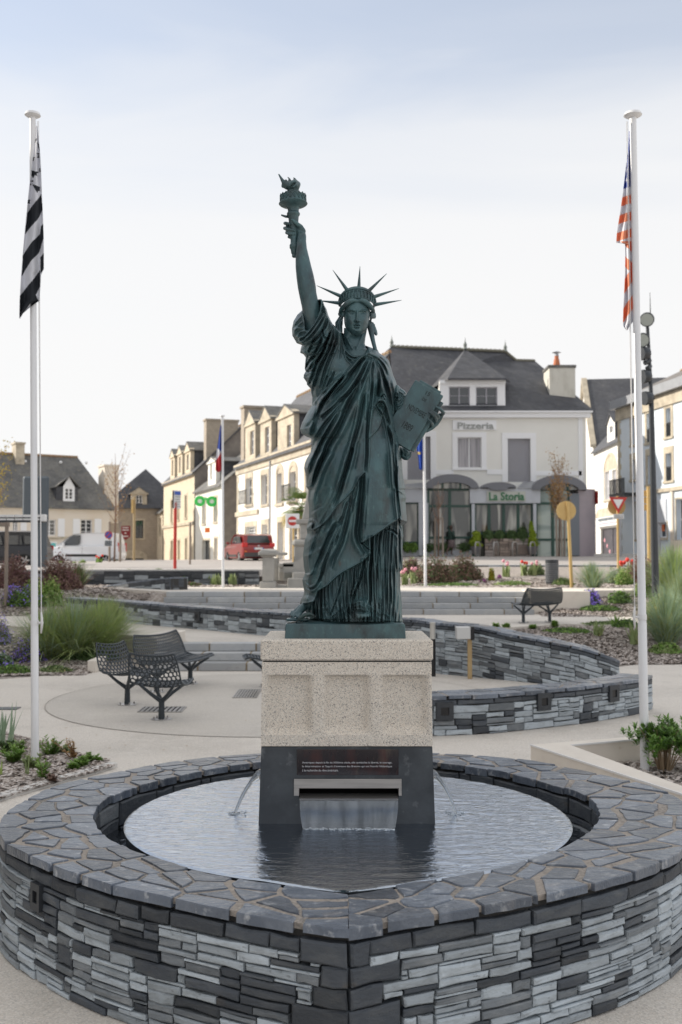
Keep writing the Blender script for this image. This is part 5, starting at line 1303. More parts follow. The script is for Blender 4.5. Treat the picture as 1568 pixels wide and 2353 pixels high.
    # ---- palla: the large wrap
    palla=A1([(1400,760),(1180,842),(1050,955),(940,1050),(868,1172),(740,1235),(640,1305),(560,1390),(500,1450)]) + A2([(330,290),(242,400),(170,520),(100,640),(40,700),(-60,900),(-60,1600)]) + A3([(-60,600),(-60,940),(245,1005),(300,1010),(380,965),(480,870),(600,700),(700,610),(790,510),(870,360),(943,287)]) + \
            A3([(948,600),(922,850),(905,1165),(1000,1112),(1100,1050),(1240,950),(1370,862),(1380,880),(1560,930),(1560,100)]) + A2([(1700,1400),(1700,0)]) + A1([(1700,960),(1560,740)])
    D3=np.zeros_like(D);layer(D3,U,V,palla,.078,1.5,.009)
    in2=(D3>.03) & ~ins;D[in2] -=(ch*low)[in2]*.97;D+=np.maximum(D2,D3)*(np.clip((V-1560)/300,0,1)*.55+.45)
    # curled corner
    layer(D,U,V,A3([(903,1172),(960,1135),(1035,1098),(1028,1285),(960,1250)]),.022,2,0);fold(D,U,V,A3([(905,1175),(940,1215),(1025,1283)]),7,.022,-1,(0,.1))
    # great diagonal folds
    for pts,w,a,sd in (
        ([(905,60),(820,230),(740,400),(650,600),(570,760),(470,930),(400,1080),(310,1280),(255,1480),(235,1600)],21,.046,-1),
        ([(950,210),(905,470),(865,680),(805,900),(760,1060),(705,1260),(640,1450),(605,1600)],13,.036,1),
        ([(1060,90),(1035,380),(1005,640),(988,880),(985,1080),(965,1330)],9,.026,-1),
        ([(1000,260),(1005,420),(990,620)],9,.016,1),
        ([(1215,40),(1270,240),(1320,470),(1370,700),(1400,840)],17,.052,1),
        ([(1300,60),(1350,300),(1390,560),(1410,700)],9,.022,-1),
        ([(1160,60),(1150,200),(1135,300)],9,.024,-1),
        ([(690,10),(590,110),(480,250),(380,390),(320,520),(270,650),(245,760),(225,860)],13,.036,1),
        ([(640,60),(540,170),(440,300),(350,450),(300,600)],8,.018,-1),
        ([(860,70),(740,240),(640,330),(560,420),(470,500),(365,590)],12,.030,1),
        ([(700,310),(600,440),(480,590),(380,720),(300,860),(240,1000),(170,1140)],12,.026,1),
        ([(620,480),(540,620),(470,740),(380,900),(310,1060),(250,1200),(210,1400),(190,1560)],14,.038,-1),
        ([(520,640),(430,800),(330,980),(240,1150),(170,1330)],8,.016,1),
        ([(300,340),(290,500),(230,640),(150,720)],10,.018,-1),
        ([(1250,600),(1285,760),(1320,960),(1335,1200),(1360,1568)],8,.024,1),
        ([(1295,640),(1330,900),(1340,1100),(1360,1300)],6,.012,-1),
        ([(1370,900),(1365,1100),(1370,1300),(1385,1568)],11,.040,1),
        ([(1210,420),(1260,560),(1300,660),(1375,790)],12,.040,1),
        ([(870,900),(850,1050),(800,1300)],14,.010,1),([(760,320),(640,620),(560,820)],16,.010,1),([(830,640),(780,820),(700,980)],22,.008,-1)):
        fold(D,U,V,A2(pts),w,a,sd,(.1,.1))
    for pts,w,a,sd in (([(390,-20),(300,160),(245,300),(215,450)],12,.034,-1),([(500,-10),(400,150),(330,310),(280,470),(245,620),(240,720)],16,.042,-1),([(790,-30),(740,130),(690,300),(640,470),(590,610),(540,720)],14,.034,1),
        ([(330,150),(280,300),(250,450)],7,.014,1),([(250,800),(330,740),(400,690)],9,.010,1),([(215,960),(260,910),(300,930),(280,990)],8,.030,1),([(560,470),(520,600),(430,760),(340,880)],14,.010,1),([(985,330),(960,600),(945,850),(930,1060)],8,.010,1)):
        fold(D,U,V,A3(pts),w,a,sd,(.06,.15))
    for pts,w,a,sd in (
        ([(720,0),(700,150),(650,330),(560,600),(450,800),(330,1100),(240,1420)],10,.012,1),([(1290,0),(1310,250),(1350,560),(1390,860)],7,.022,1),([(1330,100),(1345,520)],6,.02,1)):
        fold(D,U,V,A3(pts),w,a,sd,(.1,.1))
    # folds gathered at the right shoulder
    for pts,w,a,sd in (
        ([(1262,890),(1180,1030),(1120,1160),(1010,1330),(880,1500),(760,1600)],11,.030,1),([(1240,880),(1120,960),(1040,1060),(960,1150),(890,1260),(740,1420),(600,1568)],13,.034,1),
        ([(1285,900),(1230,1080),(1180,1200),(1130,1330),(1090,1480)],8,.020,-1),([(1310,920),(1290,1150),(1295,1300),(1290,1500)],7,.013,1),([(1345,940),(1390,1120),(1405,1300),(1385,1500)],10,.028,-1),
        ([(1370,930),(1440,1120),(1480,1300),(1520,1450)],12,.036,1),([(1390,915),(1480,1050),(1540,1200)],9,.026,1),([(1405,890),(1500,980),(1560,1080)],7,.020,1),
        ([(865,1175),(800,1260),(700,1380),(600,1500),(520,1600)],9,.034,1),([(830,1200),(700,1290),(600,1390),(500,1500)],7,.014,1),([(1160,900),(1060,1010),(960,1140),(870,1200)],8,.018,1),
        ([(1100,960),(1000,1080),(870,1180)],6,.010,-1)):
        fold(D,U,V,A1(pts),w,a,sd,(.04,.18))
    ridge(D,U,V,A1([(1180,855),(1240,830),(1310,860),(1390,900),(1450,880)]),7,.022);bump(D,U,V,*A1([(1370,860)])[0],12,10,.03);bump(D,U,V,*A1([(1250,790)])[0],8,7,.02)
    # chest dress folds, neckline
    for pts,w,a,sd in (
        ([(690,400),(665,600),(600,800),(500,1000),(430,1180),(380,1350),(360,1500)],9,.030,1),([(740,430),(725,650),(650,850),(570,1060),(510,1280),(470,1450)],9,.026,-1),([(640,560),(560,700),(500,850),(400,1050),(330,1250)],9,.026,1),
        ([(790,520),(810,680),(800,850),(780,950)],7,.008,1),([(835,600),(880,760),(970,850),(1100,880)],6,.017,1),([(850,700),(900,850),(1000,910),(1090,900)],6,.016,1),([(865,800),(910,920),(990,1000)],6,.014,1),
        ([(900,640),(960,750),(1060,830),(1180,850)],5,.012,-1),([(700,1120),(660,1220),(600,1340),(550,1420)],7,.014,1),([(590,1180),(540,1330),(500,1450)],8,.024,-1),([(690,560),(690,760),(640,900)],6,.012,-1)):
        fold(D,U,V,A1(pts),w,a,sd,(.08,.15))
    layer(D,U,V,A1([(812,572),(850,680),(900,785),(980,855),(1090,885),(1170,848),(1212,780),(1222,700),(1222,400),(812,400)]),-.115,2.2,0)
    # sleeve and its deep swags
    D4=np.zeros_like(D);layer(D4,U,V,A1([(470,-20),(490,60),(470,160),(430,270),(380,370),(300,480),(230,560),(150,580),(130,640),(200,700),(170,780),(230,860),(260,900),(420,860),(560,640),(700,380),(560,100),(520,-20)]),.034,2,.012);D+=D4
    layer(D,U,V,A1([(190,60),(235,330),(245,470),(290,480),(380,375),(435,275),(470,160),(480,20)]),-.075,3,0)
    for pts,w,a,sd in (
        ([(520,60),(520,200),(440,330),(360,450),(270,560),(150,640)],8,.026,-1),([(560,180),(500,330),(420,460),(330,570),(230,650)],8,.026,-1),([(600,260),(560,400),(480,540),(380,640),(260,700)],9,.030,-1),
        ([(660,400),(620,540),(520,720),(420,830),(300,960),(245,1090)],10,.034,-1),([(500,560),(470,700),(380,820),(260,900)],9,.034,-1),([(440,760),(360,900),(290,1000),(240,1080)],8,.028,1),([(560,720),(480,900),(400,990),(300,1100),(250,1120)],9,.032,-1),
        ([(430,980),(380,1080),(330,1120),(260,1120)],7,.024,1),([(400,1150),(330,1250),(310,1330)],9,.028,1),([(600,600),(540,590),(520,540),(510,460)],7,.022,1),([(380,620),(330,740),(290,830)],8,.026,1),([(290,860),(270,960),(255,1060)],6,.018,1)):
        fold(D,U,V,A1(pts),w,a,sd,(.06,.12))
    for pts in ([(60,560),(80,470),(150,440),(240,460)],[(120,600),(140,520),(200,490),(270,490)],[(60,600),(120,660),(220,640),(300,560)],[(50,420),(110,330),(190,240)],[(70,480),(130,400),(210,330)],[(100,560),(150,590),(230,570)]):ridge(D,U,V,A1(pts),4.5,.020)
    # small overlapping tails on the right hip
    for poly in (A2([(1145,300),(1110,420),(1030,480),(1010,700),(990,890),(1060,830),(1140,740),(1185,650),(1195,550),(1230,480),(1245,310)]),A2([(1290,640),(1310,780),(1340,932),(1368,880),(1390,840),(1340,740)])):
        layer(D,U,V,poly,.016,1.4,.006)
    layer(D,U,V,A2([(1110,420),(1140,320),(1200,315),(1250,380),(1300,520),(1380,780),(1330,720),(1240,560),(1180,380)]),.022,1.6,.006)
    fold(D,U,V,A2([(1110,425),(1150,370),(1210,380),(1250,470)]),6,.024,-1,(0,.1));fold(D,U,V,A2([(1120,440),(1160,500),(1195,550)]),5,.018,1,(0,.1));fold(D,U,V,A2([(1185,300),(1215,265),(1240,310)]),4,.020,1,(0,0))
    # side drapes at the far right edge
    layer(D,U,V,A3([(1335,505),(1400,540),(1463,595),(1500,500),(1480,300),(1360,200)]),.020,1.4,.004)
    fold(D,U,V,A3([(1340,520),(1350,700),(1370,860),(1372,1100),(1380,1500)]),7,.030,1,(.02,.1));fold(D,U,V,A3([(1210,990),(1290,1010),(1350,1060),(1365,1110)]),7,.024,1,(.1,.1))
    fold(D,U,V,A3([(1380,950),(1412,1060),(1410,1200)]),5,.018,1,(.1,.1))
depthR=[(1196,.03),(1230,.075),(1300,.105),(1360,.120),(1400,.125),(1470,.150),(1560,.165),(1700,.185),(1900,.195),(2200,.200),(2380,.205),(2440,.215),(2488,.225)]
robe=relief('robe',bronze,statue,1197,2487,LEFT,RIGHT,depthR,robe_fn,640,300,Rb=[(1300,1196),(1345,1250),(1405,1300),(1460,1350),(1513,1399)]+[q for q in RIGHT if q[1]>1400])

# ---- head
HL=[(1392,1182),(1380,1200),(1374,1225),(1375,1250),(1377,1275),(1378,1292),(1382,1309),(1390,1322),(1401,1333),(1413,1341),(1424,1344)]
HR=[(1468,1182),(1480,1200),(1484,1225),(1482,1250),(1479,1275),(1476,1292),(1472,1309),(1466,1322),(1458,1332),(1448,1340),(1438,1344)]
def face_fn(D,U,V,Tt):
    c=1429
    ridge(D,U,V,A5([(608,1150),(700,1118),(790,1140)]),3.2,.0085);ridge(D,U,V,A5([(885,1150),(960,1122),(1060,1150)]),3.2,.0085)
    bump(D,U,V,1407,1252,9.5,6,-.016);bump(D,U,V,1453,1252,9.5,6,-.016);bump(D,U,V,1430,1236,12,9,.004)
    bump(D,U,V,1406,1252.5,5.6,3.2,.0085);bump(D,U,V,1453,1253,5.6,3.2,.0085)
    for x in (1406,1453):ridge(D,U,V,[(x-7,1252),(x,1247.5),(x+7,1252)],1.5,.005);ridge(D,U,V,[(x-6,1255),(x,1257.5),(x+6,1255)],1.3,.003)
    ridge(D,U,V,[(1431,1240),(1430,1256),(1429,1270),(1428.5,1283)],4.6,.020,(.25,.0));bump(D,U,V,1428.5,1281,6.5,5,.012)
    bump(D,U,V,1420,1283,3.6,3.2,.008);bump(D,U,V,1437,1283,3.6,3.2,.008);bump(D,U,V,1428,1289.5,9,2.2,-.010)
    ridge(D,U,V,[(1414,1300),(1423,1296.5),(1428,1298),(1433,1296.5),(1442,1300)],2.1,.0075);ridge(D,U,V,[(1415,1302),(1428,1302.5),(1441,1302)],1.3,-.0085);ridge(D,U,V,[(1417,1305),(1428,1308),(1439,1305)],2.6,.0085)
    bump(D,U,V,1428,1313,11,2.5,-.006);bump(D,U,V,1429,1324,12,7,.010);bump(D,U,V,1399,1281,13,14,.006);bump(D,U,V,1459,1281,13,14,.006);bump(D,U,V,1429,1222,30,13,.004)
head=relief('head',bronze,statue,1182,1344,HL,HR,[(1182,.050),(1200,.085),(1240,.098),(1290,.098),(1315,.092),(1335,.075),(1344,.050)],face_fn,150,110,p=2.6,dback=[(1182,.07),(1230,.10),(1290,.08),(1344,.03)],yo=.012)
NL=[(1377,1310),(1376,1330),(1375,1345),(1374,1370),(1372,1400),(1365,1425)];NR=[(1470,1310),(1467,1330),(1463,1350),(1460,1375),(1466,1392),(1490,1402),(1500,1425)]
def neck_fn(D,U,V,Tt):
    ridge(D,U,V,[(1455,1335),(1440,1370),(1424,1402)],5,.010);ridge(D,U,V,[(1385,1345),(1400,1375),(1416,1402)],5,.010);bump(D,U,V,1419,1392,5,6,-.010);bump(D,U,V,1395,1365,9,24,.006);bump(D,U,V,1424,1340,30,12,-.012)
relief('neck',bronze,statue,1312,1424,NL,NR,[(1312,.055),(1345,.060),(1380,.066),(1400,.080),(1424,.100)],neck_fn,60,60,p=2.2)
mb=MB()
def cap_(mb,pts,rs,n=10):
    mb.tube([SP(*q)for q in pts],[r_*M for r_ in rs],n)
    mb.ball(tuple(SP(*pts[0])),rs[0]*M,8);mb.ball(tuple(SP(*pts[-1])),rs[-1]*M,8)
def s3(pts,d):return [(x,y,d_)for(x,y),d_ in zip(pts,d if hasattr(d,'__len__')else[d]*len(pts))]
# hair: parted roll, bunches over the ears, mass at the back
cap_(mb,s3(A5([(850,925),(760,905),(690,925),(610,975),(540,1045),(480,1110),(455,1170)]),(.098,.104,.104,.095,.078,.055,.03)),(6,9.5,11,11,10.5,9,7))
cap_(mb,s3(A5([(858,925),(930,905),(1010,930),(1080,985),(1140,1050),(1185,1110),(1205,1150)]),(.098,.104,.104,.095,.078,.055,.03)),(6,9.5,11,11,10.5,9,7))
mb.ball(tuple(SP(1428,1222,-.045)),50*M,14,sq=(1.05,.9,1.0))
for x0_,x1_,yy in ((470,530,1150),(455,535,1175),(430,525,1205),(440,520,1232)):cap_(mb,s3(A5([(x0_,yy),(x1_,yy+18)]),(.0,.035)),(5,6.5),8)
for x0_,x1_,yy in ((1150,1220,1180),(1150,1232,1205),(1155,1238,1232),(1150,1240,1262),(1150,1230,1288)):cap_(mb,s3(A5([(x0_,yy),(x1_,yy+4)]),(.030,-.005)),(6,5),8)
cap_(mb,s3(A5([(470,1290),(430,1420),(420,1560),(450,1650)]),(-.05,-.07,-.06,-.02)),(9,17,13,8));cap_(mb,s3(A5([(480,1330),(450,1470),(470,1620)]),(-.03,-.03,-.01)),(8,11,8))
cap_(mb,s3(A5([(1110,1400),(1130,1520),(1160,1650),(1190,1800),(1215,1900),(1245,2010)]),(.0,.0,.01,.025,.04,.05)),(11,12,11,9,8.5,8));cap_(mb,s3(A5([(1180,1420),(1215,1520),(1240,1600),(1262,1660)]),(-.03,-.03,-.025,-.02)),(6,8,9,7))
for yy in range(1440,1680,34):cap_(mb,s3(A5([(1190+(yy-1440)*.30,yy),(1232+(yy-1440)*.19,yy+8)]),(.0,-.01)),(2.6,2.6),6)
hair=voxel(mb,'hair',bronze,statue,.0042,1)
mb=MB()                                             # ears with drop earrings
for xs_,sg in (((505,1310),-1),((1145,1340),1)):
    q=A5([xs_])[0];mb.ball(tuple(SP(q[0],q[1]-6,.0)),8*M,8,sq=(.55,.8,1.5));mb.ball(tuple(SP(q[0]+sg*1,q[1]+10,.012)),3.6*M,7,sq=(1,1,1.4))
mb.build('ears',bronze,statue,smooth=True)
# crown
mb=MB();na=90;rings=[]
def arc(a,u0,w,v0,h,d):return SP(u0+w*math.sin(a),v0-h*math.cos(a),d*math.cos(a)-.008)
for lv in ((1431,66,1228,33,.098),(1431,68,1226,36,.102),(1431,69,1224,39,.097),(1430.5,73,1213,55,.088),(1430.5,74.5,1211,57,.094),(1430,77,1210,60,.092),(1430,76,1208,63,.084),(1430,71,1210,60,.076),(1430,63,1222,38,.080)):
    rings.append([arc(-1.85+3.7*k/na,*lv)for k in range(na+1)])
for i in range(len(rings)):
    j=(i+1) % len(rings)
    for k in range(na):mb.quad(rings[i][k],rings[i][k+1],rings[j][k+1],rings[j][k])
crown=mb.build('crown',bronze,statue,smooth=True,angle=45)
mb=MB()
for k in range(15):                                   # raised ribs with arched heads between the niches
    a=-1.5+3.0*k/14;p0_,p1_=arc(a,1431,69.5,1224,39.5,.103),arc(a,1430.5,73.5,1213,55.5,.096);mb.tube([p0_,p1_],.0030,6)
    if k< 14:
        pts=[]
        for j in range(7):
            b=a+.214*j/6;t=.72+.24*math.sin(math.pi*j/6);pts.append(arc(b,1431,69.5,1224,39.5,.103).lerp(arc(b,1430.5,73.5,1213,55.5,.096),t))
        mb.tube(pts,.0022,5)
mb.build('crown_arcade',bronze,crown,smooth=True)
for (bx_,by_),(tx_,ty_) in (((1436,1156),(1441,1065)),((1389,1160),(1332,1080)),((1362,1184),(1267.7,1142.5)),((1354,1212),(1271,1202)),((1477,1163),(1548,1094.5)),((1499,1187),(1597,1154)),((1505,1218),(1607.6,1201))):
    b_,t_=SP(bx_,by_,.062 if abs(bx_-1430)<60 else .03),SP(tx_,ty_,.075 if abs(bx_-1430)<60 else .0);mb=MB()
    ax=(t_-b_).normalized();sd_=ax.cross(Vector((0,1,0))).normalized()*8.2*M;fr_=sd_.cross(ax).normalized()*5*M;b_=b_- ax*6*M
    mb.add([b_+sd_,b_-fr_*1.4,b_-sd_,b_+fr_,t_+sd_*.10,t_-fr_*.1,t_-sd_*.10,t_+fr_*.1],BOXF);mb.build('crown_ray',bronze,crown)
# raised arm and hand fused into one skin
mb=MB()
arm=[(1262,1345,.02,40),(1257,1310,.03,39),(1250,1270,.04,37),(1242,1220,.05,35),(1233,1180,.052,35),(1228,1147,.052,36.5),(1221,1105,.05,35),(1214,1065,.046,31.5),(1210,1030,.042,27.5),(1207,995,.036,22),(1207,965,.028,19),(1208,945,.022,18.5)]
mb.tube([SP(*q[:3])for q in arm],[q[3]*M for q in arm],20)
for q in arm[1:]:mb.ball(tuple(SP(*q[:3])),q[3]*M*.985,12)
bump_e=[(1205,1200,.075,20)]
cap_(mb,[(1209,950,.018),(1204,928,.008),(1190,912,-.004)],(18,19,17));cap_(mb,[(1196,935,-.008),(1178,925,-.016),(1160,915,-.02)],(15,14,12))
cap_(mb,[(1212,925,.018),(1203,907,.030),(1190,896,.044),(1176,884,.050),(1171,880,.048)],(13,10.5,8.5,7.2,6))                # thumb
for pts,r_ in (([(1178,900,-.030),(1155,897,-.030),(1140,893,-.008),(1146,893,.018),(1159,896,.030)],7.2),([(1180,912,-.03),(1152,912,-.03),(1139,913,-.004),(1150,917,.026),(1178,922,.032)],7.4),
                ([(1184,926,-.03),(1158,928,-.028),(1147,931,-.002),(1156,935,.024),(1177,938,.028)],7.2),([(1186,942,-.025),(1166,944,-.022),(1156,948,-.006),(1164,951,.008)],6.6)):
    cap_(mb,pts,[r_*1.1,r_*1.1,r_,r_*.95,r_*.8][:len(pts)],9)
armo=voxel(mb,'raised_arm',bronze,statue,.0040,2)
cap2=MB();cap_(cap2,[(1165,868,-.015),(1142,866,.0),(1128,861,.008)],(6,5,3.5));cap2.build('torch_spur',bronze,statue,smooth=True)
# torch
tb,tt=SP(1178.5,1031,.012),SP(1172.5,763,.0);ax=(tt-tb).normalized();H1=(tt-tb).length
def ty(cy):return H1*(2290-cy)/(2290-545)
K=M/6.535
prof=[(0,0)]+[(r_*K,ty(c))for c,r_ in((2285,40),(2270,60),(2240,66),(2215,58),(2180,80),(2100,92),(2060,100),(2045,118),(2010,124),(1985,118),(1970,124),(1950,112),(1925,98),(1850,92),(1700,104),(1500,118),(1330,130),(1230,140),(1205,150),(1180,170),(1150,176),(1125,166),(1105,146),(1050,146),(1000,165),(975,200),(950,270),(925,330),(905,365),(885,382),(872,372),(862,345),(848,345),(820,338),(700,338),(690,345),(680,338),(672,320),(672,190),(640,165),(620,150),(600,152),(585,160),(560,162),(545,150))]+[(0,ty(540))]
mb=MB();mb.lathe(prof,tuple(tb),tuple(ax),40);torch=mb.build('torch',bronze,statue,smooth=True,angle=40)
mb=MB();ua=Vector((1,0,0));ua=(ua-ax*ua.dot(ax)).normalized();ub=ax.cross(ua)
for k in range(18):                                   # pierced gallery of crossing arches with little knobs
    for s_ in (0,1):
        pts=[]
        for j in range(9):
            a=2*math.pi*(k+(j/8-.5)*2.0)/18;h=ty(838)+(ty(676)-ty(838))*math.sin(math.pi*j/8);pts.append(tb+ax*h+(ua*math.cos(a)+ub*math.sin(a))*(345*K))
    mb.tube(pts,.0024,5)
    a=2*math.pi*k/18;mb.ball(tuple(tb+ax*ty(668)+(ua*math.cos(a)+ub*math.sin(a))*(338*K)),.0042,6)
    mb.tube([tb+ax*ty(830)+(ua*math.cos(a)+ub*math.sin(a))*(344*K),tb+ax*ty(720)+(ua*math.cos(a)+ub*math.sin(a))*(344*K)],.0022,5)
mb.build('torch_gallery',bronze,torch,smooth=True)
mb=MB()
f6=lambda x,y,d=0:(*A6([(x,y)])[0],d)
for x,y,d,r_ in ((520,400,0,148),(440,420,.01,130),(590,380,-.01,90),(460,500,0,130),(330,405,.01,112),(260,400,.01,75),(545,470,0,100)):mb.ball(tuple(SP(*f6(x,y,d))),r_/6.535*M,14)
for pts,rs in (([(300,400,.01),(235,330,.015),(165,215,.015),(110,120,.01),(95,105,.01)],(75,62,36,22,15)),([(220,420,.01),(190,400,.01),(178,385,.01)],(55,30,14)),([(390,290,0),(380,230,0),(350,195,0),(325,185,0)],(50,28,16,8)),([(540,290,0),(520,240,0),(495,205,0),(487,190,0)],(50,36,18,8)),([(300,290,.02),(290,250,.02),(275,240,.02)],(36,18,8)),([(520,300,.04),(440,330,.05),(380,420,.05)],(40,45,30)),([(600,320,.03),(560,400,.06),(480,450,.06)],(36,40,26))):
    cap_(mb,[f6(*p)for p in pts],[r_/6.535 for r_ in rs],10)
voxel(mb,'flame',bronze,torch,.0036,3)
# tablet with inscription
TR,BR=SP(1774,1583,.105),SP(1640,1803,.10);WD=(SP(1774,1587,.105)-SP(1660,1541,.085)); 
up_=(TR-BR);Lg=up_.length;up_.normalize();wd=(WD-up_*WD.dot(up_)).normalized();Wd=128*M;nrm_t=wd.cross(up_);nrm_t=nrm_t if nrm_t.y< 0 else-nrm_t;TH=.040
mb=MB();c_=BR+up_*Lg/2-wd*Wd/2-nrm_t*TH/2
mb.obox(c_,wd*(Wd/2),up_*(Lg/2),nrm_t*(TH/2));tab=mb.build('tablet',bronze,statue,bevel=.003)
mb=MB()                                             # the shouldered second leaf of the tablet
mb.obox(c_+up_*(.016)+wd*.0+nrm_t*(-.004),wd*(Wd/2-16*M),up_*(Lg/2),nrm_t*(TH/2-.006));mb.obox(c_+wd*(.020)-nrm_t*.016-up_*.012,wd*(Wd/2),up_*(Lg/2-.02),nrm_t*(TH/2-.004));mb.build('tablet_back_leaf',bronze,tab,bevel=.002)
ink=mat('bronze_incised',(0.006,0.010,0.011),rough=0.7)
def onface(x,y):rx,rz=sray(x,y);d=Vector((rx,1,rz));o_=Vector((0,0,HC));t=(BR-o_).dot(nrm_t)/d.dot(nrm_t);return o_+d*t+nrm_t*.0006
for s_,x,y,w,h in (('15',1713,1575,17,16),('DE',1698.5,1599.5,17.5,11.5),('NOVEMBRE',1668.5,1644.5,79,24),('1889',1631.5,1706,42,28)):
    text_mesh(s_,'inscription',ink,tab,onface(x,y),wd,up_,width=w*M,height=h*M,depth=.0004)
# left hand around the tablet
mb=MB()
for pts,rs in (([(1240,895,.13),(1310,930,.13),(1370,975,.11),(1415,1035,.08),(1400,1060,.05)],(30,39,44,48,50)),([(1115,985,.135),(1170,1010,.14),(1240,1060,.135),(1295,1120,.10),(1290,1150,.06)],(28,36,41,44,46)),
                ([(1072,1025,.135),(1120,1050,.142),(1190,1110,.14),(1240,1190,.10),(1235,1230,.06)],(28,36,41,44,46)),([(1038,1175,.135),(1070,1205,.138),(1115,1260,.13),(1150,1310,.09),(1140,1340,.05)],(26,33,38,40,42))):
    cap_(mb,[(*A7([(x,y)])[0],d)for x,y,d in pts],[r_/6.03 for r_ in rs],9)
for pts,rs in (([(1400,1050,.03),(1330,1170,.02),(1240,1290,.02),(1130,1390,.03),(1020,1460,.04),(900,1500,.03)],(44,60,66,60,50,50)),([(1330,1100,.03),(1210,1230,.02),(1100,1330,.03)],(60,60,55)),([(900,1400,.02),(700,1300,.0),(500,1100,-.02)],(55,60,70))):
    cap_(mb,[(*A7([(x,y)])[0],d)for x,y,d in pts],[r_/6.03 for r_ in rs],10)
voxel(mb,'left_hand',bronze,statue,.0040,2)
# left sleeve, gathered over the forearm, and the loop of cloth under the tablet
def slv(D,U,V,Tt):
    for pts in ([(1390,330),(1380,270),(1400,240),(1420,280),(1400,340),(1380,380)],[(1390,420),(1450,400),(1490,330),(1520,270)],[(1400,460),(1440,440),(1490,380)],[(1400,490),(1430,500),(1470,450)],[(1420,220),(1470,250),(1500,300)],[(1440,190),(1490,220),(1520,250)],[(1400,350),(1440,330),(1480,270)]):ridge(D,U,V,A2(pts),3.6,.016,(.05,.1))
    for pts in ([(1395,300),(1385,360)],[(1400,520),(1420,520),(1440,480)]):ridge(D,U,V,A2(pts),5,-.03,(.1,.1))
relief('left_sleeve',bronze,statue,1541,1656,[(1585,1541),(1572,1560),(1570,1600),(1572,1656)],[(1594,1541),(1605,1553),(1618,1561),(1627,1573),(1628,1600),(1619,1625),(1605,1650),(1596,1656)],[(1541,.03),(1570,.085),(1600,.095),(1640,.08),(1656,.05)],slv,70,60,nback=20)
mb=MB()
for pts,rs in (([(390,1900,.02),(450,2000,.05),(520,2050,.06),(560,1980,.06)],(30,22,20,18)),([(400,1980,.02),(440,2080,.05),(530,2130,.06),(610,2060,.05),(640,1980,.03)],(34,26,22,20,22)),([(400,2060,.0),(460,2140,.03),(540,2160,.04),(620,2090,.03)],(40,34,28,24)),([(480,1930,.07),(500,1990,.075),(530,2010,.07)],(16,13,12)),([(400,1930,-.01),(520,2050,-.01),(600,2030,-.01)],(70,95,60)),([(420,1930,.0),(470,1960,.0),(520,1990,.0)],(70,80,70))):
    cap_(mb,[(*A7([(x,y)])[0],d)for x,y,d in pts],[r_/6.03 for r_ in rs],10)
voxel(mb,'cloth_loop',bronze,statue,.0045,1)
# feet
mb=MB()                                             # bare right foot stepping out on the left
for pts,rs in (([(260,1010,.10),(210,1060,.13),(165,1110,.155)],(52,48,36)),([(200,1040,.08),(140,1090,.12),(110,1120,.14)],(44,36,28)),([(165,1110,.15),(150,1140,.175),(160,1158,.185)],(22,19,17)),([(205,1110,.16),(185,1140,.18),(180,1150,.185)],(20,17,14)),([(130,1105,.15),(112,1140,.17),(108,1155,.175)],(17,15,13)),([(105,1100,.13),(88,1132,.155),(84,1146,.16)],(16,13,12)),([(90,1085,.12),(76,1110,.14),(72,1126,.145)],(14,12,11))):
    cap_(mb,[(*A4([(x,y)])[0],d)for x,y,d in pts],[r_/3.136 for r_ in rs],10)
mb.obox(SP(*A4([(160,1186)])[0],.13),(42*M,0,0),(0,.05,0),(0,0,5*M));voxel(mb,'foot',bronze,statue,.0042,1)
mb=MB()
for pts,rs in (([(940,1040,.22),(950,1100,.25),(960,1130,.265)],(60,50,40)),([(900,1090,.25),(915,1135,.285),(925,1155,.29)],(32,26,20)),([(950,1095,.255),(965,1135,.295),(970,1152,.297)],(25,21,16)),([(1000,1095,.255),(1010,1138,.29),(1014,1152,.292)],(23,19,15)),([(1040,1100,.245),(1045,1140,.275),(1048,1150,.277)],(21,17,13)),([(1070,1105,.235),(1072,1142,.26)],(19,14))):
    cap_(mb,[(*A4([(x,y)])[0],d)for x,y,d in pts],[r_/3.136 for r_ in rs],10)
voxel(mb,'foot',bronze,statue,.0042,1)
# broken chain and shackle
ch_=MB();q_=[A4([p])[0]for p in((180,1215),(215,1200),(255,1185),(300,1170),(340,1160))]
for k,(x,y) in enumerate(q_):
    c0=SP(x,y,.235);r_=20/3.136*M;pts=[c0+Vector((math.cos(a)*r_*1.3,(-.4 if k%2 else .6)*math.sin(a)*r_,math.sin(a)*r_*(.9 if k%2 else .5)))for a in np.linspace(0,2*math.pi,13)];ch_.tube(pts,5.5/3.136*M,6,cap=False)
cap_(ch_,[(*A4([(x,y)])[0],.225)for x,y in((145,1222),(190,1170),(250,1130),(320,1115),(380,1150))],(3,7,9,8,5));ch_.build('broken_chain',bronze_dark,statue,smooth=True)
# plinth
mb=MB();a_,b_=SP(1140,2552,.262),SP(1624.5,2552,.262);tz=SP(1380,2497,.262).z;bz=zG2-.003
mb.hexa([(a_.x,a_.y,bz),(b_.x,b_.y,bz),(b_.x,SY+.27,bz),(a_.x,SY+.27,bz)],[(a_.x+.004,a_.y+.004,tz),(b_.x-.004,b_.y+.004,tz),(b_.x-.004,SY+.266,tz),(a_.x+.004,SY+.266,tz)]);mb.build('plinth',bronze,statue,bevel=.004)
g_=np.random.RandomState(2);mb=MB();n1,n2=60,40
for j in range(n2+1):
    for i in range(n1+1):
        s_,t=i/n1,j/n2;x=a_.x+.02+(b_.x-a_.x-.04)*s_;y=a_.y+.012+(.5)*t;e=min(1,min(s_,1-s_,t*1.3)*10);mb.v.append((x,y,tz-.004+e*(.012+.004*math.sin(x*60)*math.sin(y*50))+.010*t))
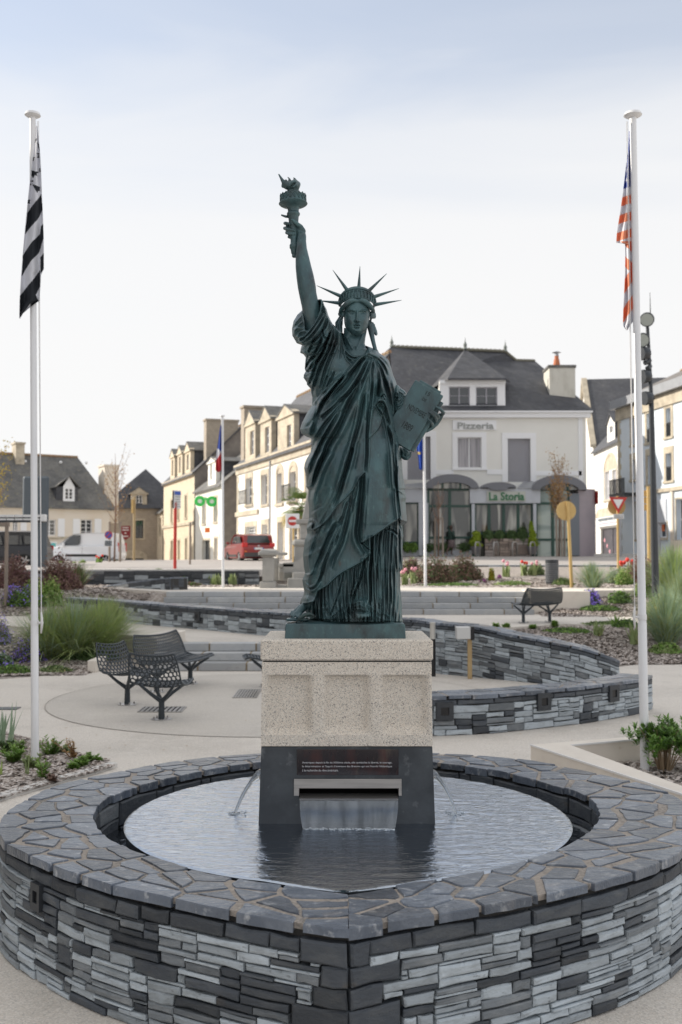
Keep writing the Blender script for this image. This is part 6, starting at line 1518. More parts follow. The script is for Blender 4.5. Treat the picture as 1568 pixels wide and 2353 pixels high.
mb.f=[(j*(n1+1)+i,j*(n1+1)+i+1,(j+1)*(n1+1)+i+1,(j+1)*(n1+1)+i)for j in range(n2)for i in range(n1)];mb.m=[0]*len(mb.f)
mb.build('plinth_ground',bronze,statue,smooth=True,recalc=False)
# ================================================================== BUILDINGS
class Fac:
    """a vertical wall plane between two ground points, seen from its outer side (A on the left)"""
    def __init__(s,A,B):
        s.A,s.B=Vector(A),Vector(B);d=s.B-s.A;s.L=d.length;s.d=d/s.L;s.n=Vector((s.d.y,-s.d.x))      # outward
    def at(s,u,z,o=0.0):p=s.A+ s.d*u+ s.n*o;return (p.x,p.y,z)
    def px(s,X,Y):
        rx,rz=ray(X,Y); # t*(rx,1) = A + d*u
        det=rx*(-s.d.y) + s.d.x*1.0;t=(s.A.x*(-s.d.y)+s.d.x*s.A.y)/det
        u=(Vector((rx*t,t))-s.A).dot(s.d);return u,HC+ rz*t
    def rect(s,x0,y0,x1,y1):xm,ym=(x0+x1)/2,(y0+y1)/2;return s.px(x0,ym)[0],s.px(x1,ym)[0],s.px(xm,y1)[1],s.px(xm,y0)[1]
    def box(s,mb,u0,u1,z0,z1,o0,o1,m=0):
        mb.hexa([s.at(u0,z0,o1),s.at(u1,z0,o1),s.at(u1,z0,o0),s.at(u0,z0,o0)],[s.at(u0,z1,o1),s.at(u1,z1,o1),s.at(u1,z1,o0),s.at(u0,z1,o0)],m)
def wall_open(f,root,name,m_,z0,z1,opens,depth=.18,u0=0,u1=None,gable=None):
    u1=f.L if u1 is None else u1;us=sorted(set([u0,u1]+[max(u0,min(u1,v))for o in opens for v in o[:2]]));zs_=sorted(set([z0,z1]+[max(z0,min(z1,v))for o in opens for v in o[2:4]]))
    mb=MB()
    for i in range(len(us)-1):
        for j in range(len(zs_)-1):
            um,zm=(us[i]+us[i+1])/2,(zs_[j]+zs_[j+1])/2
            if any(o[0]<um<o[1]and o[2]<zm<o[3]for o in opens):continue
            mb.quad(f.at(us[i],zs_[j]),f.at(us[i+1],zs_[j]),f.at(us[i+1],zs_[j+1]),f.at(us[i],zs_[j+1]))
    for o in opens:
        a,b,c,d=o[:4]
        for p,q in (((a,c),(b,c)),((b,c),(b,d)),((b,d),(a,d)),((a,d),(a,c))):mb.quad(f.at(*p),f.at(*q),f.at(*q,-depth),f.at(*p,-depth))
    if gable:mb.add([f.at(u0,z1),f.at(u1,z1),f.at(gable[0],gable[1])],[(0,1,2)])
    return mb.build(name,m_,root,recalc=False)
def window(f,root,r,frame=trim_white,pane=glass_dark,cols=2,rws=2,fw=.07,depth=.18,arch=False,name='window',split=True):
    a,b,c,d=r;mb=MB();o0,o1=-depth+.01,-depth+.07;e=.004
    f.box(mb,a+e,b-e,c+e,c+fw,o0,o1);f.box(mb,a+e,b-e,d-fw,d-e,o0,o1);f.box(mb,a+e,a+fw,c+fw,d-fw,o0,o1);f.box(mb,b-fw,b-e,c+fw,d-fw,o0,o1)
    for k in range(1,cols):x=a+(b-a)*k/cols;w=fw*.55 if cols== 2 else fw*.4;f.box(mb,x-w,x+w,c+fw,d-fw,o0,o1+.003)
    for k in range(1,rws):z=c+(d-c)*k/rws;f.box(mb,a+fw,b-fw,z-fw*.25,z+fw*.25,o0+.01,o1-.012)
    w_=mb.build(name,frame,root)
    if arch:
        pass
    n=cols if split else 1
    for k in range(n):
        p=MB();x0,x1=a+(b-a)*k/n,a+(b-a)*(k+1)/n;p.quad(f.at(x0,c,-depth+.03),f.at(x1,c,-depth+.03),f.at(x1,d,-depth+.03),f.at(x0,d,-depth+.03));p.build('pane',pane,w_,recalc=False)
    return w_
def surround(f,root,r,m_,w=.18,o=.035,sill=True,top=None,name='window_surround'):
    a,b,c,d=r;mb=MB();t=top or w
    f.box(mb,a-w,a-.002,c,d,.002,o);f.box(mb,b+.002,b+w,c,d,.002,o);f.box(mb,a-w,b+w,d+.002,d+t,.002,o+.004)
    if sill:f.box(mb,a-w*1.1,b+w*1.1,c-.14,c-.002,.002,o+.06)
    return mb.build(name,m_,root)
def arch_surround(f,root,r,m_,w=.2,o=.04,name='arched_surround'):
    a,b,c,d=r;mb=MB();f.box(mb,a-w,a-.002,c,d,.002,o);f.box(mb,b+.002,b+w,c,d,.002,o);n=12;cx_=(a+b)/2;ra=(b-a)/2
    for k in range(n):
        t0,t1=math.pi*k/n,math.pi*(k+1)/n;q=lambda t,r_:(cx_+r_*math.cos(t),d+(ra*.55+r_-ra)*math.sin(t)if r_>ra else d+ra*.55*math.sin(t))
        P_=[q(t0,ra),q(t0,ra+w),q(t1,ra+w),q(t1,ra)]
        mb.hexa([f.at(*p,.002)for p in P_],[f.at(*p,o)for p in P_])
        mb.add([f.at(*q(t0,ra),.003),f.at(*q(t1,ra),.003),f.at(cx_,d,.003)],[(0,1,2)])
    f.box(mb,a-w*1.1,b+w*1.1,c-.16,c-.002,.002,o+.08);return mb.build(name,m_,root)
def slab(mb,pts,th=.12,m=0):                       # thick sloping sheet, straight down
    n=len(pts);mb.add([(p[0],p[1],p[2]-th)for p in pts]+list(pts),[tuple(range(n-1,-1,-1)),tuple(range(n,2*n))]+[(i,(i+1)%n,n+(i+1)%n,n+i)for i in range(n)],m)
def gable_roof(f,root,depth,ze,zr,m_,over=.25,oe=.3,hipA=0,hipB=0,name='roof',rp=.5):
    mb=MB();L=f.L;h=depth*rp;k=(zr-ze)/h;zf_=ze-k*over*.6
    e0,e1=f.at(-oe,zf_,over),f.at(L+oe,zf_,over);r0,r1=f.at(hipA-(oe if not hipA else 0),zr,-h),f.at(L-hipB+(oe if not hipB else 0),zr,-h);b0,b1=f.at(-oe,zf_,-depth-over),f.at(L+oe,zf_,-depth-over)
    slab(mb,[e0,e1,r1,r0]);slab(mb,[b1,b0,r0,r1])
    if hipA:slab(mb,[b0,e0,r0])
    if hipB:slab(mb,[e1,b1,r1])
    rf=mb.build(name,m_,root)
    mb=MB();n=max(4,int(L/.45))
    for i in range(n):
        a,b=Vector(r0).lerp(Vector(r1),i/n),Vector(r0).lerp(Vector(r1),(i+.93)/n);mb.tube([a+Vector((0,0,.0)),b+Vector((0,0,.02))],[.10,.12],6)
    mb.build('ridge_tiles',ridge_tile,rf);return rf
def side_walls(f,root,depth,z0,ze,m_,zr=None,rp=.5,name='wall',h=True):
    mb=MB();A0,B0,A1,B1=f.at(0,z0,0),f.at(f.L,z0,0),f.at(0,z0,-depth),f.at(f.L,z0,-depth)
    up_=lambda p,z:(p[0],p[1],z)
    mb.quad(B0,B1,up_(B1,ze),up_(B0,ze));mb.quad(A1,A0,up_(A0,ze),up_(A1,ze));mb.quad(B1,A1,up_(A1,ze),up_(B1,ze))
    if zr:
        for u in (0,f.L):mb.add([f.at(u,ze,0),f.at(u,ze,-depth),f.at(u,zr,-depth*rp)],[(0,1,2)])
    return mb.build(name,m_,root,recalc=False)
def chimney(f,root,u0,u1,z0,z1,o0,o1,m_,cap=True,name='chimney'):
    mb=MB();f.box(mb,u0,u1,z0,z1,o0,o1);c_=mb.build(name,m_,root)
    if cap:mb=MB();f.box(mb,u0-.08,u1+.08,z1+.002,z1+.16,o0-.08,o1+.08);mb.build('chimney_cap',m_,c_)
    return c_
def stone_dormer(f,root,u0,u1,z0,z1,za,win,back=2.6,m_=dressed,arch=False,name='dormer'):
    """z0 sill, z1 top of the square part, za apex of its little gable"""
    um=(u0+u1)/2;mb=MB();a,b,c,d=win;o=-.02
    f.box(mb,u0,a-.002,z0,z1,-.35,o);f.box(mb,b+.002,u1,z0,z1,-.35,o);f.box(mb,a,b,z0,c,-.35,o);f.box(mb,a,b,d,z1,-.35,o)
    mb.add([f.at(u0-.12,z1,.06),f.at(u1+.12,z1,.06),f.at(um,za,.06),f.at(u0-.12,z1,-.35),f.at(u1+.12,z1,-.35),f.at(um,za,-.35)],[(0,1,2),(3,5,4),(0,3,4,1),(1,4,5,2),(2,5,3,0)])
    f.box(mb,u0-.16,u1+.16,z1-.16,z1-.004,-.1,.09)
    dm=mb.build(name,m_,root)
    for s_ in (u0+.04,u1-.14):mb=MB();f.box(mb,s_,s_+.1,z0,z1-.02,-back,-.352);mb.build('dormer_cheek',roof_dark,dm)
    mb=MB();slab(mb,[f.at(u0-.2,z1-.06,.1),f.at(um,za+.06,.1),f.at(um,za+.06,-back),f.at(u0-.2,z1-.06,-back)],.08);slab(mb,[f.at(um,za+.06,.1),f.at(u1+.2,z1-.06,.1),f.at(u1+.2,z1-.06,-back),f.at(um,za+.06,-back)],.08);mb.build('dormer_roof',roof_moss,dm)
    window(f,dm,(a,b,c,d),cols=2,rws=3,fw=.06,depth=.22,split=False,name='dormer_window');return dm
def quoins(f,root,u,z0,z1,m_,side=1,name='quoins'):
    mb=MB();z=z0;k=0
    while z< z1-.1:
        w=.5 if k % 2 else .32;f.box(mb,min(u,u+side*w),max(u,u+side*w),z,min(z1,z+.36),.002,.035);z+=.38;k+=1
    return mb.build(name,m_,root)
def house(name,label,A,B,z0):f=Fac(A,B);t=thing(name,label,'house',f.at(f.L/2,z0));return f,t
cv=lambda c,r:(*c(r[0],r[1]),*c(r[2],r[3]))

# ---------------------------------------------------------------- E: white house with three stone dormers
f,t=house('white_townhouse','white townhouse with three tall stone dormers, directly left of the statue',(-7.37,74),(-1.45,57.4),1.55)
zg,ze=1.5,f.px(*C6(1180,624))[1]
ups=[cv(C6,r)for r in((975,812,1030,1050),(1115,782,1168,1050),(1254,770,1300,1040),(1368,755,1425,935))];gnd=[cv(C6,r)for r in((972,1245,1065,1325),(1120,1228,1168,1330),(1262,1208,1310,1458))]
opn=[f.rect(*r)for r in ups+gnd];opn[3] =(opn[3][0],opn[3][1],opn[2][2],opn[3][3]);ow=opn[3][1]-opn[3][0]
extra=[(opn[3][0]+3.1*k,opn[3][1]+3.1*k,opn[3][2],opn[3][3])for k in(1,)];extra=[e for e in extra if e[1]<f.L-.3]
opn[6] =(opn[6][0],opn[6][1],zg,opn[6][3]);g2_=[(opn[6][0]+2.6,opn[6][1]+2.9,zg,opn[6][3])]
allo=opn+extra+g2_
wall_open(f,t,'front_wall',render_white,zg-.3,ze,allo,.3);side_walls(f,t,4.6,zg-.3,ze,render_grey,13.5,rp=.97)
for k,r in enumerate(allo):
    if k in (2,3) or (k>=7 and k<7+len(extra)):arch_surround(f,t,r,dressed,.28)
    else:surround(f,t,r,dressed,.26,top=.34)
    window(f,t,r,cols=2,rws=3,depth=.3,frame=trim_white,split=False)
mb=MB();f.box(mb,-.1,f.L,ze-.55,ze-.02,.002,.10);f.box(mb,-.15,f.L,ze-.018,ze+.12,.002,.24);mb.build('cornice',dressed,t)
bz_=f.px(*C6(990,1125))[1];mb=MB();f.box(mb,-.1,f.px(*C6(1090,1100))[0],bz_-.16,bz_+.14,.002,.13);mb.build('stone_band',dressed,t)
quoins(f,t,0,zg,ze-.56,dressed);gable_roof(f,t,4.6,ze+.1,13.6,roof_dark,oe=.1,rp=.97)
for (x0,x1,yb,yt,ya),wn in (((965,1055,600,320,210),(1008,388,1042,602)),((1100,1198,590,285,170),(1142,352,1180,582)),((1255,1400,565,245,155),(1338,335,1376,552))):
    a,b=f.px(*C6(x0,450))[0],f.px(*C6(x1,430))[0];w4=f.rect(*cv(C6,wn));um=(x0+x1)/2
    stone_dormer(f,t,a,b,ze+.12,f.px(*C6(um,yt))[1],f.px(*C6(um,ya))[1],(max(a+.25,w4[0]),min(b-.25,w4[1]),w4[2],w4[3]))
a,b=f.px(*C6(868,300))[0],f.px(*C6(960,300))[0];chimney(f,t,.02,.95,ze+.3,12.5,-1.7,-.25,sandstone_dark)
dp=f.px(*C6(1208,900))[0];mb=MB();mb.tube([f.at(dp,ze-.3,.14),f.at(dp,zg,.14)],.06,6);mb.build('downpipe',zinc,t)
for r in (opn[0],opn[3]):
    mb=MB();za,zb=r[2]+.05,r[2]+.95
    for z in (za,zb):f.box(mb,r[0]-.25,r[1]+.25,z-.025,z+.025,.42,.47)
    for k in range(12):u=r[0]-.22+(r[1]-r[0]+.44)*k/11;f.box(mb,u-.014,u+.014,za,zb,.43,.455)
    mb.build('balcony_rail',dark_metal,t)

# ---------------------------------------------------------------- D: painted stone house with the optician's sign
f,t=house('painted_stone_house','narrow white painted stone house with green spectacles sign',(-12.24,87.7),(-8.9,78.3),1.55)
zg,ze=1.5,f.px(*C6(640,895))[1]
opn=[f.rect(*cv(C6,r))for r in((585,1000,612,1222),(688,985,716,1205),(588,1370,650,1596),(692,1352,718,1594))];opn[2] =(*opn[2][:2],zg,opn[2][3]);opn[3] =(*opn[3][:2],zg,opn[3][3])
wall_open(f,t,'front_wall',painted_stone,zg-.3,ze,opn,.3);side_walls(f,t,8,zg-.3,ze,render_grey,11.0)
for k,r in enumerate(opn):surround(f,t,r,dressed,.16,sill=k<2);window(f,t,r,cols=2,rws=3,depth=.3,split=False,frame=trim_white if k<2 else dark_metal,pane=glass_dark)
gable_roof(f,t,8,ze,11.0,roof_moss,oe=.15)
w4=f.rect(*cv(C6,(650,690,668,825)));stone_dormer(f,t,f.px(*C6(632,750))[0],f.px(*C6(702,750))[0],ze-.1,f.px(*C6(668,660))[1],f.px(*C6(668,625))[1],w4,m_=painted_stone)
sgn=thing('spectacles_sign','green glowing spectacles sign projecting from the painted stone house','shop sign',f.at(f.L*.5,5,.7))
for cx_,cy_ in ((560,1019),(668,1022)):
    c_=P(*C6(cx_,cy_),80.5);r0_=34/2.24/1.741*80.5/F;mb=MB()
    pts=[(c_.x+r0_*math.cos(a),c_.y+r0_*.3*math.cos(a),c_.z+r0_*math.sin(a))for a in np.linspace(0,2*math.pi,29)];mb.tube(pts,.13,8,cap=False);ln_=mb.build('spectacle_ring',green_neon,sgn,smooth=True)
    mb=MB();mb.add([(c_.x,c_.y,c_.z)]+pts[:-1],[(0,k+1,(k+1)%28+1)for k in range(28)]);mb.build('lens',sign_white,ln_)
mb=MB();a_,b_=P(*C6(592,1008),80.4),P(*C6(638,1010),80.3);mb.tube([a_,(a_+b_)/2+Vector((0,0,.12)),b_],.10,7);mb.build('bridge',green_neon,sgn,smooth=True)
a_,b_=P(*C6(609,1300),79.5),P(*C6(652,1258),79.5);mb=MB();mb.box(a_.x,b_.x,79.3,79.5,a_.z,b_.z);tag(mb.build('hanging_sign',orange_m),'small orange projecting shop sign below the green spectacles','shop sign')
# wall plate on the dark gable
a_,b_=P(*C6(800,1246),79.6),P(*C6(852,1218),79.6)

# ---------------------------------------------------------------- C: golden stone house with three dormers
f,t=house('golden_stone_house','long golden stone house with three small dormers behind the red sign post',(-17.34,102.0),(-12.4,88.2),1.55)
zg,ze=1.5,f.px(*C6(380,805))[1]
opn=[f.rect(*cv(C6,r))for r in((302,1012,316,1212),(362,992,375,1188),(428,968,444,1168),(302,1375,320,1592),(365,1370,380,1592),(430,1352,446,1592),(470,1352,484,1590))]
opn=[(r[0],r[1],zg if k>2 else r[2],r[3])for k,r in enumerate(opn)]
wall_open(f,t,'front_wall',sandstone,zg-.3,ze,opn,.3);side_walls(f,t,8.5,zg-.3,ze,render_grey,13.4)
for k,r in enumerate(opn):surround(f,t,r,dressed,.2,sill=k<3);window(f,t,r,cols=2,rws=3,depth=.3,split=False,frame=trim_white)
bz_=f.px(*C6(380,1232))[1];mb=MB();f.box(mb,0,f.L,bz_-.12,bz_+.12,.002,.12);f.box(mb,0,f.L,ze-.3,ze-.01,.002,.2);mb.build('stone_band',dressed,t)
gable_roof(f,t,8.5,ze,13.4,roof_dark,oe=.15)
for x0,x1,yb,ya in ((296,350,612,550),(358,418,582,518),(425,492,560,485)):
    um=(x0+x1)/2;a,b=f.px(*C6(x0,700))[0],f.px(*C6(x1-18,690))[0];z1_,za_=f.px(*C6(um,yb))[1],f.px(*C6(um,ya))[1]
    stone_dormer(f,t,a,b,ze-.05,z1_,za_,(a+(b-a)*.3,b-(b-a)*.3,ze+.4,z1_-.35),back=2.2,m_=sandstone)
chimney(f,t,f.L-1.0,f.L-.03,ze+.8,13.6,-3.8,-1.0,sandstone_dark)
# lower neighbour
f,t=house('low_stone_house','low plain stone house at the far end of the row',(-21.5,113.6),(-17.5,102.4),1.55)
ze=f.px(*C6(150,1125))[1];opn=[f.rect(*cv(C6,r))for r in((90,1235,104,1300),(130,1210,146,1280),(200,1170,214,1330),(232,1170,242,1330),(92,1525,118,1596),(204,1462,236,1596),(148,1505,160,1590))]
opn=[(r[0],r[1],1.5 if k>3 else r[2],r[3])for k,r in enumerate(opn)if r[1]<f.L-.1]
wall_open(f,t,'front_wall',sandstone,1.2,ze,opn,.3);side_walls(f,t,7,1.2,ze,sandstone_dark,ze+3);gable_roof(f,t,7,ze,ze+3.2,roof_moss,oe=.1)
for r in opn:surround(f,t,r,dressed,.14,sill=False);window(f,t,r,cols=1,rws=2,depth=.3)

# ---------------------------------------------------------------- B: dark hipped house with stone wall and arch
f,t=house('arched_stone_house','dark stone house with slate hip, vaulted doorway and maroon hanging sign',(-23.0,104),(-16.2,106),1.5)
zg=1.45;ze=f.px(*C5(1235,965))[1];opn=[f.rect(*cv(C5,r))for r in((1216,1080,1286,1240),(1122,1420,1290,1490))];opn[1] =(*opn[1][:2],zg,opn[1][3])
wall_open(f,t,'front_wall',sandstone_dark,zg-.3,ze,opn,.35,u0=-1.0);side_walls(f,t,9,zg-.3,ze,sandstone_dark)
surround(f,t,opn[0],dressed,.16);window(f,t,opn[0],cols=2,rws=4,depth=.35,frame=dark_metal)
arch_surround(f,t,opn[1],dressed,.35);window(f,t,opn[1],cols=3,rws=1,depth=.35,frame=black_gloss,pane=cavity,name='vaulted_door')
ap=f.px(*C5(1345,590));ea=f.px(*C5(1062,965));mb=MB();u_=ap[0];zr=ap[1]
lo_,hi_=-1.0,f.L+.6
slab(mb,[f.at(lo_,ze,.3),f.at(hi_,ze,.3),f.at(u_,zr,-4.0)]);slab(mb,[f.at(lo_,ze,-9),f.at(lo_,ze,.3),f.at(u_,zr,-4.0),f.at(u_,zr,-9)]);slab(mb,[f.at(hi_,ze,.3),f.at(hi_,ze,-9),f.at(u_,zr,-9),f.at(u_,zr,-4.0)])
mb.build('roof',roof_dark,t)
w4=f.rect(*cv(C5,(1220,852,1278,958)));stone_dormer(f,t,f.px(*C5(1178,900))[0],f.px(*C5(1318,900))[0],ze-.1,f.px(*C5(1245,832))[1],f.px(*C5(1245,782))[1],w4,back=2.5)
sg=thing('hanging_sign','maroon shield-shaped hanging sign with pale lettering on the arched stone house','shop sign',tuple(P(*C5(1127,1190),100)))
q=[P(*C5(x,y),100)for x,y in((1086,1130),(1168,1128),(1168,1225),(1127,1256),(1088,1226))];mb=MB();mb.add([(p.x,100,p.z)for p in q]+[(p.x,100.12,p.z)for p in q],[(0,1,2,3,4),(9,8,7,6,5)]+[(i,(i+1)%5,5+(i+1)%5,5+i)for i in range(5)]);mb.build('sign_panel',maroon,sg)
mb=MB()
for y,w in ((1145,50),(1166,58),(1194,18),(1222,46)):          # pale strokes of lettering too small to read
    x=-w/2
    r9=random.Random(y)
    while x< w/2:
        ww=r9.uniform(4,9);a_=P(*C5(1127+x,y+4),99.95);b_=P(*C5(1127+min(w/2,x+ww),y-5),99.95);mb.box(a_.x,b_.x,99.94,99.99,a_.z,b_.z);x+=ww+2.5
mb.build('sign_lettering',sign_white,sg)

# ---------------------------------------------------------------- A: beige house with big mossy roof
f,t=house('beige_house','long beige house with mossy slate roof and white dormer, far left',(-33.0,78.5),(-19.3,87.0),1.5)
zg=1.45;ze=f.px(*C5(640,968))[1];zr=f.px(*C5(600,460))[1]
opn=[f.rect(*cv(C5,r))for r in((725,1072,828,1215),(395,1072,500,1215),(115,1090,162,1190))]
wall_open(f,t,'front_wall',render_beige,zg-.3,ze,opn,.2);side_walls(f,t,9,zg-.3,ze,render_beige)
for r in opn:window(f,t,r,cols=2,rws=4,depth=.2);surround(f,t,r,render_beige,.10,o=.03)
for r in ((655,1066,718,1222),(848,1066,908,1212),(520,1064,580,1226),(185,1100,240,1190)):
    a,b,c,d=f.rect(*cv(C5,r));mb=MB();f.box(mb,a,b,c,d,.01,.06);sh=mb.build('shutter',trim_white,t)
    mb=MB()
    for k in range(9):z=c+(d-c)*(k+.5)/9;f.box(mb,a+.1,b-.1,z-.04,z+.03,.062,.078)
    tag(mb.build('louvre_slats',trim_white,sh),kind='stuff')
bz_=f.px(*C5(750,1240))[1];mb=MB();f.box(mb,0,f.L,bz_-.1,bz_+.1,.002,.07);f.box(mb,-.3,f.L+.3,ze-.10,ze+.06,.05,.22);mb.build('stone_band',dressed,t)
mb=MB();hR=1.3;rd=4.6
e0,e1=f.at(-6,ze,.35),f.at(f.L+.5,ze,.35);r0,r1=f.at(-6,zr,-rd),f.at(f.L-hR,zr,-rd);bk0,bk1=f.at(-6,ze,-9.3),f.at(f.L+.5,ze,-9.3)
slab(mb,[e0,e1,r1,r0]);slab(mb,[bk1,bk0,r0,r1]);slab(mb,[e1,bk1,r1]);rf=mb.build('roof',roof_moss,t)
mb=MB();mb.tube([r0,r1],.13,6);mb.build('ridge_tiles',ridge_tile,rf)
fd=Fac(f.at(0,0,-.25)[:2],f.at(f.L,0,-.25)[:2]);w4=fd.rect(*cv(C5,(580,788,658,895)));zd=fd.px(*C5(620,778))[1];za=fd.px(*C5(622,690))[1];a,b=w4[0]-.12,w4[1]+.12;um=(a+b)/2
dm=wall_open(fd,t,'dormer',trim_white,w4[2]-.25,zd,[w4],.1,u0=a,u1=b,gable=(um,za));window(fd,dm,w4,cols=2,rws=3,depth=.1,fw=.09,name='dormer_window')
for s_ in (0,1):
    mb=MB();fd.box(mb,*((a-.55,a-.02)if s_==0 else(b+.02,b+.3)),w4[2]-.1,zd,-1.9,-.05);mb.build('dormer_cheek',roof_dark,dm)
mb=MB();slab(mb,[fd.at(a-.75,zd-.05,.28),fd.at(um,za+.1,.28),fd.at(um,za+.1,-2.4),fd.at(a-.75,zd-.05,-2.0)],.08);slab(mb,[fd.at(um,za+.1,.28),fd.at(b+.45,zd-.05,.28),fd.at(b+.45,zd-.05,-2.0),fd.at(um,za+.1,-2.4)],.08);mb.build('dormer_roof',roof_moss,dm)
fr_=Fac(f.at(0,0,-rd+.5)[:2],f.at(f.L,0,-rd+.5)[:2]);a,b,c,d=fr_.rect(*cv(C5,(130,400,208,520)));chimney(fr_,t,a,b,c-1,d,-.8,.5,dressed)
fr_=Fac(f.at(0,0,-2.5)[:2],f.at(f.L,0,-2.5)[:2]);a,b,c,d=fr_.rect(*cv(C5,(925,600,1050,790)));chimney(fr_,t,a,b,c-3,d,-1.2,.4,render_beige)
mb=MB()
for x,y in ((227,552),(542,560),(772,565)): 
    fv=Fac(f.at(0,0,-3.9)[:2],f.at(f.L,0,-3.9)[:2]);u,z=fv.px(*C5(x,y));mb.ball(fv.at(u,z,.1),.13,6)
mb.build('roof_vents',sign_white,t)
u0_,u1_,c,d=f.rect(*cv(C5,(412,1282,500,1325)));ps=thing('poster_board','blue, red and turquoise poster board on the beige house wall','poster',f.at(u0_,c,.05));mb=MB();f.box(mb,u0_-.1,u1_+.1,c-.1,d+.1,.01,.05);mb.build('board',sign_white,ps)
for k,(s0,s1,m_) in enumerate(((0,.38,sign_blue),(.40,.50,red_paint),(.52,1,mat('turquoise_print',(.12,.50,.50),rough=.5)))):mb=MB();w=u1_-u0_;f.box(mb,u0_+w*s0,u0_+w*s1,c,d,.052,.06);mb.build('poster',m_,ps)

# ---------------------------------------------------------------- restaurant
RY=66.0
f,t=house('restaurant_building','big cream restaurant building with dark slate mansard and vaulted glass shopfront',(1.9,RY),(15.55,RY),2.05)
zg=2.0;q7=lambda r:f.rect(*cv(C7,r));ze=f.px(*C7(1150,500))[1]
opn=[q7((546,660,704,862)),q7((878,668,1028,955)),q7((215,655,368,940))]
wall_open(f,t,'front_wall',render_cream,zg-.3,ze,opn,.22);side_walls(f,t,10,zg-.3,ze,render_cream)
window(f,t,opn[0],cols=2,rws=1,depth=.22,pane=glass_curt,fw=.05);surround(f,t,opn[0],trim_white,.32,o=.06)
for r in opn[1:]:
    mb=MB();n=34
    for k in range(n):z=r[2]+(r[3]-r[2])*k/n;f.box(mb,r[0]+.01,r[1]-.01,z+.01,z+(r[3]-r[2])/n-.006,-.20,-.15)
    mb.build('roller_shutter',shutter_grey,t);surround(f,t,r,trim_white,.36,o=.06,sill=False)
for (x0,y0,x1,y1) in ((400,875,520,905),(740,872,850,905),(1060,882,1365,912),(0,880,200,905),(1345,500,1375,1000)):
    a,b,c,d=q7((x0,y0,x1,y1));mb=MB();f.box(mb,max(0,a),min(f.L,b),c,d,.002,.05);mb.build('white_band',trim_white,t)
mb=MB();f.box(mb,-.2,f.L+.25,ze-.30,ze,.002,.28);f.box(mb,-.3,f.L+.35,ze+.002,ze+.10,-.1,.42);mb.build('eaves_cornice',trim_white,t)
a,b,c,d=q7((514,548,802,612));sb=MB();f.box(sb,a,b,c,d,.002,.09);sg=thing('name_board','white board with the grey word Pizzeria above the middle window','shop sign',f.at(a,c,.1));sb.build('board',trim_white,sg)
a,b,c,d=q7((545,562,784,606));text_mesh('Pizzeria','lettering',grey_letter,sg,f.at((a+b)/2,(c+d)/2,.11),(1,0,0),(0,0,1),width=b-a,height=d-c,depth=.03,bold=.02)
# mansard
back=5.0
z_r=f.px(*C7(600,66))[1];k_=(RY+back)/RY
def rp7(x,y,o):fz_=Fac((0,RY+o),(1,RY+o));u,z=fz_.px(*C7(x,y));return (u,RY+o,z)
pk0,pk1=rp7(110,60,5),rp7(862,92,5)
sh1,sh2=rp7(935,152,5.2),rp7(1058,155,5.2)
zed=ze+.1
mb=MB()
slab(mb,[(-1.5,RY-.35,zed),(f.B.x+.45,RY-.35,zed),sh2,sh1,pk1,pk0],.1)
slab(mb,[(f.B.x+.45,RY-.35,zed),(f.B.x+.45,RY+10.3,zed),sh2],.1);slab(mb,[(-1.5,RY+10.3,zed),(-1.5,RY-.35,zed),pk0],.1);slab(mb,[(f.B.x+.45,RY+10.3,zed),(-1.5,RY+10.3,zed),pk0,pk1,sh1,sh2],.1)
rf=mb.build('roof',roof_dark,t)
mb=MB();n=26
for i in range(n):a_,b_=Vector(pk0).lerp(Vector(pk1),i/n),Vector(pk0).lerp(Vector(pk1),(i+.92)/n);mb.tube([a_,b_+Vector((0,0,.03))],[.10,.13],6)
mb.tube([pk1,sh1],.10,6);mb.tube([sh1,sh2],.12,6);mb.build('ridge_tiles',mat('ridge_clay',(.20,.19,.15),rough=.9),rf)
for x,y,o in ((112,55,5),(862,88,5),(597,72,3.2)):
    p=rp7(x,y,o);mb=MB();mb.lathe([(.16,-.05),(.10,.1),(.13,.25),(.04,.45),(.0,.78)],p,n=8);mb.build('roof_finial',mat('finial_zinc',(.20,.22,.20),rough=.6),rf)
# projecting dormer with two windows
fd=Fac((0,RY+.06),(1,RY+.06));r7=lambda r:fd.rect(*cv(C7,r));w1_,w2_=r7((490,325,628,500)),r7((668,327,810,502));a=fd.px(*C7(430,400))[0];b=fd.px(*C7(862,400))[0];zt2=fd.px(*C7(660,283))[1];zb2=fd.px(*C7(660,535))[1]
dm=wall_open(fd,t,'dormer',trim_white,zb2,zt2,[w1_,w2_],.2,u0=a,u1=b)
for s_ in (a,b-.1):mb=MB();fd.box(mb,s_,s_+.1,zb2,zt2,-3.6,-.21);mb.build('dormer_cheek',render_cream,dm)
for r in (w1_,w2_):window(fd,dm,r,cols=2,rws=3,depth=.2,fw=.06,frame=mat('grey_window_frame',(.40,.39,.43),rough=.5),name='dormer_window')
mb=MB();zz_=fd.px(*C7(660,452))[1]
for dz_ in (0,-.14):fd.box(mb,a+.2,b-.2,zz_+dz_-.02,zz_+dz_+.02,.10,.14)
mb.build('guard_rail',zinc,dm);mb=MB();fd.box(mb,a-.05,b+.05,zb2-.02,zb2+.25,.002,.12);fd.box(mb,a-.02,b+.02,zt2-.22,zt2-.002,.002,.10);mb.build('dormer_sill',trim_white,dm)
mb=MB();pk=rp7(597,78,3.4);e_l,e_r=rp7(482,262,-.35),rp7(872,268,-.35);zel=min(e_l[2],e_r[2]);pb=rp7(597,78,5.2);l2,r2=rp7(375,325,1.4),rp7(885,320,1.4)
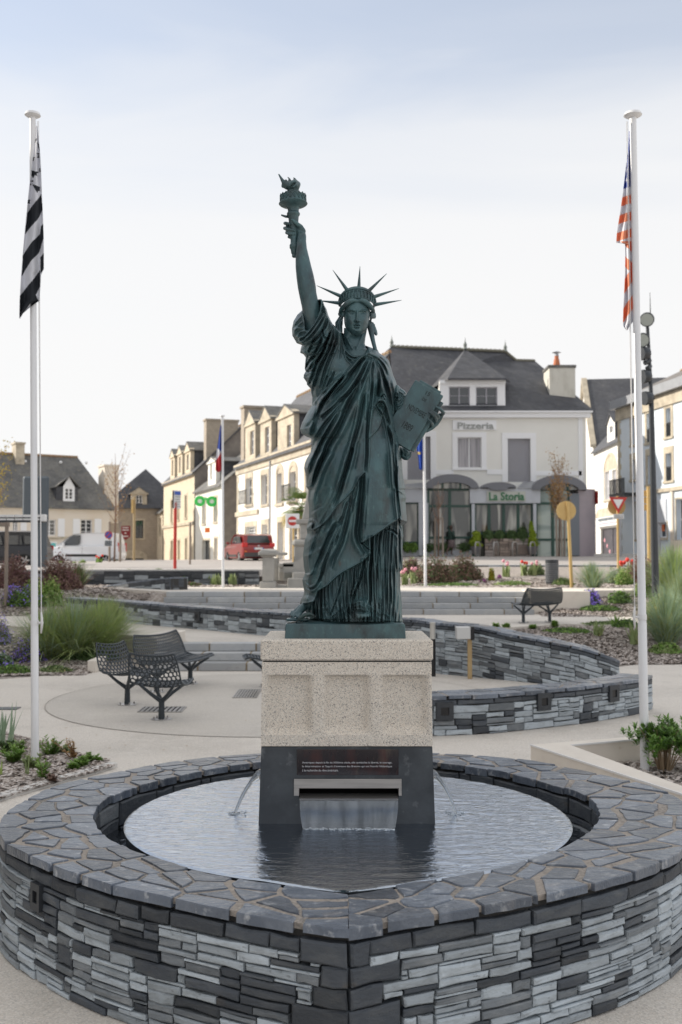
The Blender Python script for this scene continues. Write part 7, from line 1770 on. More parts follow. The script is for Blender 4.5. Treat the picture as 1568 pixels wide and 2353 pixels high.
slab(mb,[(e_l[0],RY-.35,zel),(e_r[0],RY-.35,zel),pk],.12);slab(mb,[(l2[0],RY+1.4,l2[2]),(e_l[0],RY-.35,zel),pk,(pb[0],pb[1]+.3,pk[2])],.12);slab(mb,[(e_r[0],RY-.35,zel),(r2[0]+.1,RY+1.4,r2[2]+.3),(pb[0],pb[1]+.3,pk[2]),pk],.12)
mb.build('dormer_roof',roof_dark,dm)
# chimney
fc_=Fac((0,RY+1.0),(1,RY+1.0));a,b,c,d=fc_.rect(*cv(C7,(1190,200,1325,468)));cmn=chimney(fc_,t,a-.35,b,c-.4,d,-1.9,.0,mat('chimney_render',(.60,.58,.52),rough=.9,noise=[(2,(.50,.48,.42),.45,.7,5),(3,(.36,.34,.28),.6,.8,4)],stretch=(1,1,.4)),cap=False)
mb=MB();fc_.box(mb,a-.42,b+.06,d+.002,d+.18,-1.95,.05);mb.build('chimney_cap',roof_moss,cmn);mb=MB();pc=fc_.at((a+b)/2-.35,d+.18,-.9);mb.lathe([(.26,0),(.17,.55),(.14,.56),(.14,.75)],pc,n=12);mb.build('chimney_pot',mat('terracotta',(.50,.17,.08),rough=.8),cmn)
mb=MB();mb.lathe([(.14,.70),(.12,.95),(.30,.98),(.05,1.08)],pc,n=12);mb.build('chimney_cowl',zinc,cmn)
# shopfront, standing 3 m forward of the wall
SYY=RY-2.2
fs=Fac((0,SYY),(1,SYY));q=lambda r:fs.rect(*cv(C7,r))
shop=thing('restaurant_shopfront','grey clad shopfront with arched glass bays and La Storia sign','shopfront',(8,SYY,zg))
def sbox(name,r,o0,o1,m_):a,b,c,d=q(r);mb=MB();fs.box(mb,a,b,c,d,o0,o1);return mb.build(name,m_,shop)
zs0=zg-.1
sbox('fascia',(625,1000,1088,1095),-2.3,.25,shop_grey);sbox('left_fascia',(150,1000,345,1090),-2.3,.1,shop_grey)
for r in ((288,1092,352,1440),(638,1100,658,1330),(1044,1100,1064,1430)):sbox('pier',r,-.3,.22,shop_grey)
sbox('corner_clad',(1286,1030,1350,1440),-2,.06,mat('slate_grey_clad',(.17,.19,.22),rough=.5))
# arched bays
def bay(x0,x1,yt,yb,zbase,th=26):
    fa=Fac((0,SYY-.5),(1,SYY-.5));a,zt_b=fa.px(*C7(x0,yb));b,_=fa.px(*C7(x1,yb));_,zt_=fa.px(*C7((x0+x1)/2,yt));c_=(a+b)/2;w=(b-a)/2;h=zt_-zt_b;n=20;th_=.50
    mb=MB();R1=[(c_+w*math.cos(math.pi*k/n),zt_b+h*math.sin(math.pi*k/n))for k in range(n+1)];R0=[(c_+(w-th_)*math.cos(math.pi*k/n),zt_b+(h-th_)*math.sin(math.pi*k/n))for k in range(n+1)]
    for k in range(n):p=[R0[k],R1[k],R1[k+1],R0[k+1]];mb.hexa([fa.at(*v,.0)for v in p],[fa.at(*v,-.25)for v in p])
    ar=mb.build('bay_arch',arch_grey,shop)
    mb=MB()
    for k in range(n):mb.hexa([fa.at(*R1[k],-.25),fa.at(*R1[k+1],-.25),fa.at(*R1[k+1],-2.7),fa.at(*R1[k],-2.7)],[fa.at(v[0],v[1]-.06,o)for v,o in((R1[k],-.25),(R1[k+1],-.25),(R1[k+1],-2.7),(R1[k],-2.7))])
    mb.build('vault_roof',zinc,ar);return c_,w,h,zt_b
for x0,x1,yt,yb in ((330,688,902,995),(1040,1402,908,1005)):
    c_,w,h,zb3=bay(x0,x1,yt,yb,0)
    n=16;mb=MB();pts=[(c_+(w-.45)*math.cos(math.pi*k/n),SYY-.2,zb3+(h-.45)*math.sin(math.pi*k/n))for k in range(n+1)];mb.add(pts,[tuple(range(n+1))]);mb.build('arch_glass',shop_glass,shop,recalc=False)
    for dx in (-.33,.33):
        mb=MB();x=c_+dx*w;mb.box(x-.06,x+.06,SYY-.3,SYY-.15,zb3,zb3+h*.8);mb.build('glazing_bar',green_frame,shop)
# canopies between the bays
for (x0,y0,x1,y1,x2,y2,x3,y3) in ((160,975,335,995,345,945,215,958),(935,992,1048,995,1075,935,1010,945)):
    p=[fs.px(*C7(x,y))for x,y in((x0,y0),(x1,y1),(x2,y2),(x3,y3))];mb=MB();slab(mb,[fs.at(*p[0],.3),fs.at(*p[1],.3),fs.at(p[2][0],p[2][1],-1.6),fs.at(p[3][0],p[3][1],-1.6)],.08);mb.build('zinc_canopy',zinc,shop)
c_,w,h,zb3=bay(700,935,955,992,0)
# glass walls with dark green frames
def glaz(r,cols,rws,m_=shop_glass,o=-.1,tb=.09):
    a,b,c,d=q(r);c=zs0;g=MB()
    xs_=[a+(b-a)*k/cols for k in range(cols+1)];zs_=[c]+[c+(d-c)*v for v in rws]+[d]
    for k in range(cols):
        for j in range(len(zs_)-1):
            p=MB();p.quad((xs_[k],SYY-o,zs_[j]),(xs_[k+1],SYY-o,zs_[j]),(xs_[k+1],SYY-o,zs_[j+1]),(xs_[k],SYY-o,zs_[j+1]));p.build('pane',m_,shop,recalc=False)
    for x in xs_:g.box(x-tb,x+tb,SYY-o-.08,SYY-o+.04,c,d)
    for z in zs_[1:]:g.box(a,b,SYY-o-.07,SYY-o+.03,z-tb*.8,z+tb*.8)
    g.build('green_frame',green_frame,shop)
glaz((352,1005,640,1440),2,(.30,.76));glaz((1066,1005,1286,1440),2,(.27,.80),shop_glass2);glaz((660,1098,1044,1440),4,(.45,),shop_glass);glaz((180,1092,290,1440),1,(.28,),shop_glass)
for (x0,y0,x1,y1) in ((1075,1210,1158,1290),(1180,1180,1275,1330)):
    pass
sbox('base_panel',(150,1405,288,1445),-.1,.10,shop_grey);sbox('base_panel',(352,1405,640,1445),-.1,.10,shop_grey)
# round lilac corner
mb=MB();a_,b_=fs.px(*C7(1345,1200))[0],fs.px(*C7(1490,1200))[0];zt_=fs.px(*C7(1400,1012))[1];n=18;r_=(b_-a_)
pts=[(a_+r_*math.sin(math.pi/2*k/n),SYY+r_-r_*math.cos(math.pi/2*k/n))for k in range(n+1)]
nb=22
for j in range(nb):
    z0_,z1_=zs0+(zt_-zs0)*j/nb,zs0+(zt_-zs0)*(j+1)/nb-.02
    for k in range(n):mb.quad((*pts[k],z0_),(*pts[k+1],z0_),(*pts[k+1],z1_),(*pts[k],z1_))
    for k in range(n):mb.quad((pts[k][0]*1,pts[k][1]+.02,z1_),(pts[k+1][0],pts[k+1][1]+.02,z1_),(pts[k+1][0],pts[k+1][1]+.02,z1_+.02),(pts[k][0],pts[k][1]+.02,z1_+.02))
mb.prism(pts+[(a_,SYY+r_)],zt_,zt_+.12);mb.build('round_lilac_corner',lilac,shop,recalc=False)
cs_=Vector((a_+r_*.93,SYY+r_*.42));mb=MB();mb.obox((a_+r_*.985,SYY+r_*.60,P(*C7(1450,1052),SYY).z),(.05,.12,0),(-.02,.25,0),(0,0,.40));mb.build('red_plate',red_paint,shop)
# La Storia
a,b,c,d=q((735,1018,990,1084));sg=thing('name_board','cream sign board reading La Storia in green letters above the entrance','shop sign',fs.at(a,c,.3));mb=MB();fs.box(mb,a,b,c,d,.27,.33);mb.build('board',cream_sign,sg)
a,b,c,d=q((750,1024,980,1078));text_mesh('La Storia','lettering',green_letter,sg,fs.at((a+b)/2,(c+d)/2,.36),(1,0,0),(0,0,1),width=b-a,height=d-c,depth=.03,bold=.015)
# stone planter wall with hedge balls in front of the window
a,b,c,d=q((712,1330,1010,1448));wl=thing('stone_planter_wall','brown rubble planter wall with round shrubs in front of the restaurant window','stone wall',(a,SYY-1.2,zg))
r0_=random.Random(3);atf,nrf,Lf=path_fn([(a,SYY-1.0),((a+b)/2,SYY-1.0),(b,SYY-1.0)]);brm=[mat('brown_stone',(.22,.175,.15),rough=.9,rnd=.25,noise=[(4,(.30,.24,.20),.4,.7,4)]),mat('grey_brown_stone',(.30,.26,.24),rough=.9,rnd=.25),mat('pale_brown_stone',(.38,.31,.26),rough=.9,rnd=.25)]
core=MB();core.box(a,b,SYY-.96,SYY-.6,zg-.1,d-.02);core.build('wall_core',wall_core,wl)
info=courses(Lf,d-zg,du=.11,dz=.055,rng=r0_,big=.4,hmin=1,hmax=4,lmin=2,lmax=6,light=.3)
for k,rr_ in enumerate(info[:300]):m_=MB();stone_geo(m_,atf,nrf,rr_[0],rr_[1],zg+rr_[2],zg+rr_[3],r0_,0,.012,(0,.03));m_.build('stone',brm[rr_[4]],wl)
# ---------------------------------------------------------------- right side of the street
f,t=house('blue_townhouse','tall pale blue and white townhouse with stone window dressings, far right',(18.1,68.0),(19.9,56.0),2.0)
zg=1.95;ze=11.6;q=lambda r:f.rect(*cv(C8,r))
opn=[q((940,760,968,1010)),q((1080,715,1112,990)),q((1262,665,1308,935)),q((940,1150,968,1340)),q((1090,1110,1120,1385)),q((1262,1090,1315,1350)),q((1180,1745,1272,1885)),q((1358,1520,1440,1905)),q((975,1560,1005,1900))]
opn+=[(opn[2][0]+2.6,opn[2][1]+2.6,opn[2][2],opn[2][3]),(opn[5][0]+2.6,opn[5][1]+2.6,opn[5][2],opn[5][3])];opn=[o for o in opn if o[1]<f.L-.1]
zm=f.px(*C8(1250,1440))[1]
wall_open(f,t,'front_wall',render_blue,zg-.3,ze,opn,.3);side_walls(f,t,9,zg-.3,ze,render_white)
for k,r in enumerate(opn):
    surround(f,t,r,dressed,.28 if r[2]>zm else .1,top=.4 if r[2]>zm else .1);window(f,t,r,cols=2,rws=2,depth=.3,split=k in(6,7),frame=trim_white)
mb=MB();f.box(mb,-.1,f.L+.1,ze-.75,ze-.02,.002,.12);mb.build('stone_frieze',dressed,t)
mb=MB();f.box(mb,-.3,f.L+.2,ze,ze+.55,.002,.45);mb.build('zinc_gutter',zinc,t);gable_roof(f,t,9,ze+.55,14.3,roof_brown,oe=.1)
mb=MB();f.box(mb,0,f.L,zm-.1,zm+.12,.002,.14);mb.build('stone_band',dressed,t);quoins(f,t,0,zg,ze-.8,dressed)
bb_=q((862,1340,985,1480));mb=MB();f.box(mb,bb_[0],bb_[1]+.3,bb_[2]-.12,bb_[2]+.05,.01,1.0)
for k in range(16):u=bb_[0]+(bb_[1]-bb_[0]+.3)*k/15;f.box(mb,u-.018,u+.018,bb_[2]+.05,bb_[3],.94,.98)
f.box(mb,bb_[0],bb_[1]+.3,bb_[3]-.03,bb_[3]+.03,.93,.99);mb.build('balcony',dark_metal,t)
for r in (opn[5],opn[2],opn[1]):
    mb=MB()
    for k in range(9):u=r[0]+(r[1]-r[0])*k/8;f.box(mb,u-.015,u+.015,r[2],r[2]+.8,-.05,-.02)
    f.box(mb,r[0],r[1],r[2]+.78,r[2]+.84,-.06,-.01);mb.build('window_rail',dark_metal,t)
rs=q((1175,1525,1270,1742));mb=MB();n=20
for k in range(n):z=rs[2]+(rs[3]-rs[2])*k/n;f.box(mb,rs[0],rs[1],z+.005,z+(rs[3]-rs[2])/n-.005,.01,.06)
mb.build('roller_shutter',mat('pale_shutter',(.62,.65,.70),rough=.6),t)
op=q((1180,1760,1208,1825));mb=MB();f.box(mb,op[0]+.05,op[1],op[2],op[3],-.255,-.24);mb.build('orange_sticker',orange_m,t)
mb=MB();sfu=f.px(*C8(1325,1600))[0];f.box(mb,sfu-.15,sfu+.15,zg,zm-.12,.005,.12);f.box(mb,sfu,f.L,zg,f.px(*C8(1380,1912))[1],.005,.15);mb.build('cream_shop_surround',render_beige,t)
# white house next to it
f,t=house('white_gabled_house','white house with arched upper window and pink-lettered shop, between restaurant and blue townhouse',(23.55,97.0),(23.2,86.2),2.0)
ze=f.px(*C8(855,945))[1];q=lambda r:f.rect(*cv(C8,r));ww=q((668,1200,812,1535));sh=q((645,1790,842,2030));sh=(sh[0],sh[1],zg,sh[3])
a1=q((683,1262,728,1530));a2=q((752,1245,792,1515));wall_open(f,t,'front_wall',render_white,zg-.3,ze,[a1,a2,sh],.25);side_walls(f,t,6,zg-.3,ze,render_white)
for r in (a1,a2):window(f,t,r,cols=2,rws=2,depth=.25,split=False,pane=shutter_grey)
arch_surround(f,t,(a1[0]-.15,a2[1]+.15,a1[2],a1[3]),dressed,.25);window(f,t,sh,cols=2,rws=1,depth=.25,frame=dark_metal,pane=dark_shop,name='shop_window')
sgq=q((632,1700,830,1775));sg=thing('name_board','white shop board with small dark and pink lettering on the white house at right','shop sign',f.at(sgq[0],sgq[2],.1));mb=MB();f.box(mb,max(.1,sgq[0]),sgq[1]+.6,sgq[2],sgq[3]+.1,.02,.30);mb.build('board',sign_white,sg)
r9=random.Random(5);mb=MB();mp_=MB();u=max(.3,sgq[0])+1.0
while u< sgq[1]+.2:w=r9.uniform(.25,.5);f.box(mb,u,u+w,sgq[2]+.45,sgq[2]+.72,.305,.32);f.box(mp_,u,u+w*1.1,sgq[2]+.15,sgq[2]+.30,.305,.32);u+=w+.16
mb.build('dark_lettering',sign_back,sg);mp_.build('pink_lettering',fl_pink,sg)
mb=MB();slab(mb,[f.at(.3,sgq[3]+.15,.1),f.at(sgq[1]+.4,sgq[3]+.15,.1),f.at(sgq[1]*.8,sgq[3]+.95,.06),f.at(1.8,sgq[3]+.95,.06)],.1);mb.build('shop_pediment',dressed,t)
mb=MB()
for k in range(4):u=sh[0]+.5+k*1.0;f.box(mb,u,u+.3,sh[3]-1.2-k*.5,sh[3]-.9-k*.5,-.215,-.2)
mb.build('pink_window_print',fl_pink,t)
gable_roof(f,t,6,ze+.05,ze+3.4,roof_dark,oe=.2,over=.3)
fdz=Fac(f.at(0,0,-.1)[:2],f.at(f.L,0,-.1)[:2]);r4=fdz.rect(*cv(C8,(725,830,760,898)));zd,za=fdz.px(*C8(738,805))[1],fdz.px(*C8(738,722))[1];a,b=r4[0]-.75,r4[1]+.7
dm=wall_open(fdz,t,'dormer',render_white,ze,zd,[r4],.15,u0=a,u1=b,gable=((a+b)/2,za));window(fdz,dm,r4,cols=2,rws=1,depth=.15,name='dormer_window',split=False)
mb=MB();slab(mb,[fdz.at(a-.15,zd-.05,.15),fdz.at((a+b)/2,za+.06,.15),fdz.at((a+b)/2,za+.06,-3),fdz.at(a-.15,zd-.05,-2.5)],.08);slab(mb,[fdz.at((a+b)/2,za+.06,.15),fdz.at(b+.15,zd-.05,.15),fdz.at(b+.15,zd-.05,-2.5),fdz.at((a+b)/2,za+.06,-3)],.08);mb.build('dormer_roof',roof_dark,dm)
mb=MB();fdz.box(mb,b-.02,b+.08,ze,zd-.05,-2.4,-.02);mb.build('dormer_cheek',roof_dark,dm)
# high gable with long dark roof behind
f,t=house('tall_gabled_house','tall white gabled house with long steep dark roof behind the white shop',(25.9,113.0),(24.1,99.5),2.0)
A_,B_=f.px(*C8(475,430)),f.px(*C8(588,985));ap=(f.L*.42,f.px(*C8(478,440))[1]);ze=f.px(*C8(588,985))[1]
opn=[q_ for q_ in(f.rect(*cv(C8,(484,925,496,1130))),f.rect(*cv(C8,(486,1300,508,1345))))];opn=[(min(f.L-1,max(.3,a)),min(f.L-.2,max(.9,b)),c,d)for a,b,c,d in opn]
wall_open(f,t,'gable_wall',render_white,1.6,ze,opn,.25,gable=ap)
for r in opn:window(f,t,r,cols=2,rws=2,depth=.25,split=False)
arch_surround(f,t,(opn[0][0]-.1,opn[0][1]+.1,opn[0][2],opn[0][3]),dressed,.25)
mb=MB();ux=Vector((f.n.x,f.n.y))*-1;far=16
e1=f.at(f.L+.35,ze-.2,.25);r1=f.at(*ap,.25);e2=f.at(f.L+.35,ze-.2,-far);r2=f.at(*ap,-far);e3=f.at(-.3,ze,.25);e4=f.at(-.3,ze,-far)
r1=(r1[0],r1[1],r1[2]+.3);r2=(r2[0],r2[1],r2[2]+.3);slab(mb,[e1,e2,r2,r1]);slab(mb,[e4,e3,r1,r2]);mb.build('roof',roof_dark,t)
mb=MB();slab(mb,[f.at(f.L+.4,ze-.1,.30),f.at(f.L+.4,ze-.1,-.25),f.at(ap[0],ap[1]+.45,-.25),f.at(ap[0],ap[1]+.45,.30)],.30);slab(mb,[f.at(-.35,ze,.30),f.at(ap[0],ap[1]+.45,.30),f.at(ap[0],ap[1]+.45,-.25),f.at(-.35,ze,-.25)],.30);mb.build('gable_coping',dressed,t)
side_walls(f,t,far,1.6,ze,render_white)

# ---------------------------------------------------------------- houses on the left of the square, outside the picture; they shade it
def shade_house(A,B,ze,zr,label,m_):
    f,t=house('square_side_house',label,A,B,0);opn=[]
    for z in (1.2,4.6,8.0):
        u=1.0
        while u< f.L-1.6:opn.append((u,u+1.1,z,z+1.9));u+=2.6
    opn=[o for o in opn if o[3]<ze-.4]
    wall_open(f,t,'front_wall',m_,-.3,ze,opn,.2);side_walls(f,t,9,-.3,ze,m_,zr-.2)
    for r in opn:window(f,t,r,cols=2,rws=2,depth=.2,split=False)
    gable_roof(f,t,9,ze,zr,roof_dark)
shade_house((-14.5,-12),(-14.5,2),9.9,14.6,'cream townhouse on the left side of the square, south end',render_beige)
shade_house((-14.5,2.1),(-14.5,14),9.6,14.2,'grey townhouse on the left side of the square',render_grey)
shade_house((-14.5,14.1),(-14.8,36),9.8,14.4,'white townhouse on the left side of the square, north end',render_white)

# ================================================================== STREET FURNITURE
def gz(u,v,z):return G(u,v,z)
# stone pillar and memorial steps with curved wall
a=G(625,1352,1.0);px_=a.y/F
mon=thing('memorial','grey granite memorial with square pillar, stepped wall and curved ramp left of the statue','memorial',tuple(a))
gm=mat('weathered_granite',(.37,.36,.34),rough=.9,noise=[(2,(.30,.295,.28),.4,.7,5),(6,(.24,.24,.215),.6,.8,5)],bump=[(40,.2,.01)])
c9=crop(900,2100,4.48)
def mbox(name,r,dep,o=0,parent=mon,m_=gm,bev=.02):
    p,q_=P(*c9(r[0],r[3]),a.y+o),P(*c9(r[2],r[1]),a.y+o);mb=MB();mb.box(p.x,q_.x,a.y+o,a.y+o+dep,p.z,q_.z);return mb.build(name,m_,parent,bevel=bev)
mbox('pillar_base',(622,1020,905,1150),.62);mbox('pillar_shaft',(672,578,870,1018),.50,.05);mbox('pillar_neck',(640,545,915,576),.58,.02);mbox('pillar_cap',(598,478,960,543),.75,-.08)
p,q_=P(*c9(670,478),a.y),P(*c9(900,430),a.y);mb=MB();mb.hexa([(P(*c9(610,478),a.y).x,a.y-.05,p.z),(P(*c9(950,478),a.y).x,a.y-.05,p.z),(P(*c9(950,478),a.y).x,a.y+.6,p.z),(P(*c9(610,478),a.y).x,a.y+.6,p.z)],[(p.x,a.y+.1,q_.z),(q_.x,a.y+.1,q_.z),(q_.x,a.y+.45,q_.z),(p.x,a.y+.45,q_.z)]);mb.build('pillar_top',gm,mon,bevel=.03)
mbox('pillar_shaft',(800,590,960,1010),.5,1.6);mbox('pillar_cap',(830,490,1105,545),.75,1.5);mbox('pillar_base',(800,1010,900,1140),.6,1.5)
mbox('wall_block',(960,690,1240,760),.4,.9);mbox('wall_block',(965,762,1420,850),.4,.95);mbox('wall_block',(1080,852,1420,955),.4,.85);mbox('wall_block',(1210,850,1430,1150),.4,.6);mbox('wall_block',(930,1072,1115,1150),.4,.5);mbox('wall_block',(1120,957,1425,1150),.4,.45)
mbox('wall_block',(960,700,1430,1000),.3,1.45)
mbox('wall_block',(1068,852,1220,956),.05,.84,bev=.005,m_=mat('dark_joint_granite',(.17,.17,.155),rough=.9))
pts=[c9(x,y)for x,y in((1045,682),(1180,672),(1280,650),(1350,610),(1395,560),(1420,470),(1440,380))];mb=MB();q_=[P(*p,a.y+.9)for p in pts];zb=P(*c9(1045,1000),a.y+.9).z
for u,v in zip(q_[:-1],q_[1:]):mb.hexa([(u.x,u.y,zb),(v.x,v.y,zb),(v.x,v.y+.4,zb),(u.x,u.y+.4,zb)],[(u.x,u.y,u.z),(v.x,v.y,v.z),(v.x,v.y+.4,v.z),(u.x,u.y+.4,u.z)])
mb.build('curved_wall',gm,mon)
cA=P(*c9(1375,300),a.y+2.2);r_=.42;mb=MB();H_b=P(*c9(1375,690),a.y+2.2).z-.4;H_t=P(*C6(1490,905),a.y+2.2).z
mb.box(cA.x-.25,cA.x+.35,cA.y-.25,cA.y+.3,H_b,P(*c9(1375,395),a.y+2.2).z);mb.build('column_base',gm,mon,bevel=.03)
mb=MB();mb.box(cA.x-.30,cA.x+.42,cA.y-.3,cA.y+.35,P(*c9(1375,390),a.y+2.2).z,P(*c9(1375,255),a.y+2.2).z);mb.build('column_plinth',gm,mon,bevel=.08)
mb=MB();zt_=P(*C6(1500,1225),a.y+2.2).z;mb.box(cA.x-.05,cA.x+.55,cA.y-.25,cA.y+.3,P(*c9(1375,250),a.y+2.2).z,zt_);mb.box(cA.x-.18,cA.x+.6,cA.y-.32,cA.y+.37,zt_,zt_+.16);mb.build('column_shaft',gm,mon,bevel=.02)
mb=MB();mb.hexa([(cA.x+.02,cA.y-.2,zt_+.16),(cA.x+.55,cA.y-.2,zt_+.16),(cA.x+.55,cA.y+.25,zt_+.16),(cA.x+.02,cA.y+.25,zt_+.16)],[(cA.x+.22,cA.y-.1,H_t),(cA.x+.45,cA.y-.1,H_t),(cA.x+.45,cA.y+.1,H_t),(cA.x+.22,cA.y+.1,H_t)]);mb.build('obelisk',gm,mon,bevel=.02)

def post(label,name,cat,foot,topv,rad,m_,plate=None,group=None):
    root=thing(name,label,cat,tuple(foot),group);zt_=P(0,topv,foot.y).z;x1=None
    mb=MB();mb.tube([foot,(foot.x,foot.y,zt_)],rad,10);mb.build('post',m_,root,smooth=True,angle=50);return root,zt_
def disc_sign(root,c,r,m_front,front=-1,th=.03,name='sign_plate',n=28):
    mb=MB();mb.lathe([(0,0),(r,0),(r,th),(0,th)],tuple(c),(0,front,0),n);return mb.build(name,m_front,root)
# no-entry sign
ft=P(674.5,1296,52.0);root,zt_=post('square white no-entry sign with red disc on a thin post, left of the statue','no_entry_sign','road sign',ft,1180,.05,ochre)
c_=P(*C6(1391,1197),51.9);hw_=62/2.24/1.741*51.9/F;mb=MB();mb.box(c_.x-hw_,c_.x+hw_,51.88,51.92,c_.z-hw_*1.05,c_.z+hw_*1.05);mb.build('white_board',sign_white,root,bevel=.02)
disc_sign(root,(c_.x,51.875,c_.z),42/2.24/1.741*52/F,red_paint,th=.012,name='red_disc');mb=MB();w_=32/2.24/1.741*52/F;mb.box(c_.x-w_,c_.x+w_,51.85,51.862,c_.z-w_*.26,c_.z+w_*.26);mb.build('white_bar',sign_white,root)
# no-parking sign and plate
ft=P(437,1293,50);ft=Vector((ft.x,50,S(ft.x,50)));root,zt_=post('blue and red round no-parking sign with white plate in front of the white van','no_parking_sign','road sign',ft,1200,.05,wood_post)
c_=P(*C5(976,1210),49.9);r_=35/2.24/1.741*50/F;disc_sign(root,(c_.x,49.88,c_.z),r_,red_paint,th=.02,name='red_rim');disc_sign(root,(c_.x,49.855,c_.z),r_*.78,sign_blue,th=.012,name='blue_disc')
mb=MB();mb.obox((c_.x,49.84,c_.z),(r_*.62,0,r_*.62),(0,.005,0),(-r_*.10,0,r_*.10));mb.build('red_slash',red_paint,root)
c_=P(*C5(974,1284),49.9);mb=MB();w_=38/2.24/1.741*50/F;mb.box(c_.x-w_,c_.x+w_,49.86,49.9,c_.z-w_*.75,c_.z+w_*.75);pl2=mb.build('white_plate',sign_white,root);mb=MB()
for k in range(4):mb.box(c_.x-w_*.8,c_.x+w_*.8,49.848,49.856,c_.z+w_*(.42-.32*k)-.02,c_.z+w_*(.42-.32*k)+.03)
mb.build('lettering_lines',sign_back,pl2)
# red post with timetable cube
ft=P(402.5,1300,42);ft=Vector((ft.x,42,S(ft.x,42)));root,zt_=post('slim red post carrying a rotating white and blue information panel','information_sign','sign',ft,1155,.065,red_paint)
for x0,x1,y0,y1,dy,m_ in ((330,384,922,1086,0,sign_white),(306,332,920,1080,.3,dark_shop)):
    p,q_=P(*C6(x0,y1),42-dy),P(*C6(x1,y0),42-dy);mb=MB();mb.hexa([(p.x,42-.1,p.z),(q_.x,42+.15,p.z),(q_.x,42+.2,p.z),(p.x,42-.05,p.z)],[(p.x,42-.1,q_.z),(q_.x,42+.15,q_.z),(q_.x,42+.2,q_.z),(p.x,42-.05,q_.z)]);pn_=mb.build('panel',m_,root)
p,q_=P(*C6(334,960),41.8),P(*C6(380,930),41.8);mb=MB();mb.hexa([(p.x,41.86,p.z),(q_.x,42.11,p.z),(q_.x,42.13,p.z),(p.x,41.88,p.z)],[(p.x,41.86,q_.z),(q_.x,42.11,q_.z),(q_.x,42.13,q_.z),(p.x,41.88,q_.z)]);mb.build('blue_header',sign_blue,root)
for k,y in enumerate((975,998,1020,1042,1062)):
    p,q_=P(*C6(336,y+7),41.8),P(*C6(378-6*(k%2),y),41.8);mb=MB();mb.hexa([(p.x,41.86,p.z),(q_.x,42.11,p.z),(q_.x,42.13,p.z),(p.x,41.88,p.z)],[(p.x,41.86,q_.z),(q_.x,42.11,q_.z),(q_.x,42.13,q_.z),(p.x,41.88,q_.z)]);mb.build('grey_line',grey_letter,root)
# ochre post at the stone house
ft=P(308,1293,62);ft=Vector((ft.x,62,S(ft.x,62)));root,_=post('plain ochre sign post seen edge-on before the arched stone house','sign_post','post',ft,1142,.075,mat('brown_ochre',(.40,.30,.16),rough=.6))
p,q_=P(*C5(1185,1015),62),P(*C5(1200,895),62);mb=MB();mb.box(p.x,p.x+.1,61.7,62.3,p.z,q_.z);mb.build('edge_on_plate',ochre,root)
# yellow round sign seen from behind
ft=P(1314,1325,34);ft=Vector((ft.x,34,T(ft.x,34)));root,zt_=post('round ochre road sign seen from behind on a leaning post, right','road_sign','road sign',ft,1152,.055,ochre,None,'ochre road signs seen from behind')
c_=P(*C7(1287,1143),34.0);r_=62/1.65/1.741*34/F;disc_sign(root,(c_.x,34.1,c_.z),r_,ochre,1,.03);mb=MB();mb.lathe([(r_*1.0,0),(r_*1.04,0),(r_*1.04,.05),(r_*1.0,.05)],(c_.x,34.05,c_.z),(0,1,0),28);mb.build('rim',ochre,root)
for s_ in (0,):root.rotation_euler=(0,R(-2.2),0)
# give-way sign
ft=P(1421,1300,44);ft=Vector((ft.x,44,T(ft.x,44)));root,zt_=post('red and white triangular give-way sign with small plate and ochre disc behind','give_way_sign','road sign',ft,1140,.05,ochre)
tri=[P(*C8(x,y),43.9)for x,y in((725,1503),(893,1505),(812,1655))];tr2=[P(*C8(x,y),43.86)for x,y in((762,1524),(857,1525),(811,1612))]
def ptri(nm,q_,y0,y1,m_,par):mb=MB();mb.add([(p.x,y0,p.z)for p in q_]+[(p.x,y1,p.z)for p in q_],[(0,1,2),(5,4,3),(0,3,4,1),(1,4,5,2),(2,5,3,0)]);return mb.build(nm,m_,par)
ptri('red_triangle',tri,43.88,43.93,red_paint,root);ptri('white_triangle',tr2,43.86,43.875,sign_white,root)
c_=P(*C8(796,1590),44.1);disc_sign(root,(c_.x,44.12,c_.z),84/2.353/1.741*44/F,mat('dull_ochre',(.42,.30,.12),rough=.6),1,.03)
p,q_=P(*C8(762,1706),43.9),P(*C8(862,1664),43.9);mb=MB();mb.box(p.x,q_.x,43.88,43.92,p.z,q_.z);pl2=mb.build('white_plate',sign_white,root,bevel=.01)
text_mesh('CEDEZ LE\nPASSAGE','lettering',sign_back,pl2,((p.x+q_.x)/2,43.875,(p.z+q_.z)/2),(1,0,0),(0,0,1),width=(q_.x-p.x)*.86,height=(q_.z-p.z)*.72,depth=.004)
# ochre direction sign behind the right flagpole
ft=P(1492,1290,50);ft=Vector((ft.x,50,S(ft.x,50)));root,zt_=post('ochre rectangular sign back on a post just behind the right flagpole','road_sign','road sign',ft,1118,.085,ochre,None,None)
p,q_=P(*C8(1040,1632),50),P(*C8(1120,1435),50);mb=MB()
for k in range(3):z0_,z1_=p.z+(q_.z-p.z)*k/3+.02,p.z+(q_.z-p.z)*(k+1)/3-.02;mb.box(p.x,q_.x,50.1,50.15,z0_,z1_)
mb.build('sign_plates',ochre,root)
# thin grey posts
for (u,v,tv,lb) in ((1426,1281,1190,'thin grey metal post on the pavement before the shop with pink letters'),(1515,1292,1205,'thin grey post with rounded cap before the blue townhouse')):
    ft=P(u,v,60);root,_=post(lb,'metal_post','post',Vector((ft.x,60,S(ft.x,60))),tv,.09,zinc)
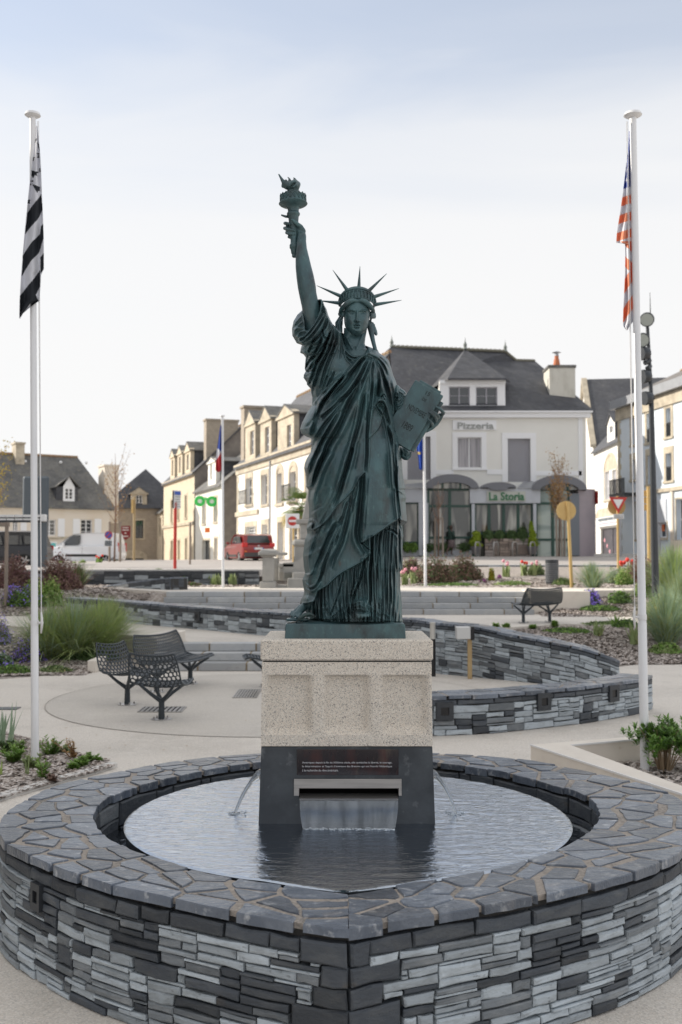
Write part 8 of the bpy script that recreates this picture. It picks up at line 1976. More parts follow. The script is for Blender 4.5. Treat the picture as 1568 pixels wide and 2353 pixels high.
# tall lamp mast with spotlights
ft=P(1507.5,1357,27.5);ft=Vector((ft.x,27.5,T(ft.x,27.5)));tp=P(1494,672,27.5);lm=thing('lamp_mast','tall dark lamp mast with clustered spotlights behind the right flagpole','street lamp',tuple(ft))
knee=P(1496.5,905,27.5);mb=MB();mb.tube([ft,knee],[.105,.065],14);mb.tube([knee,P(1487,730,27.5)],[.055,.045],10);mb.tube([P(1495,735,27.5),tp],[.02,.006],6);mb.build('mast',dark_metal,lm,smooth=True,angle=50)
cl=lambda x,y:cu_(x,y)
for (x,y),base_ in (((447,2063),0),((405,2255),0)):
    c_=P(*cl(x,y),27.3);mb=MB();mb.lathe([(.06,-.16),(.15,-.12),(.19,.02),(.19,.07),(0,.07)],tuple(c_),(-.35,-.8,-.35),18);sp_=mb.build('spotlight',dark_metal,lm,smooth=True,angle=50)
    mb=MB();mb.lathe([(0,0),(.165,0),(.165,.006),(0,.006)],tuple(c_+Vector((-.35,-.8,-.35)).normalized()*.072),(-.35,-.8,-.35),18);mb.build('lens',mat('spot_lens',(.42,.45,.42),rough=.1),sp_)
for x,y in ((1050,150),(1060,368),(1078,572)):
    c_=P(*C8(x,y),27.4);mb=MB();mb.lathe([(.05,-.18),(.15,-.13),(.19,.03),(.18,.09),(0,.09)],tuple(c_),(-.9,-.3,-.12),16);mb.tube([c_,P(*C8(1112,y-8),27.5)],.035,6);mb.build('spotlight',dark_metal,lm,smooth=True,angle=50)
for x,y,x2,y2 in ((1062,240,1112,215),(1085,292,1115,270)):mb=MB();mb.tube([P(*C8(x,y),27.4),P(*C8(x2,y2),27.5)],[.07,.05],8);mb.build('bracket',dark_metal,lm,smooth=True,angle=50)
# litter bins
def bin_(label,u,vb,vt,z,wpx,lean=0):
    ft=G(u,vb,z) if vb else None;w=wpx*ft.y/F;h=P(u,vt,ft.y).z-ft.z;root=thing('litter_bin',label,'litter bin',tuple(ft))
    mb=MB();mb.lathe([(.03,0),(.03,h*.12)],tuple(ft),n=8);mb.lathe([(w*.96,h*.10),(w,h*.99),(w*.93,h),(w*.9,h*.9),(0,h*.9)],tuple(ft),n=22);b_=mb.build('bin_body',dark_metal,root,smooth=True,angle=50)
    mb=MB();n=0
    for j in range(9):
        for k in range(20):a_=2*math.pi*(k+.5*(j%2))/20;mb.obox(ft+Vector((math.cos(a_)*w*1.005,math.sin(a_)*w*1.005,h*(.2+.08*j))),Vector((-math.sin(a_),math.cos(a_),0))*w*.06,Vector((math.cos(a_),math.sin(a_),0))*.004,(0,0,h*.022))
    tag(mb.build('perforations',zinc,b_),kind='stuff')
bin_('dark perforated cylindrical litter bin behind the bench at right',1269,1347,1286,.95,15)
bin_('dark litter bin before the upper slate wall at left',178,1388,1340,.42,14)
# bus shelter rail and grey board at left
gb=thing('notice_board','large grey board back with rounded corners behind the left flagpole','sign board',tuple(P(80,1300,45)));p,q_=P(*C5(197,1085),45),P(*C5(438,683),45);mb=MB();mb.box(p.x,q_.x,45,45.15,p.z,q_.z);mb.build('board',sign_back,gb,bevel=.12);mb=MB();p=P(*C5(365,1200),45.3);mb.box(p.x-.30,p.x+.30,45.2,45.4,S(p.x,45),P(*C5(365,1085),45.2).z+.5);mb.build('support',sign_back,gb)
sh_=thing('pergola','white slatted beam with wooden post at the left edge','pergola',tuple(P(28,1340,30)));YB=30.0
for (y0,y1) in ((1028,1050),(1062,1082)):
    for k in range(-1,5):p,q_=P(*C5(max(-60,-14+k*75),y1),YB),P(*C5(-14+k*75+66,y0),YB);mb=MB();mb.box(p.x,q_.x,YB,YB+.10,p.z,q_.z);mb.build('slat',sign_white,sh_)
p,q_=P(*C5(370,1090),YB),P(*C5(411,1026),YB);mb=MB();mb.box(p.x,q_.x,YB-.05,YB+.15,p.z,q_.z);mb.build('end_cap',sign_white,sh_,bevel=.02);p,q_=P(*C5(-40,1088),YB),P(*C5(388,1084),YB);mb=MB();mb.box(p.x,q_.x,YB,YB+.12,p.z-.03,q_.z+.02);p,q_=P(*C5(-40,1062),YB),P(*C5(388,1051),YB);mb.box(p.x,q_.x,YB+.06,YB+.12,p.z,q_.z);mb.build('dark_rail',dark_metal,sh_)
p,q_=P(*C5(48,1700),YB-.5),P(*C5(76,1095),YB-.5);mb=MB();mb.box(p.x,q_.x,YB-.6,YB-.45,T(p.x,YB-.5)-.1,q_.z);mb.build('wooden_post',wood_post,sh_);p,q_=P(*C5(-40,1135),YB-.5),P(*C5(85,1100),YB-.5);mb=MB();mb.box(p.x,q_.x,YB-.62,YB-.44,p.z,q_.z);mb.build('wooden_beam',wood_post,sh_)
# bicycle stands
for k,(x,lb) in enumerate(((680,'bicycle stand hoop left of the brown planter wall'),(800,'bicycle stand hoop before the left half of the brown planter wall'),(925,'bicycle stand hoop before the right half of the brown planter wall'),(1043,'bicycle stand hoop before the right potted conifer'))):
    c_=P(*C7(x,1445),61.5);z0_=S(c_.x,61.5);h=P(*C7(x,1352),61.5).z-z0_;root=thing('bicycle_stand','steel '+lb,'bicycle stand',(c_.x,61.5,z0_),'bicycle stands in front of the restaurant')
    mb=MB();w=.16;mb.tube([(c_.x-w,61.3,z0_),(c_.x-w,61.4,z0_+h*.85),(c_.x-w*.6,61.45,z0_+h),(c_.x+w*.6,61.55,z0_+h),(c_.x+w,61.6,z0_+h*.8),(c_.x+w,61.7,z0_)],.045,8);mb.build('hoop',steel,root,smooth=True)

# ================================================================== VEHICLES
def car(name,label,cat,side,L,W,groundz,x0,y0,rz,paint,top,wheels,glass,extra=None,wr=.33,lowtrim=None,arch=.40):
    """side: body outline (along, up); top: roof outline used for the narrower greenhouse"""
    root=thing(name,label,cat,(0,0,0));hw=W/2
    def loft(prof,ws,nm,m_,z_shoulder=None,parent=root):
        n=len(prof);mb=MB();lay=[]
        for w,sh in ws:lay.append([(p[0]+(L/2-p[0])*sh*.04,w,p[1]-(sh*.03 if p[1]>.5 else-sh*.02))for p in prof])
        vs=[p for l_ in lay for p in l_];fs=[tuple(range(n)),tuple(reversed(range((len(lay)-1)*n,len(lay)*n)))]
        for i in range(len(lay)-1):
            for k in range(n):fs.append((i*n+k,i*n+(k+1)%n,(i+1)*n+(k+1)%n,(i+1)*n+k))
        mb.add(vs,fs);return mb.build(nm,m_,parent,smooth=True,angle=38)
    body=[]                                         # body with wheel arches cut out of the outline
    for p in side:body.append(p)
    low=[]
    for cx_ in sorted(wheels,reverse=True):
        for k in range(9):a_=math.pi*k/8;low.append((cx_+arch*math.cos(a_),.24+arch*math.sin(a_)*1.0))
    outline=body+ low
    bd=loft(outline,[(-hw,1.0),(-hw+.06,.0),(hw-.06,.0),(hw,1.0)],'body',paint)
    loft(top,[(-hw+.20,1.0),(-hw+.10,0),(hw-.10,0),(hw-.20,1.0)],'cabin',paint)
    for nm,poly in glass:
        for s_ in (-1,1):
            mb=MB();y=s_*(hw-.095);mb.add([(p[0],y,p[1])for p in poly]+[(p[0],y-s_*.03,p[1])for p in poly],[tuple(range(len(poly)))]+[(i,(i+1)%len(poly),len(poly)+(i+1)%len(poly),len(poly)+i)for i in range(len(poly))]);mb.build('side_window',glass_dark,root)
    for cx_ in wheels:
        for s_ in (-1,1):
            mb=MB();mb.lathe([(wr*.62,-.11),(wr*.95,-.11),(wr,-.07),(wr,.07),(wr*.95,.11),(wr*.62,.11)],(cx_,s_*(hw-.12),wr),(0,1,0),24);wh=mb.build('wheel',rubber,root,smooth=True,angle=40)
            mb=MB();mb.lathe([(0,-.02),(wr*.62,-.02),(wr*.62,.02),(0,.02)],(cx_,s_*(hw-.035),wr),(0,1,0),20)
            mb.build('rim',rim_m,wh)
            mb=MB()
            for k in range(5):a_=k*2*math.pi/5;mb.obox((cx_+math.cos(a_)*wr*.3,s_*(hw-.01),wr+math.sin(a_)*wr*.3),(math.cos(a_)*wr*.28,0,math.sin(a_)*wr*.28),(0,.012,0),(-math.sin(a_)*.028,0,math.cos(a_)*.028))
            mb.build('rim_spoke',rim_m,wh)
    mb=MB();mb.box(wheels[0]-arch-.05,wheels[-1]+arch+.05,-hw+.10,hw-.10,.20,.62);mb.build('underbody',black_gloss,root)
    if lowtrim:mb=MB();[mb.box(a_,b_,s_*hw-.012,s_*hw+.016,c_,d_)for s_ in(-1,1)for a_,b_,c_,d_ in lowtrim];mb.build('side_moulding',mat('black_moulding',(.02,.02,.022),rough=.6),root)
    if extra:extra(root,hw)
    root.location=(x0,y0,groundz);root.rotation_euler=(0,0,rz);return root
van_p=mat('white_van_paint',(.80,.81,.83),rough=.25,coat=.6);suv_p=mat('dark_blue_grey_paint',(.020,.024,.034),rough=.3,coat=.08);red_p=mat('metallic_red_paint',(.27,.022,.022),rough=.28,coat=.6,metal=.2)
vs_=[(0,.30),(-.02,.55),(.02,.78),(.12,.90),(.55,1.02),(.98,1.12),(4.34,1.12),(4.37,.60),(4.30,.34),(3.72,.28)]
# nose at x = 0 on the left
def van_x(root,hw):
    for s_ in (-1,1):
        mb=MB();mb.box(4.30,4.385,s_*(hw-.10)-.05,s_*(hw-.10)+.05,.80,1.30);mb.build('tail_light',red_paint,root)
        mb=MB();mb.obox((.10,s_*(hw-.18),.80),(.07,0,.03),(0,.12,0),(0,0,.10));mb.build('headlight',mat('lamp_glass',(.6,.62,.65),rough=.1),root)
        mb=MB();mb.obox((1.22,s_*(hw+.10),1.16),(.05,0,0),(0,.10,0),(0,0,.11));mb.build('wing_mirror',van_p,root,bevel=.02)
        mb=MB();mb.box(2.02,2.18,s_*(hw+.005)-.012,s_*(hw+.005)+.012,.98,1.01);mb.build('door_handle',van_p,root)
        mb=MB();mb.box(2.26,2.27,s_*hw-.004,s_*hw+.004,.40,1.10);mb.box(1.10,1.11,s_*hw-.004,s_*hw+.004,.45,1.05);mb.build('door_gap',black_gloss,root)
    mb=MB();mb.add([(.72,-hw+.25,1.075),(.72,hw-.25,1.075),(1.62,hw-.32,1.72),(1.62,-hw+.32,1.72)],[(0,1,2,3)]);mb.build('windscreen',glass_dark,root)
g_=G(113,1300,1.5)
van_y=60.5
xl=P(111,1280,van_y).x
car('white_van','white panel van parked in front of the beige house','van',vs_,4.38,1.80,S(-14,van_y),xl,van_y,R(-3),van_p,
    [(.66,1.05),(.80,1.16),(1.50,1.66),(1.85,1.80),(2.4,1.86),(3.9,1.86),(4.12,1.80),(4.34,1.10)],(.82,3.62),[('w',[(1.02,1.14),(1.52,1.60),(1.72,1.70),(2.14,1.72),(2.10,1.22),(1.95,1.16)])],van_x,.33,[(1.30,3.10,.50,.64)])
ss_=[(0,.35),(-.02,.62),(.05,.85),(.6,1.02),(4.05,1.06),(4.22,.98),(4.24,.55),(4.15,.35)]
def suv_x(root,hw):
    for s_ in (-1,1):
        mb=MB();mb.box(4.14,4.25,s_*(hw-.12)-.07,s_*(hw-.12)+.08,.86,1.06);mb.build('tail_light',mat('red_lamp_glass',(.55,.01,.01),rough=.2),root)
        mb=MB();mb.box(1.4,3.9,s_*(hw-.22)-.02,s_*(hw-.22)+.02,1.70,1.74);mb.build('roof_rail',rim_m,root)
        mb=MB();mb.box(2.30,2.50,s_*(hw+.005)-.012,s_*(hw+.005)+.012,.96,.99);mb.box(3.22,3.40,s_*(hw+.005)-.012,s_*(hw+.005)+.012,.98,1.01);mb.build('door_handles',suv_p,root)
sy_=50.0;xr=P(112,1280,sy_).x
car('dark_suv','dark blue-grey off-road car partly hidden by the left flagpole','car',ss_,4.24,1.80,S(-15,sy_)-.02,xr-4.24,sy_,0,suv_p,
    [(1.0,1.0),(1.45,1.50),(1.75,1.64),(2.3,1.69),(3.7,1.68),(3.95,1.60),(4.16,1.02)],(.85,3.40),[('w',[(1.40,1.08),(1.70,1.46),(2.20,1.52),(2.30,1.08)]),('w',[(2.40,1.08),(2.42,1.52),(3.15,1.52),(3.22,1.08)]),('w',[(3.34,1.10),(3.30,1.50),(3.72,1.48),(3.86,1.14)])],suv_x,.35,[(1.35,2.9,.38,.52)],.43)
rs_=[(0,.35),(-.02,.60),(.04,.80),(.6,.98),(1.2,1.04),(4.10,1.06),(4.32,.98),(4.36,.62),(4.30,.42),(4.2,.30)]
def red_x(root,hw):
    for s_ in (-1,1):
        mb=MB();mb.obox((4.28,s_*(hw-.13),.98),(.07,0,0),(0,.15,0),(0,0,.12));mb.build('tail_light',mat('red_lamp_glass2',(.60,.02,.02),rough=.15),root,bevel=.02)
        mb=MB();mb.obox((4.33,s_*(hw-.16),.62),(.03,0,0),(0,.07,0),(0,0,.035));mb.build('reflector',orange_m,root)
        mb=MB();mb.obox((1.35,s_*(hw+.09),1.10),(.06,0,0),(0,.09,0),(0,0,.07));mb.build('wing_mirror',red_p,root,bevel=.02)
    mb=MB();mb.box(4.30,4.385,-hw+.10,hw-.10,.32,.56);mb.build('rear_bumper',mat('grey_bumper',(.07,.065,.065),rough=.6),root,bevel=.02)
    mb=MB();zz=[(4.315,1.08),(4.06,1.50)];mb.add([(zz[0][0]+.012,-hw+.24,zz[0][1]),(zz[0][0]+.012,hw-.24,zz[0][1]),(zz[1][0]+.03,hw-.34,zz[1][1]),(zz[1][0]+.03,-hw+.34,zz[1][1])],[(0,1,2,3)]);mb.build('rear_window',glass_dark,root)
    mb=MB();mb.box(4.345,4.372,-.27,.27,.72,.84);np_=mb.build('number_plate',sign_white,root);mb=MB();mb.box(4.373,4.376,.21,.27,.72,.84);mb.box(4.373,4.376,-.27,-.23,.72,.84);mb.build('blue_band',sign_blue,np_)
    mb=MB();mb.lathe([(0,0),(.055,0),(.055,.02),(0,.02)],(4.335,0,.93),(1,0,0),12);mb.build('badge',rim_m,root)
rz_=math.atan2(-1.0,.62);fy_=59.5;rp=P(566,1290,fy_)
car('red_car','red family car seen from behind at the kerb before the white townhouse','car',rs_,4.36,1.80,S(rp.x,61),P(595,1290,57).x-1.49,61.1,R(-70),red_p,
    [(1.05,.98),(1.6,1.40),(1.95,1.54),(2.6,1.60),(3.8,1.57),(4.08,1.50),(4.33,1.04)],(.85,3.50),[('w',[(1.55,1.08),(1.90,1.42),(2.45,1.48),(2.50,1.08)]),('w',[(2.58,1.08),(2.55,1.48),(3.3,1.46),(3.55,1.10)])],red_x,.34,[(1.3,3.0,.32,.46)],.41)

# ================================================================== PERSON
def walker():
    c_=P(*C7(502,1425),63.6);z0_=S(c_.x,63.6)+.02;root=thing('person','person in dark green jacket and patterned dress walking past the restaurant window','person',(0,0,0))
    V_=[(0,0,.92),(0,0,1.12),(0,.0,1.34),(0,.02,1.46),(.01,.03,1.56),(.02,.04,1.66),(-.02,.10,.90),(.10,.08,.52),(.02,.10,.10),(.14,.10,.05),(-.02,-.10,.90),(-.14,-.10,.52),(-.34,-.10,.16),(-.25,-.10,.06),(0,.19,1.38),(-.10,.22,1.12),(.06,.20,.94),(0,-.19,1.38),(.10,-.22,1.12),(.20,-.18,.96)]
    E_=[(0,1),(1,2),(2,3),(3,4),(4,5),(0,6),(6,7),(7,8),(8,9),(0,10),(10,11),(11,12),(12,13),(2,14),(14,15),(15,16),(2,17),(17,18),(18,19)]
    r_=[.15,.14,.16,.055,.06,.10,.10,.065,.045,.035,.10,.065,.045,.035,.07,.05,.035,.07,.05,.035]
    me=bpy.data.meshes.new('body');me.from_pydata(V_,E_,[]);o=bpy.data.objects.new('body',me);COL.objects.link(o);o.parent=root;me.materials.append(mat('skin_and_tights',(.14,.095,.08),rough=.7))
    md=o.modifiers.new('k','SKIN');me.skin_vertices[0].data[0].use_root=True
    for k,v in enumerate(me.skin_vertices[0].data):v.radius=(r_[k],r_[k])
    s_=o.modifiers.new('s','SUBSURF');s_.levels=2;s_.render_levels=2
    mb=MB();mb.lathe([(.13,1.46),(.21,1.38),(.20,1.15),(.19,.95),(.17,.93)],(0,0,0),n=16);mb.tube([(0,.20,1.40),(-.10,.24,1.14),(.03,.22,1.0)],[.09,.075,.06],10);mb.tube([(0,-.20,1.40),(.10,-.24,1.14),(.18,-.20,1.0)],[.09,.075,.06],10);mb.build('jacket',mat('green_jacket',(.022,.050,.040),rough=.8),root,smooth=True)
    mb=MB();mb.lathe([(.17,.97),(.20,.75),(.25,.48),(.23,.47)],(0,0,0),n=16);mb.build('dress',mat('patterned_dress',(.10,.075,.08),rough=.8,noise=[(20,(.26,.20,.20),.5,.6,2)]),root,smooth=True)
    mb=MB();mb.ball((-.01,.02,1.68),.115,10,sq=(1.05,.95,1.1));mb.build('hair',mat('brown_hair',(.05,.03,.02),rough=.7),root,smooth=True)
    root.location=(c_.x,63.3,z0_);root.rotation_euler=(0,0,R(10));root.scale=(1.02,1.02,1.02)
walker()
# ================================================================== PLANTS
def blades(mb,rg,n,x,y,z,spread,h,lean=.5,w=.012,droop=.5,seg=4,m=0,up=0):
    for k in range(n):
        a=rg.uniform(0,6.283);r_=abs(rg.gauss(0,spread*.35));bx,by=x+r_*math.cos(a),y+r_*math.sin(a)
        b=a+rg.gauss(0,.5);L=h*rg.uniform(.6,1.15);le=lean*rg.uniform(.15,1.2)*(.3+min(1.4,r_/max(.01,spread)*2.2));dr=droop*rg.uniform(.3,1.3)
        dx,dy=math.cos(b),math.sin(b);ww=w*rg.uniform(.7,1.3);px_,py_=-dy*ww,dx*ww;vs=[]
        for j in range(seg+1):
            t=j/seg;o_=L*(le*t+dr*le*t*t*.9);hh=L*(t*(1-.15*le)-dr*.55*t*t*le*1.2);k_=(1-t)**.6 if j< seg else 0.05
            cx_,cy_=bx+dx*o_,by+dy*o_;vs+=[(cx_-px_*k_,cy_-py_*k_,z+hh),(cx_+px_*k_,cy_+py_*k_,z+hh)]
        mb.add(vs,[(2*j,2*j+1,2*j+3,2*j+2)for j in range(seg)],m if not isinstance(m,tuple)else rg.choice(m))
def grass(label,u,v,z,hpx,wpx,n,mats_,seed,lean=.6,droop=.6,w=.010,name='ornamental_grass',cat='ornamental grass',group=None,yoff=0,wood=None):
    c_=GT(u,v);c_.y+=yoff;z=c_.z;h=hpx*c_.y/F;sp=wpx*c_.y/F/2;rg=random.Random(seed);root=thing(name,label,cat,(c_.x,c_.y,z),group)
    mb=MB();blades(mb,rg,n,c_.x,c_.y,z-.03,sp*.42,h*1.1,lean*min(1.6,sp/h),w*c_.y/20,droop,5,tuple(range(len(mats_))));tag(mb.build('blades',mats_,root,recalc=False),kind='stuff')
    mb=MB()
    for k in range(8):a_=rg.uniform(0,6.28);mb.tube([(c_.x+.02*math.cos(a_),c_.y+.02*math.sin(a_),z-.05),(c_.x+.12*math.cos(a_)*h,c_.y+.12*math.sin(a_)*h,z+h*.3)],.006*c_.y/20,5)
    mb.build('stems',mats_[0],root,recalc=False);return root
def leafcloud(mb,rg,n,c,r,size,m=0,flat=.0,shape='ball',hollow=.35,up=.3):
    for k in range(n):
        while True:
            d=Vector((rg.uniform(-1,1),rg.uniform(-1,1),rg.uniform(-1,1)))
            if .05< d.length< 1:break
        q=d.normalized()*(hollow+(1-hollow)*rg.random()**.5);lump=.80+.22*math.sin(d.x*7+d.y*5+c[0]*3)*math.cos(d.z*6+c[1]*2)
        p=Vector((c[0]+q.x*r[0]*lump,c[1]+q.y*r[1]*lump,c[2]+(q.z if shape=='ball' else abs(q.z))*r[2]*lump))
        nn=(q+Vector((rg.gauss(0,.5),rg.gauss(0,.5),rg.gauss(0,.5)+up))).normalized();a=nn.cross(Vector((rg.gauss(0,1),rg.gauss(0,1),rg.gauss(0,1)))).normalized();b=nn.cross(a);s_=size*rg.uniform(.6,1.35)
        mb.add([p-a*s_,p+b*s_*.42,p+a*s_,p-b*s_*.42],[(0,1,2,3)],m if not isinstance(m,tuple)else rg.choice(m))
def shrub(label,u,v,z,wpx,hpx,n,mats_,seed,size=.05,flowers=None,nf=0,fsize=.03,name='shrub',cat='shrub',group=None,shape='dome',stems=6,stem_m=None,depth=1.0,yoff=0,lumps=5,hollow=.35):
    c_=GT(u,v);c_.y+=yoff;z=c_.z;w=wpx*c_.y/F/2;h=hpx*c_.y/F;rg=random.Random(seed);root=thing(name,label,cat,(c_.x,c_.y,z),group)
    mb=MB();fm=MB()
    for k in range(lumps):
        a_=rg.uniform(0,6.28);o_=0 if k== 0 else rg.uniform(.3,.62);lx,ly=c_.x+w*o_*math.cos(a_),c_.y+w*depth*o_*math.sin(a_);s_=1 if k== 0 else rg.uniform(.45,.7)
        cc_=(lx,ly,z+(h*.5 if shape=='ball' else 0));rr_=(w*s_*.95,w*s_*depth*.95,h*(.5 if shape=='ball' else 1)*(s_ if k else 1)*(.85 if k else 1))
        leafcloud(mb,rg,int(n*(.45 if k==0 else .55/(max(1,lumps-1)))),cc_,rr_,size,tuple(range(len(mats_))),shape=shape,hollow=hollow)
        if flowers:leafcloud(fm,rg,int(nf*(.45 if k==0 else .55/(max(1,lumps-1)))),cc_,tuple(v_*1.03 for v_ in rr_),fsize,0,shape=shape,hollow=.88,up=.8)
    tag(mb.build('foliage',mats_,root,recalc=False),kind='stuff')
    if flowers:tag(fm.build('flowers',flowers,root,recalc=False),kind='stuff')
    sm_=MB()
    for k in range(stems):a_=rg.uniform(0,6.28);sm_.tube([(c_.x+.03*w*math.cos(a_),c_.y+.03*w*math.sin(a_),z-.05),(c_.x+w*.25*math.cos(a_),c_.y+w*.25*math.sin(a_),z+h*.35),(c_.x+w*.55*math.cos(a_),c_.y+w*.5*math.sin(a_),z+h*.72)],[.012*(h+.3),.008*(h+.3),.004],5)
    sm_.build('stems',stem_m or twig_m,root,recalc=False);return root
def tuft(label,u,v,z,hpx,n,m_,seed,wpx=20,w=.012,name='strap_leaf_plant',cat='plant',group=None,flowers=None,nf=3):
    c_=GT(u,v);z=c_.z;h=hpx*c_.y/F;rg=random.Random(seed);root=thing(name,label,cat,(c_.x,c_.y,z),group);sp=wpx*c_.y/F/2
    for k in range(min(n,26)):mb=MB();blades(mb,rg,1,c_.x+rg.gauss(0,sp*.25),c_.y+rg.gauss(0,sp*.25),z-.02,sp*.3,h,.9*sp/h,w*c_.y/10,.3,5);mb.build('leaf',m_,root,recalc=False)
    if flowers:
        for k in range(nf):
            x,y,hh=c_.x+rg.uniform(-sp,sp),c_.y+rg.uniform(-sp,sp)*.6,h*rg.uniform(.9,1.2);mb=MB();mb.tube([(x,y,z),(x,y,z+hh)],.004,4);st=mb.build('flower_stem',m_,root);mb=MB();r_=h*.13;mb.lathe([(0,-r_),(r_*.8,-r_*.5),(r_,.3*r_),(r_*.5,r_*1.1),(0,r_)],(x,y,z+hh),n=8);mb.build('flower',flowers,st,smooth=True)
    return root
GR,BG_=(L_grass,L_blue,L_yellow),(L_blue,L_grass)
# big grass mass on the left, behind the flagpole
for k,(u,v,h,w,lb) in enumerate(((118,1508,120,159,'left clump of long green grass behind the left flagpole'),(172,1506,132,188,'middle clump of long green grass between flagpole and benches'),(228,1498,120,174,'right clump of long green grass just before the benches'),(258,1470,92,80,'small clump of arching green grass against the slate wall'))):
    grass(lb,u,v,.06,h,w,1300,(L_grass,L_blue,L_grass,L_yellow)if k<2 else(L_grass,L_yellow,L_grass),30+k,.95,.95,.0075,group='long grass clumps on the left',yoff=-.2)
shrub('low dark green ground cover beneath the long grasses',190,1515,.05,190,26,3500,(L_dark,),5,.03,name='ground_cover',cat='ground cover',stems=2,depth=.4)
# right hand grasses
for k,(u,v,h,w,lb,ms) in enumerate(((1548,1370,110,110,'tall pale green feathery grass at the right edge',(L_yellow,L_blue,L_grass)),(1532,1478,120,110,'blue-green drooping grass at the right edge below the pale one',(L_blue,L_blue,L_grass)),(1575,1455,130,90,'blue-green grass cut off by the right edge of the photo',(L_blue,L_grass)))):
    grass(lb,u,v,.85 if k==0 else .45,h,w,1500,ms,40+k,.9,.9,.0075,group='grasses at the right edge')
grass('grey-green rounded grass tuft behind the violet flowers at right',1362,1352,.93,58,80,650,(L_blue,L_blue,L_grass),44,.8,.5,.007)
grass('dry arching grass at the foot of the right flagpole clump',1502,1440,.42,60,60,300,(L_dry,L_grass,L_yellow),45,.8,.8,.006)
grass('olive grass tuft growing over the dark bin at left',178,1352,.75,58,78,500,(L_grass,L_dark,L_red),46,.8,.5,.006)
for k,(u,v,h,w) in enumerate(((455,1345,26,24),(480,1345,32,26),(498,1346,30,22),(535,1346,28,22),(560,1344,26,20))):
    tuft('green iris-like tuft, number %s from left, under the retaining wall'%('one','two','three','four','five')[k]if False else('green leaf tuft left of the stone pillar, %s'%('leftmost','second from left','just left of the tricolour flagpole','just right of the tricolour flagpole','nearest the pillar')[k]),u,v,1.0,h,22,L_grass,60+k,w,.02,group='leaf tufts below the retaining wall')
# heather and barberry masses
for lb,u,v,z,w,h,ms,sd in (('long brown-red leafless shrub left of the blue flag pole, right of statue',1000,1338,1.05,120,64,(L_red,L_red,L_dark),1),('round brown-red leafless shrub right of the blue flag pole',1065,1332,1.1,100,60,(L_red,L_red,L_dark),2),('pinkish heather right behind the statue robe',945,1325,1.15,60,44,(L_pink,L_red,L_grass),3),
        ('pink-brown heather at the left edge under the dark car',30,1353,1.0,120,78,(L_pink,L_red),4),('red-brown heather right of the left flagpole',135,1355,1.0,120,84,(L_pink,L_red,L_red),5),('brown-red heather behind the right flagpole',1475,1338,1.1,90,60,(L_red,L_pink),6),('low red-brown shrub near the lamp mast',1540,1320,1.3,90,40,(L_red,L_pink),7)):
    shrub(lb,u,v,z,w,h*1.15,9000,ms,70+sd,.045,name='twiggy_shrub',cat='shrub',stems=14,depth=.7,lumps=7,hollow=.25)
# bright and dark greens
for lb,u,v,z,w,h,ms,sd in (('lime green leafy plants behind the left flagpole',85,1380,.60,100,56,(L_fresh,L_fresh,L_yellow),1),('bright green leafy plant right of the left flagpole',120,1378,.62,56,60,(L_fresh,L_yellow),2),('dark green rounded shrub right of the violet flowers',1425,1385,.60,72,34,(L_dark,L_fresh),3),('low dark leafy patch in the bark bed at right',1440,1442,.40,70,22,(L_dark,L_fresh),4),
        ('small yellow-green plant at the wall corner',1302,1487,.40,22,10,(L_fresh,),5),('small golden shrub on the retaining wall at left',295,1328,1.2,22,20,(L_gold,L_fresh),6),('green mound on the slate wall at left',366,1322,1.2,46,16,(L_dark,L_fresh),7),('small golden conifer in the bark bed right of the flagpole',1130,1335,1.1,18,34,(L_gold,L_conifer),8),
        ('light green low plants left of the tall bin',1180,1345,1.0,100,12,(L_fresh,L_grass),9),('green low mound beneath the yellow road sign',1290,1345,1.0,60,22,(L_fresh,L_grass),10),('olive round shrub left of the tall bin',1232,1320,1.3,44,34,(L_dark,L_grass),11),('grey-green shrub right of the grass tuft',1412,1340,1.0,56,40,(L_grass,L_blue),12),('yellow-green plant with red flowers by the right flagpole',1436,1345,.95,52,48,(L_yellow,L_fresh),13),
        ('round green bush in front of the white van',335//1,1297,1.5,1,1,(L_fresh,),14)):
    if w> 2:shrub(lb,u,v,z,w,h,2600,ms,90+sd,.045,name='leafy_shrub',cat='shrub',stems=5,depth=.7)
for k,(u,w,h) in enumerate(((195,26,18),(222,20,14),(240,22,18))):
    shrub('low bright green bush on the kerb in front of the white van, %s'%('leftmost of three','middle of three','rightmost of three')[k],u+10,1300,1.5,w*1.2,h,700,(L_fresh,L_yellow),110+k,.07,name='leafy_shrub',cat='shrub',stems=3,group='bushes before the van',yoff=-6)
# violet cushions
for lb,u,v,z,w,h,n,nf,sd in (('violet-flowered cushion plant in the bark bed at right',1357,1392,.55,58,44,2200,420,1),('violet-flowered cushion crossed by the left flagpole',60,1522,.06,84,66,3000,380,2),('violet-flowered cushion at the left edge',2,1480,.15,66,80,2600,320,3),('low violet flowers below the pink heather at left edge',40,1382,.55,90,44,2600,300,4)):
    shrub(lb,u,v,z,w,h,n,(L_dark,L_red,L_dark),130+sd,.020 if v>1450 else .035,fl_violet,nf*2,.022 if v>1450 else .042,name='flowering_cushion',cat='flowering plant',stems=3,depth=.8)
shrub('dark purple round flower heads behind the left flagpole',88,1470,.30,24,22,500,(mat('dark_purple_leaf',(.05,.018,.035),rough=.7),),141,.03,name='purple_plant',cat='plant',stems=3)
for k,(u,v,w) in enumerate(((1110,1338,18),(1148,1330,12))):shrub('small magenta flower patch %s the golden conifer'%('left of','right of')[k],u,v,1.1,w,9,260,(L_dark,),150+k,.05,fl_magenta,120,.05,name='flower_patch',cat='flowers',stems=2)
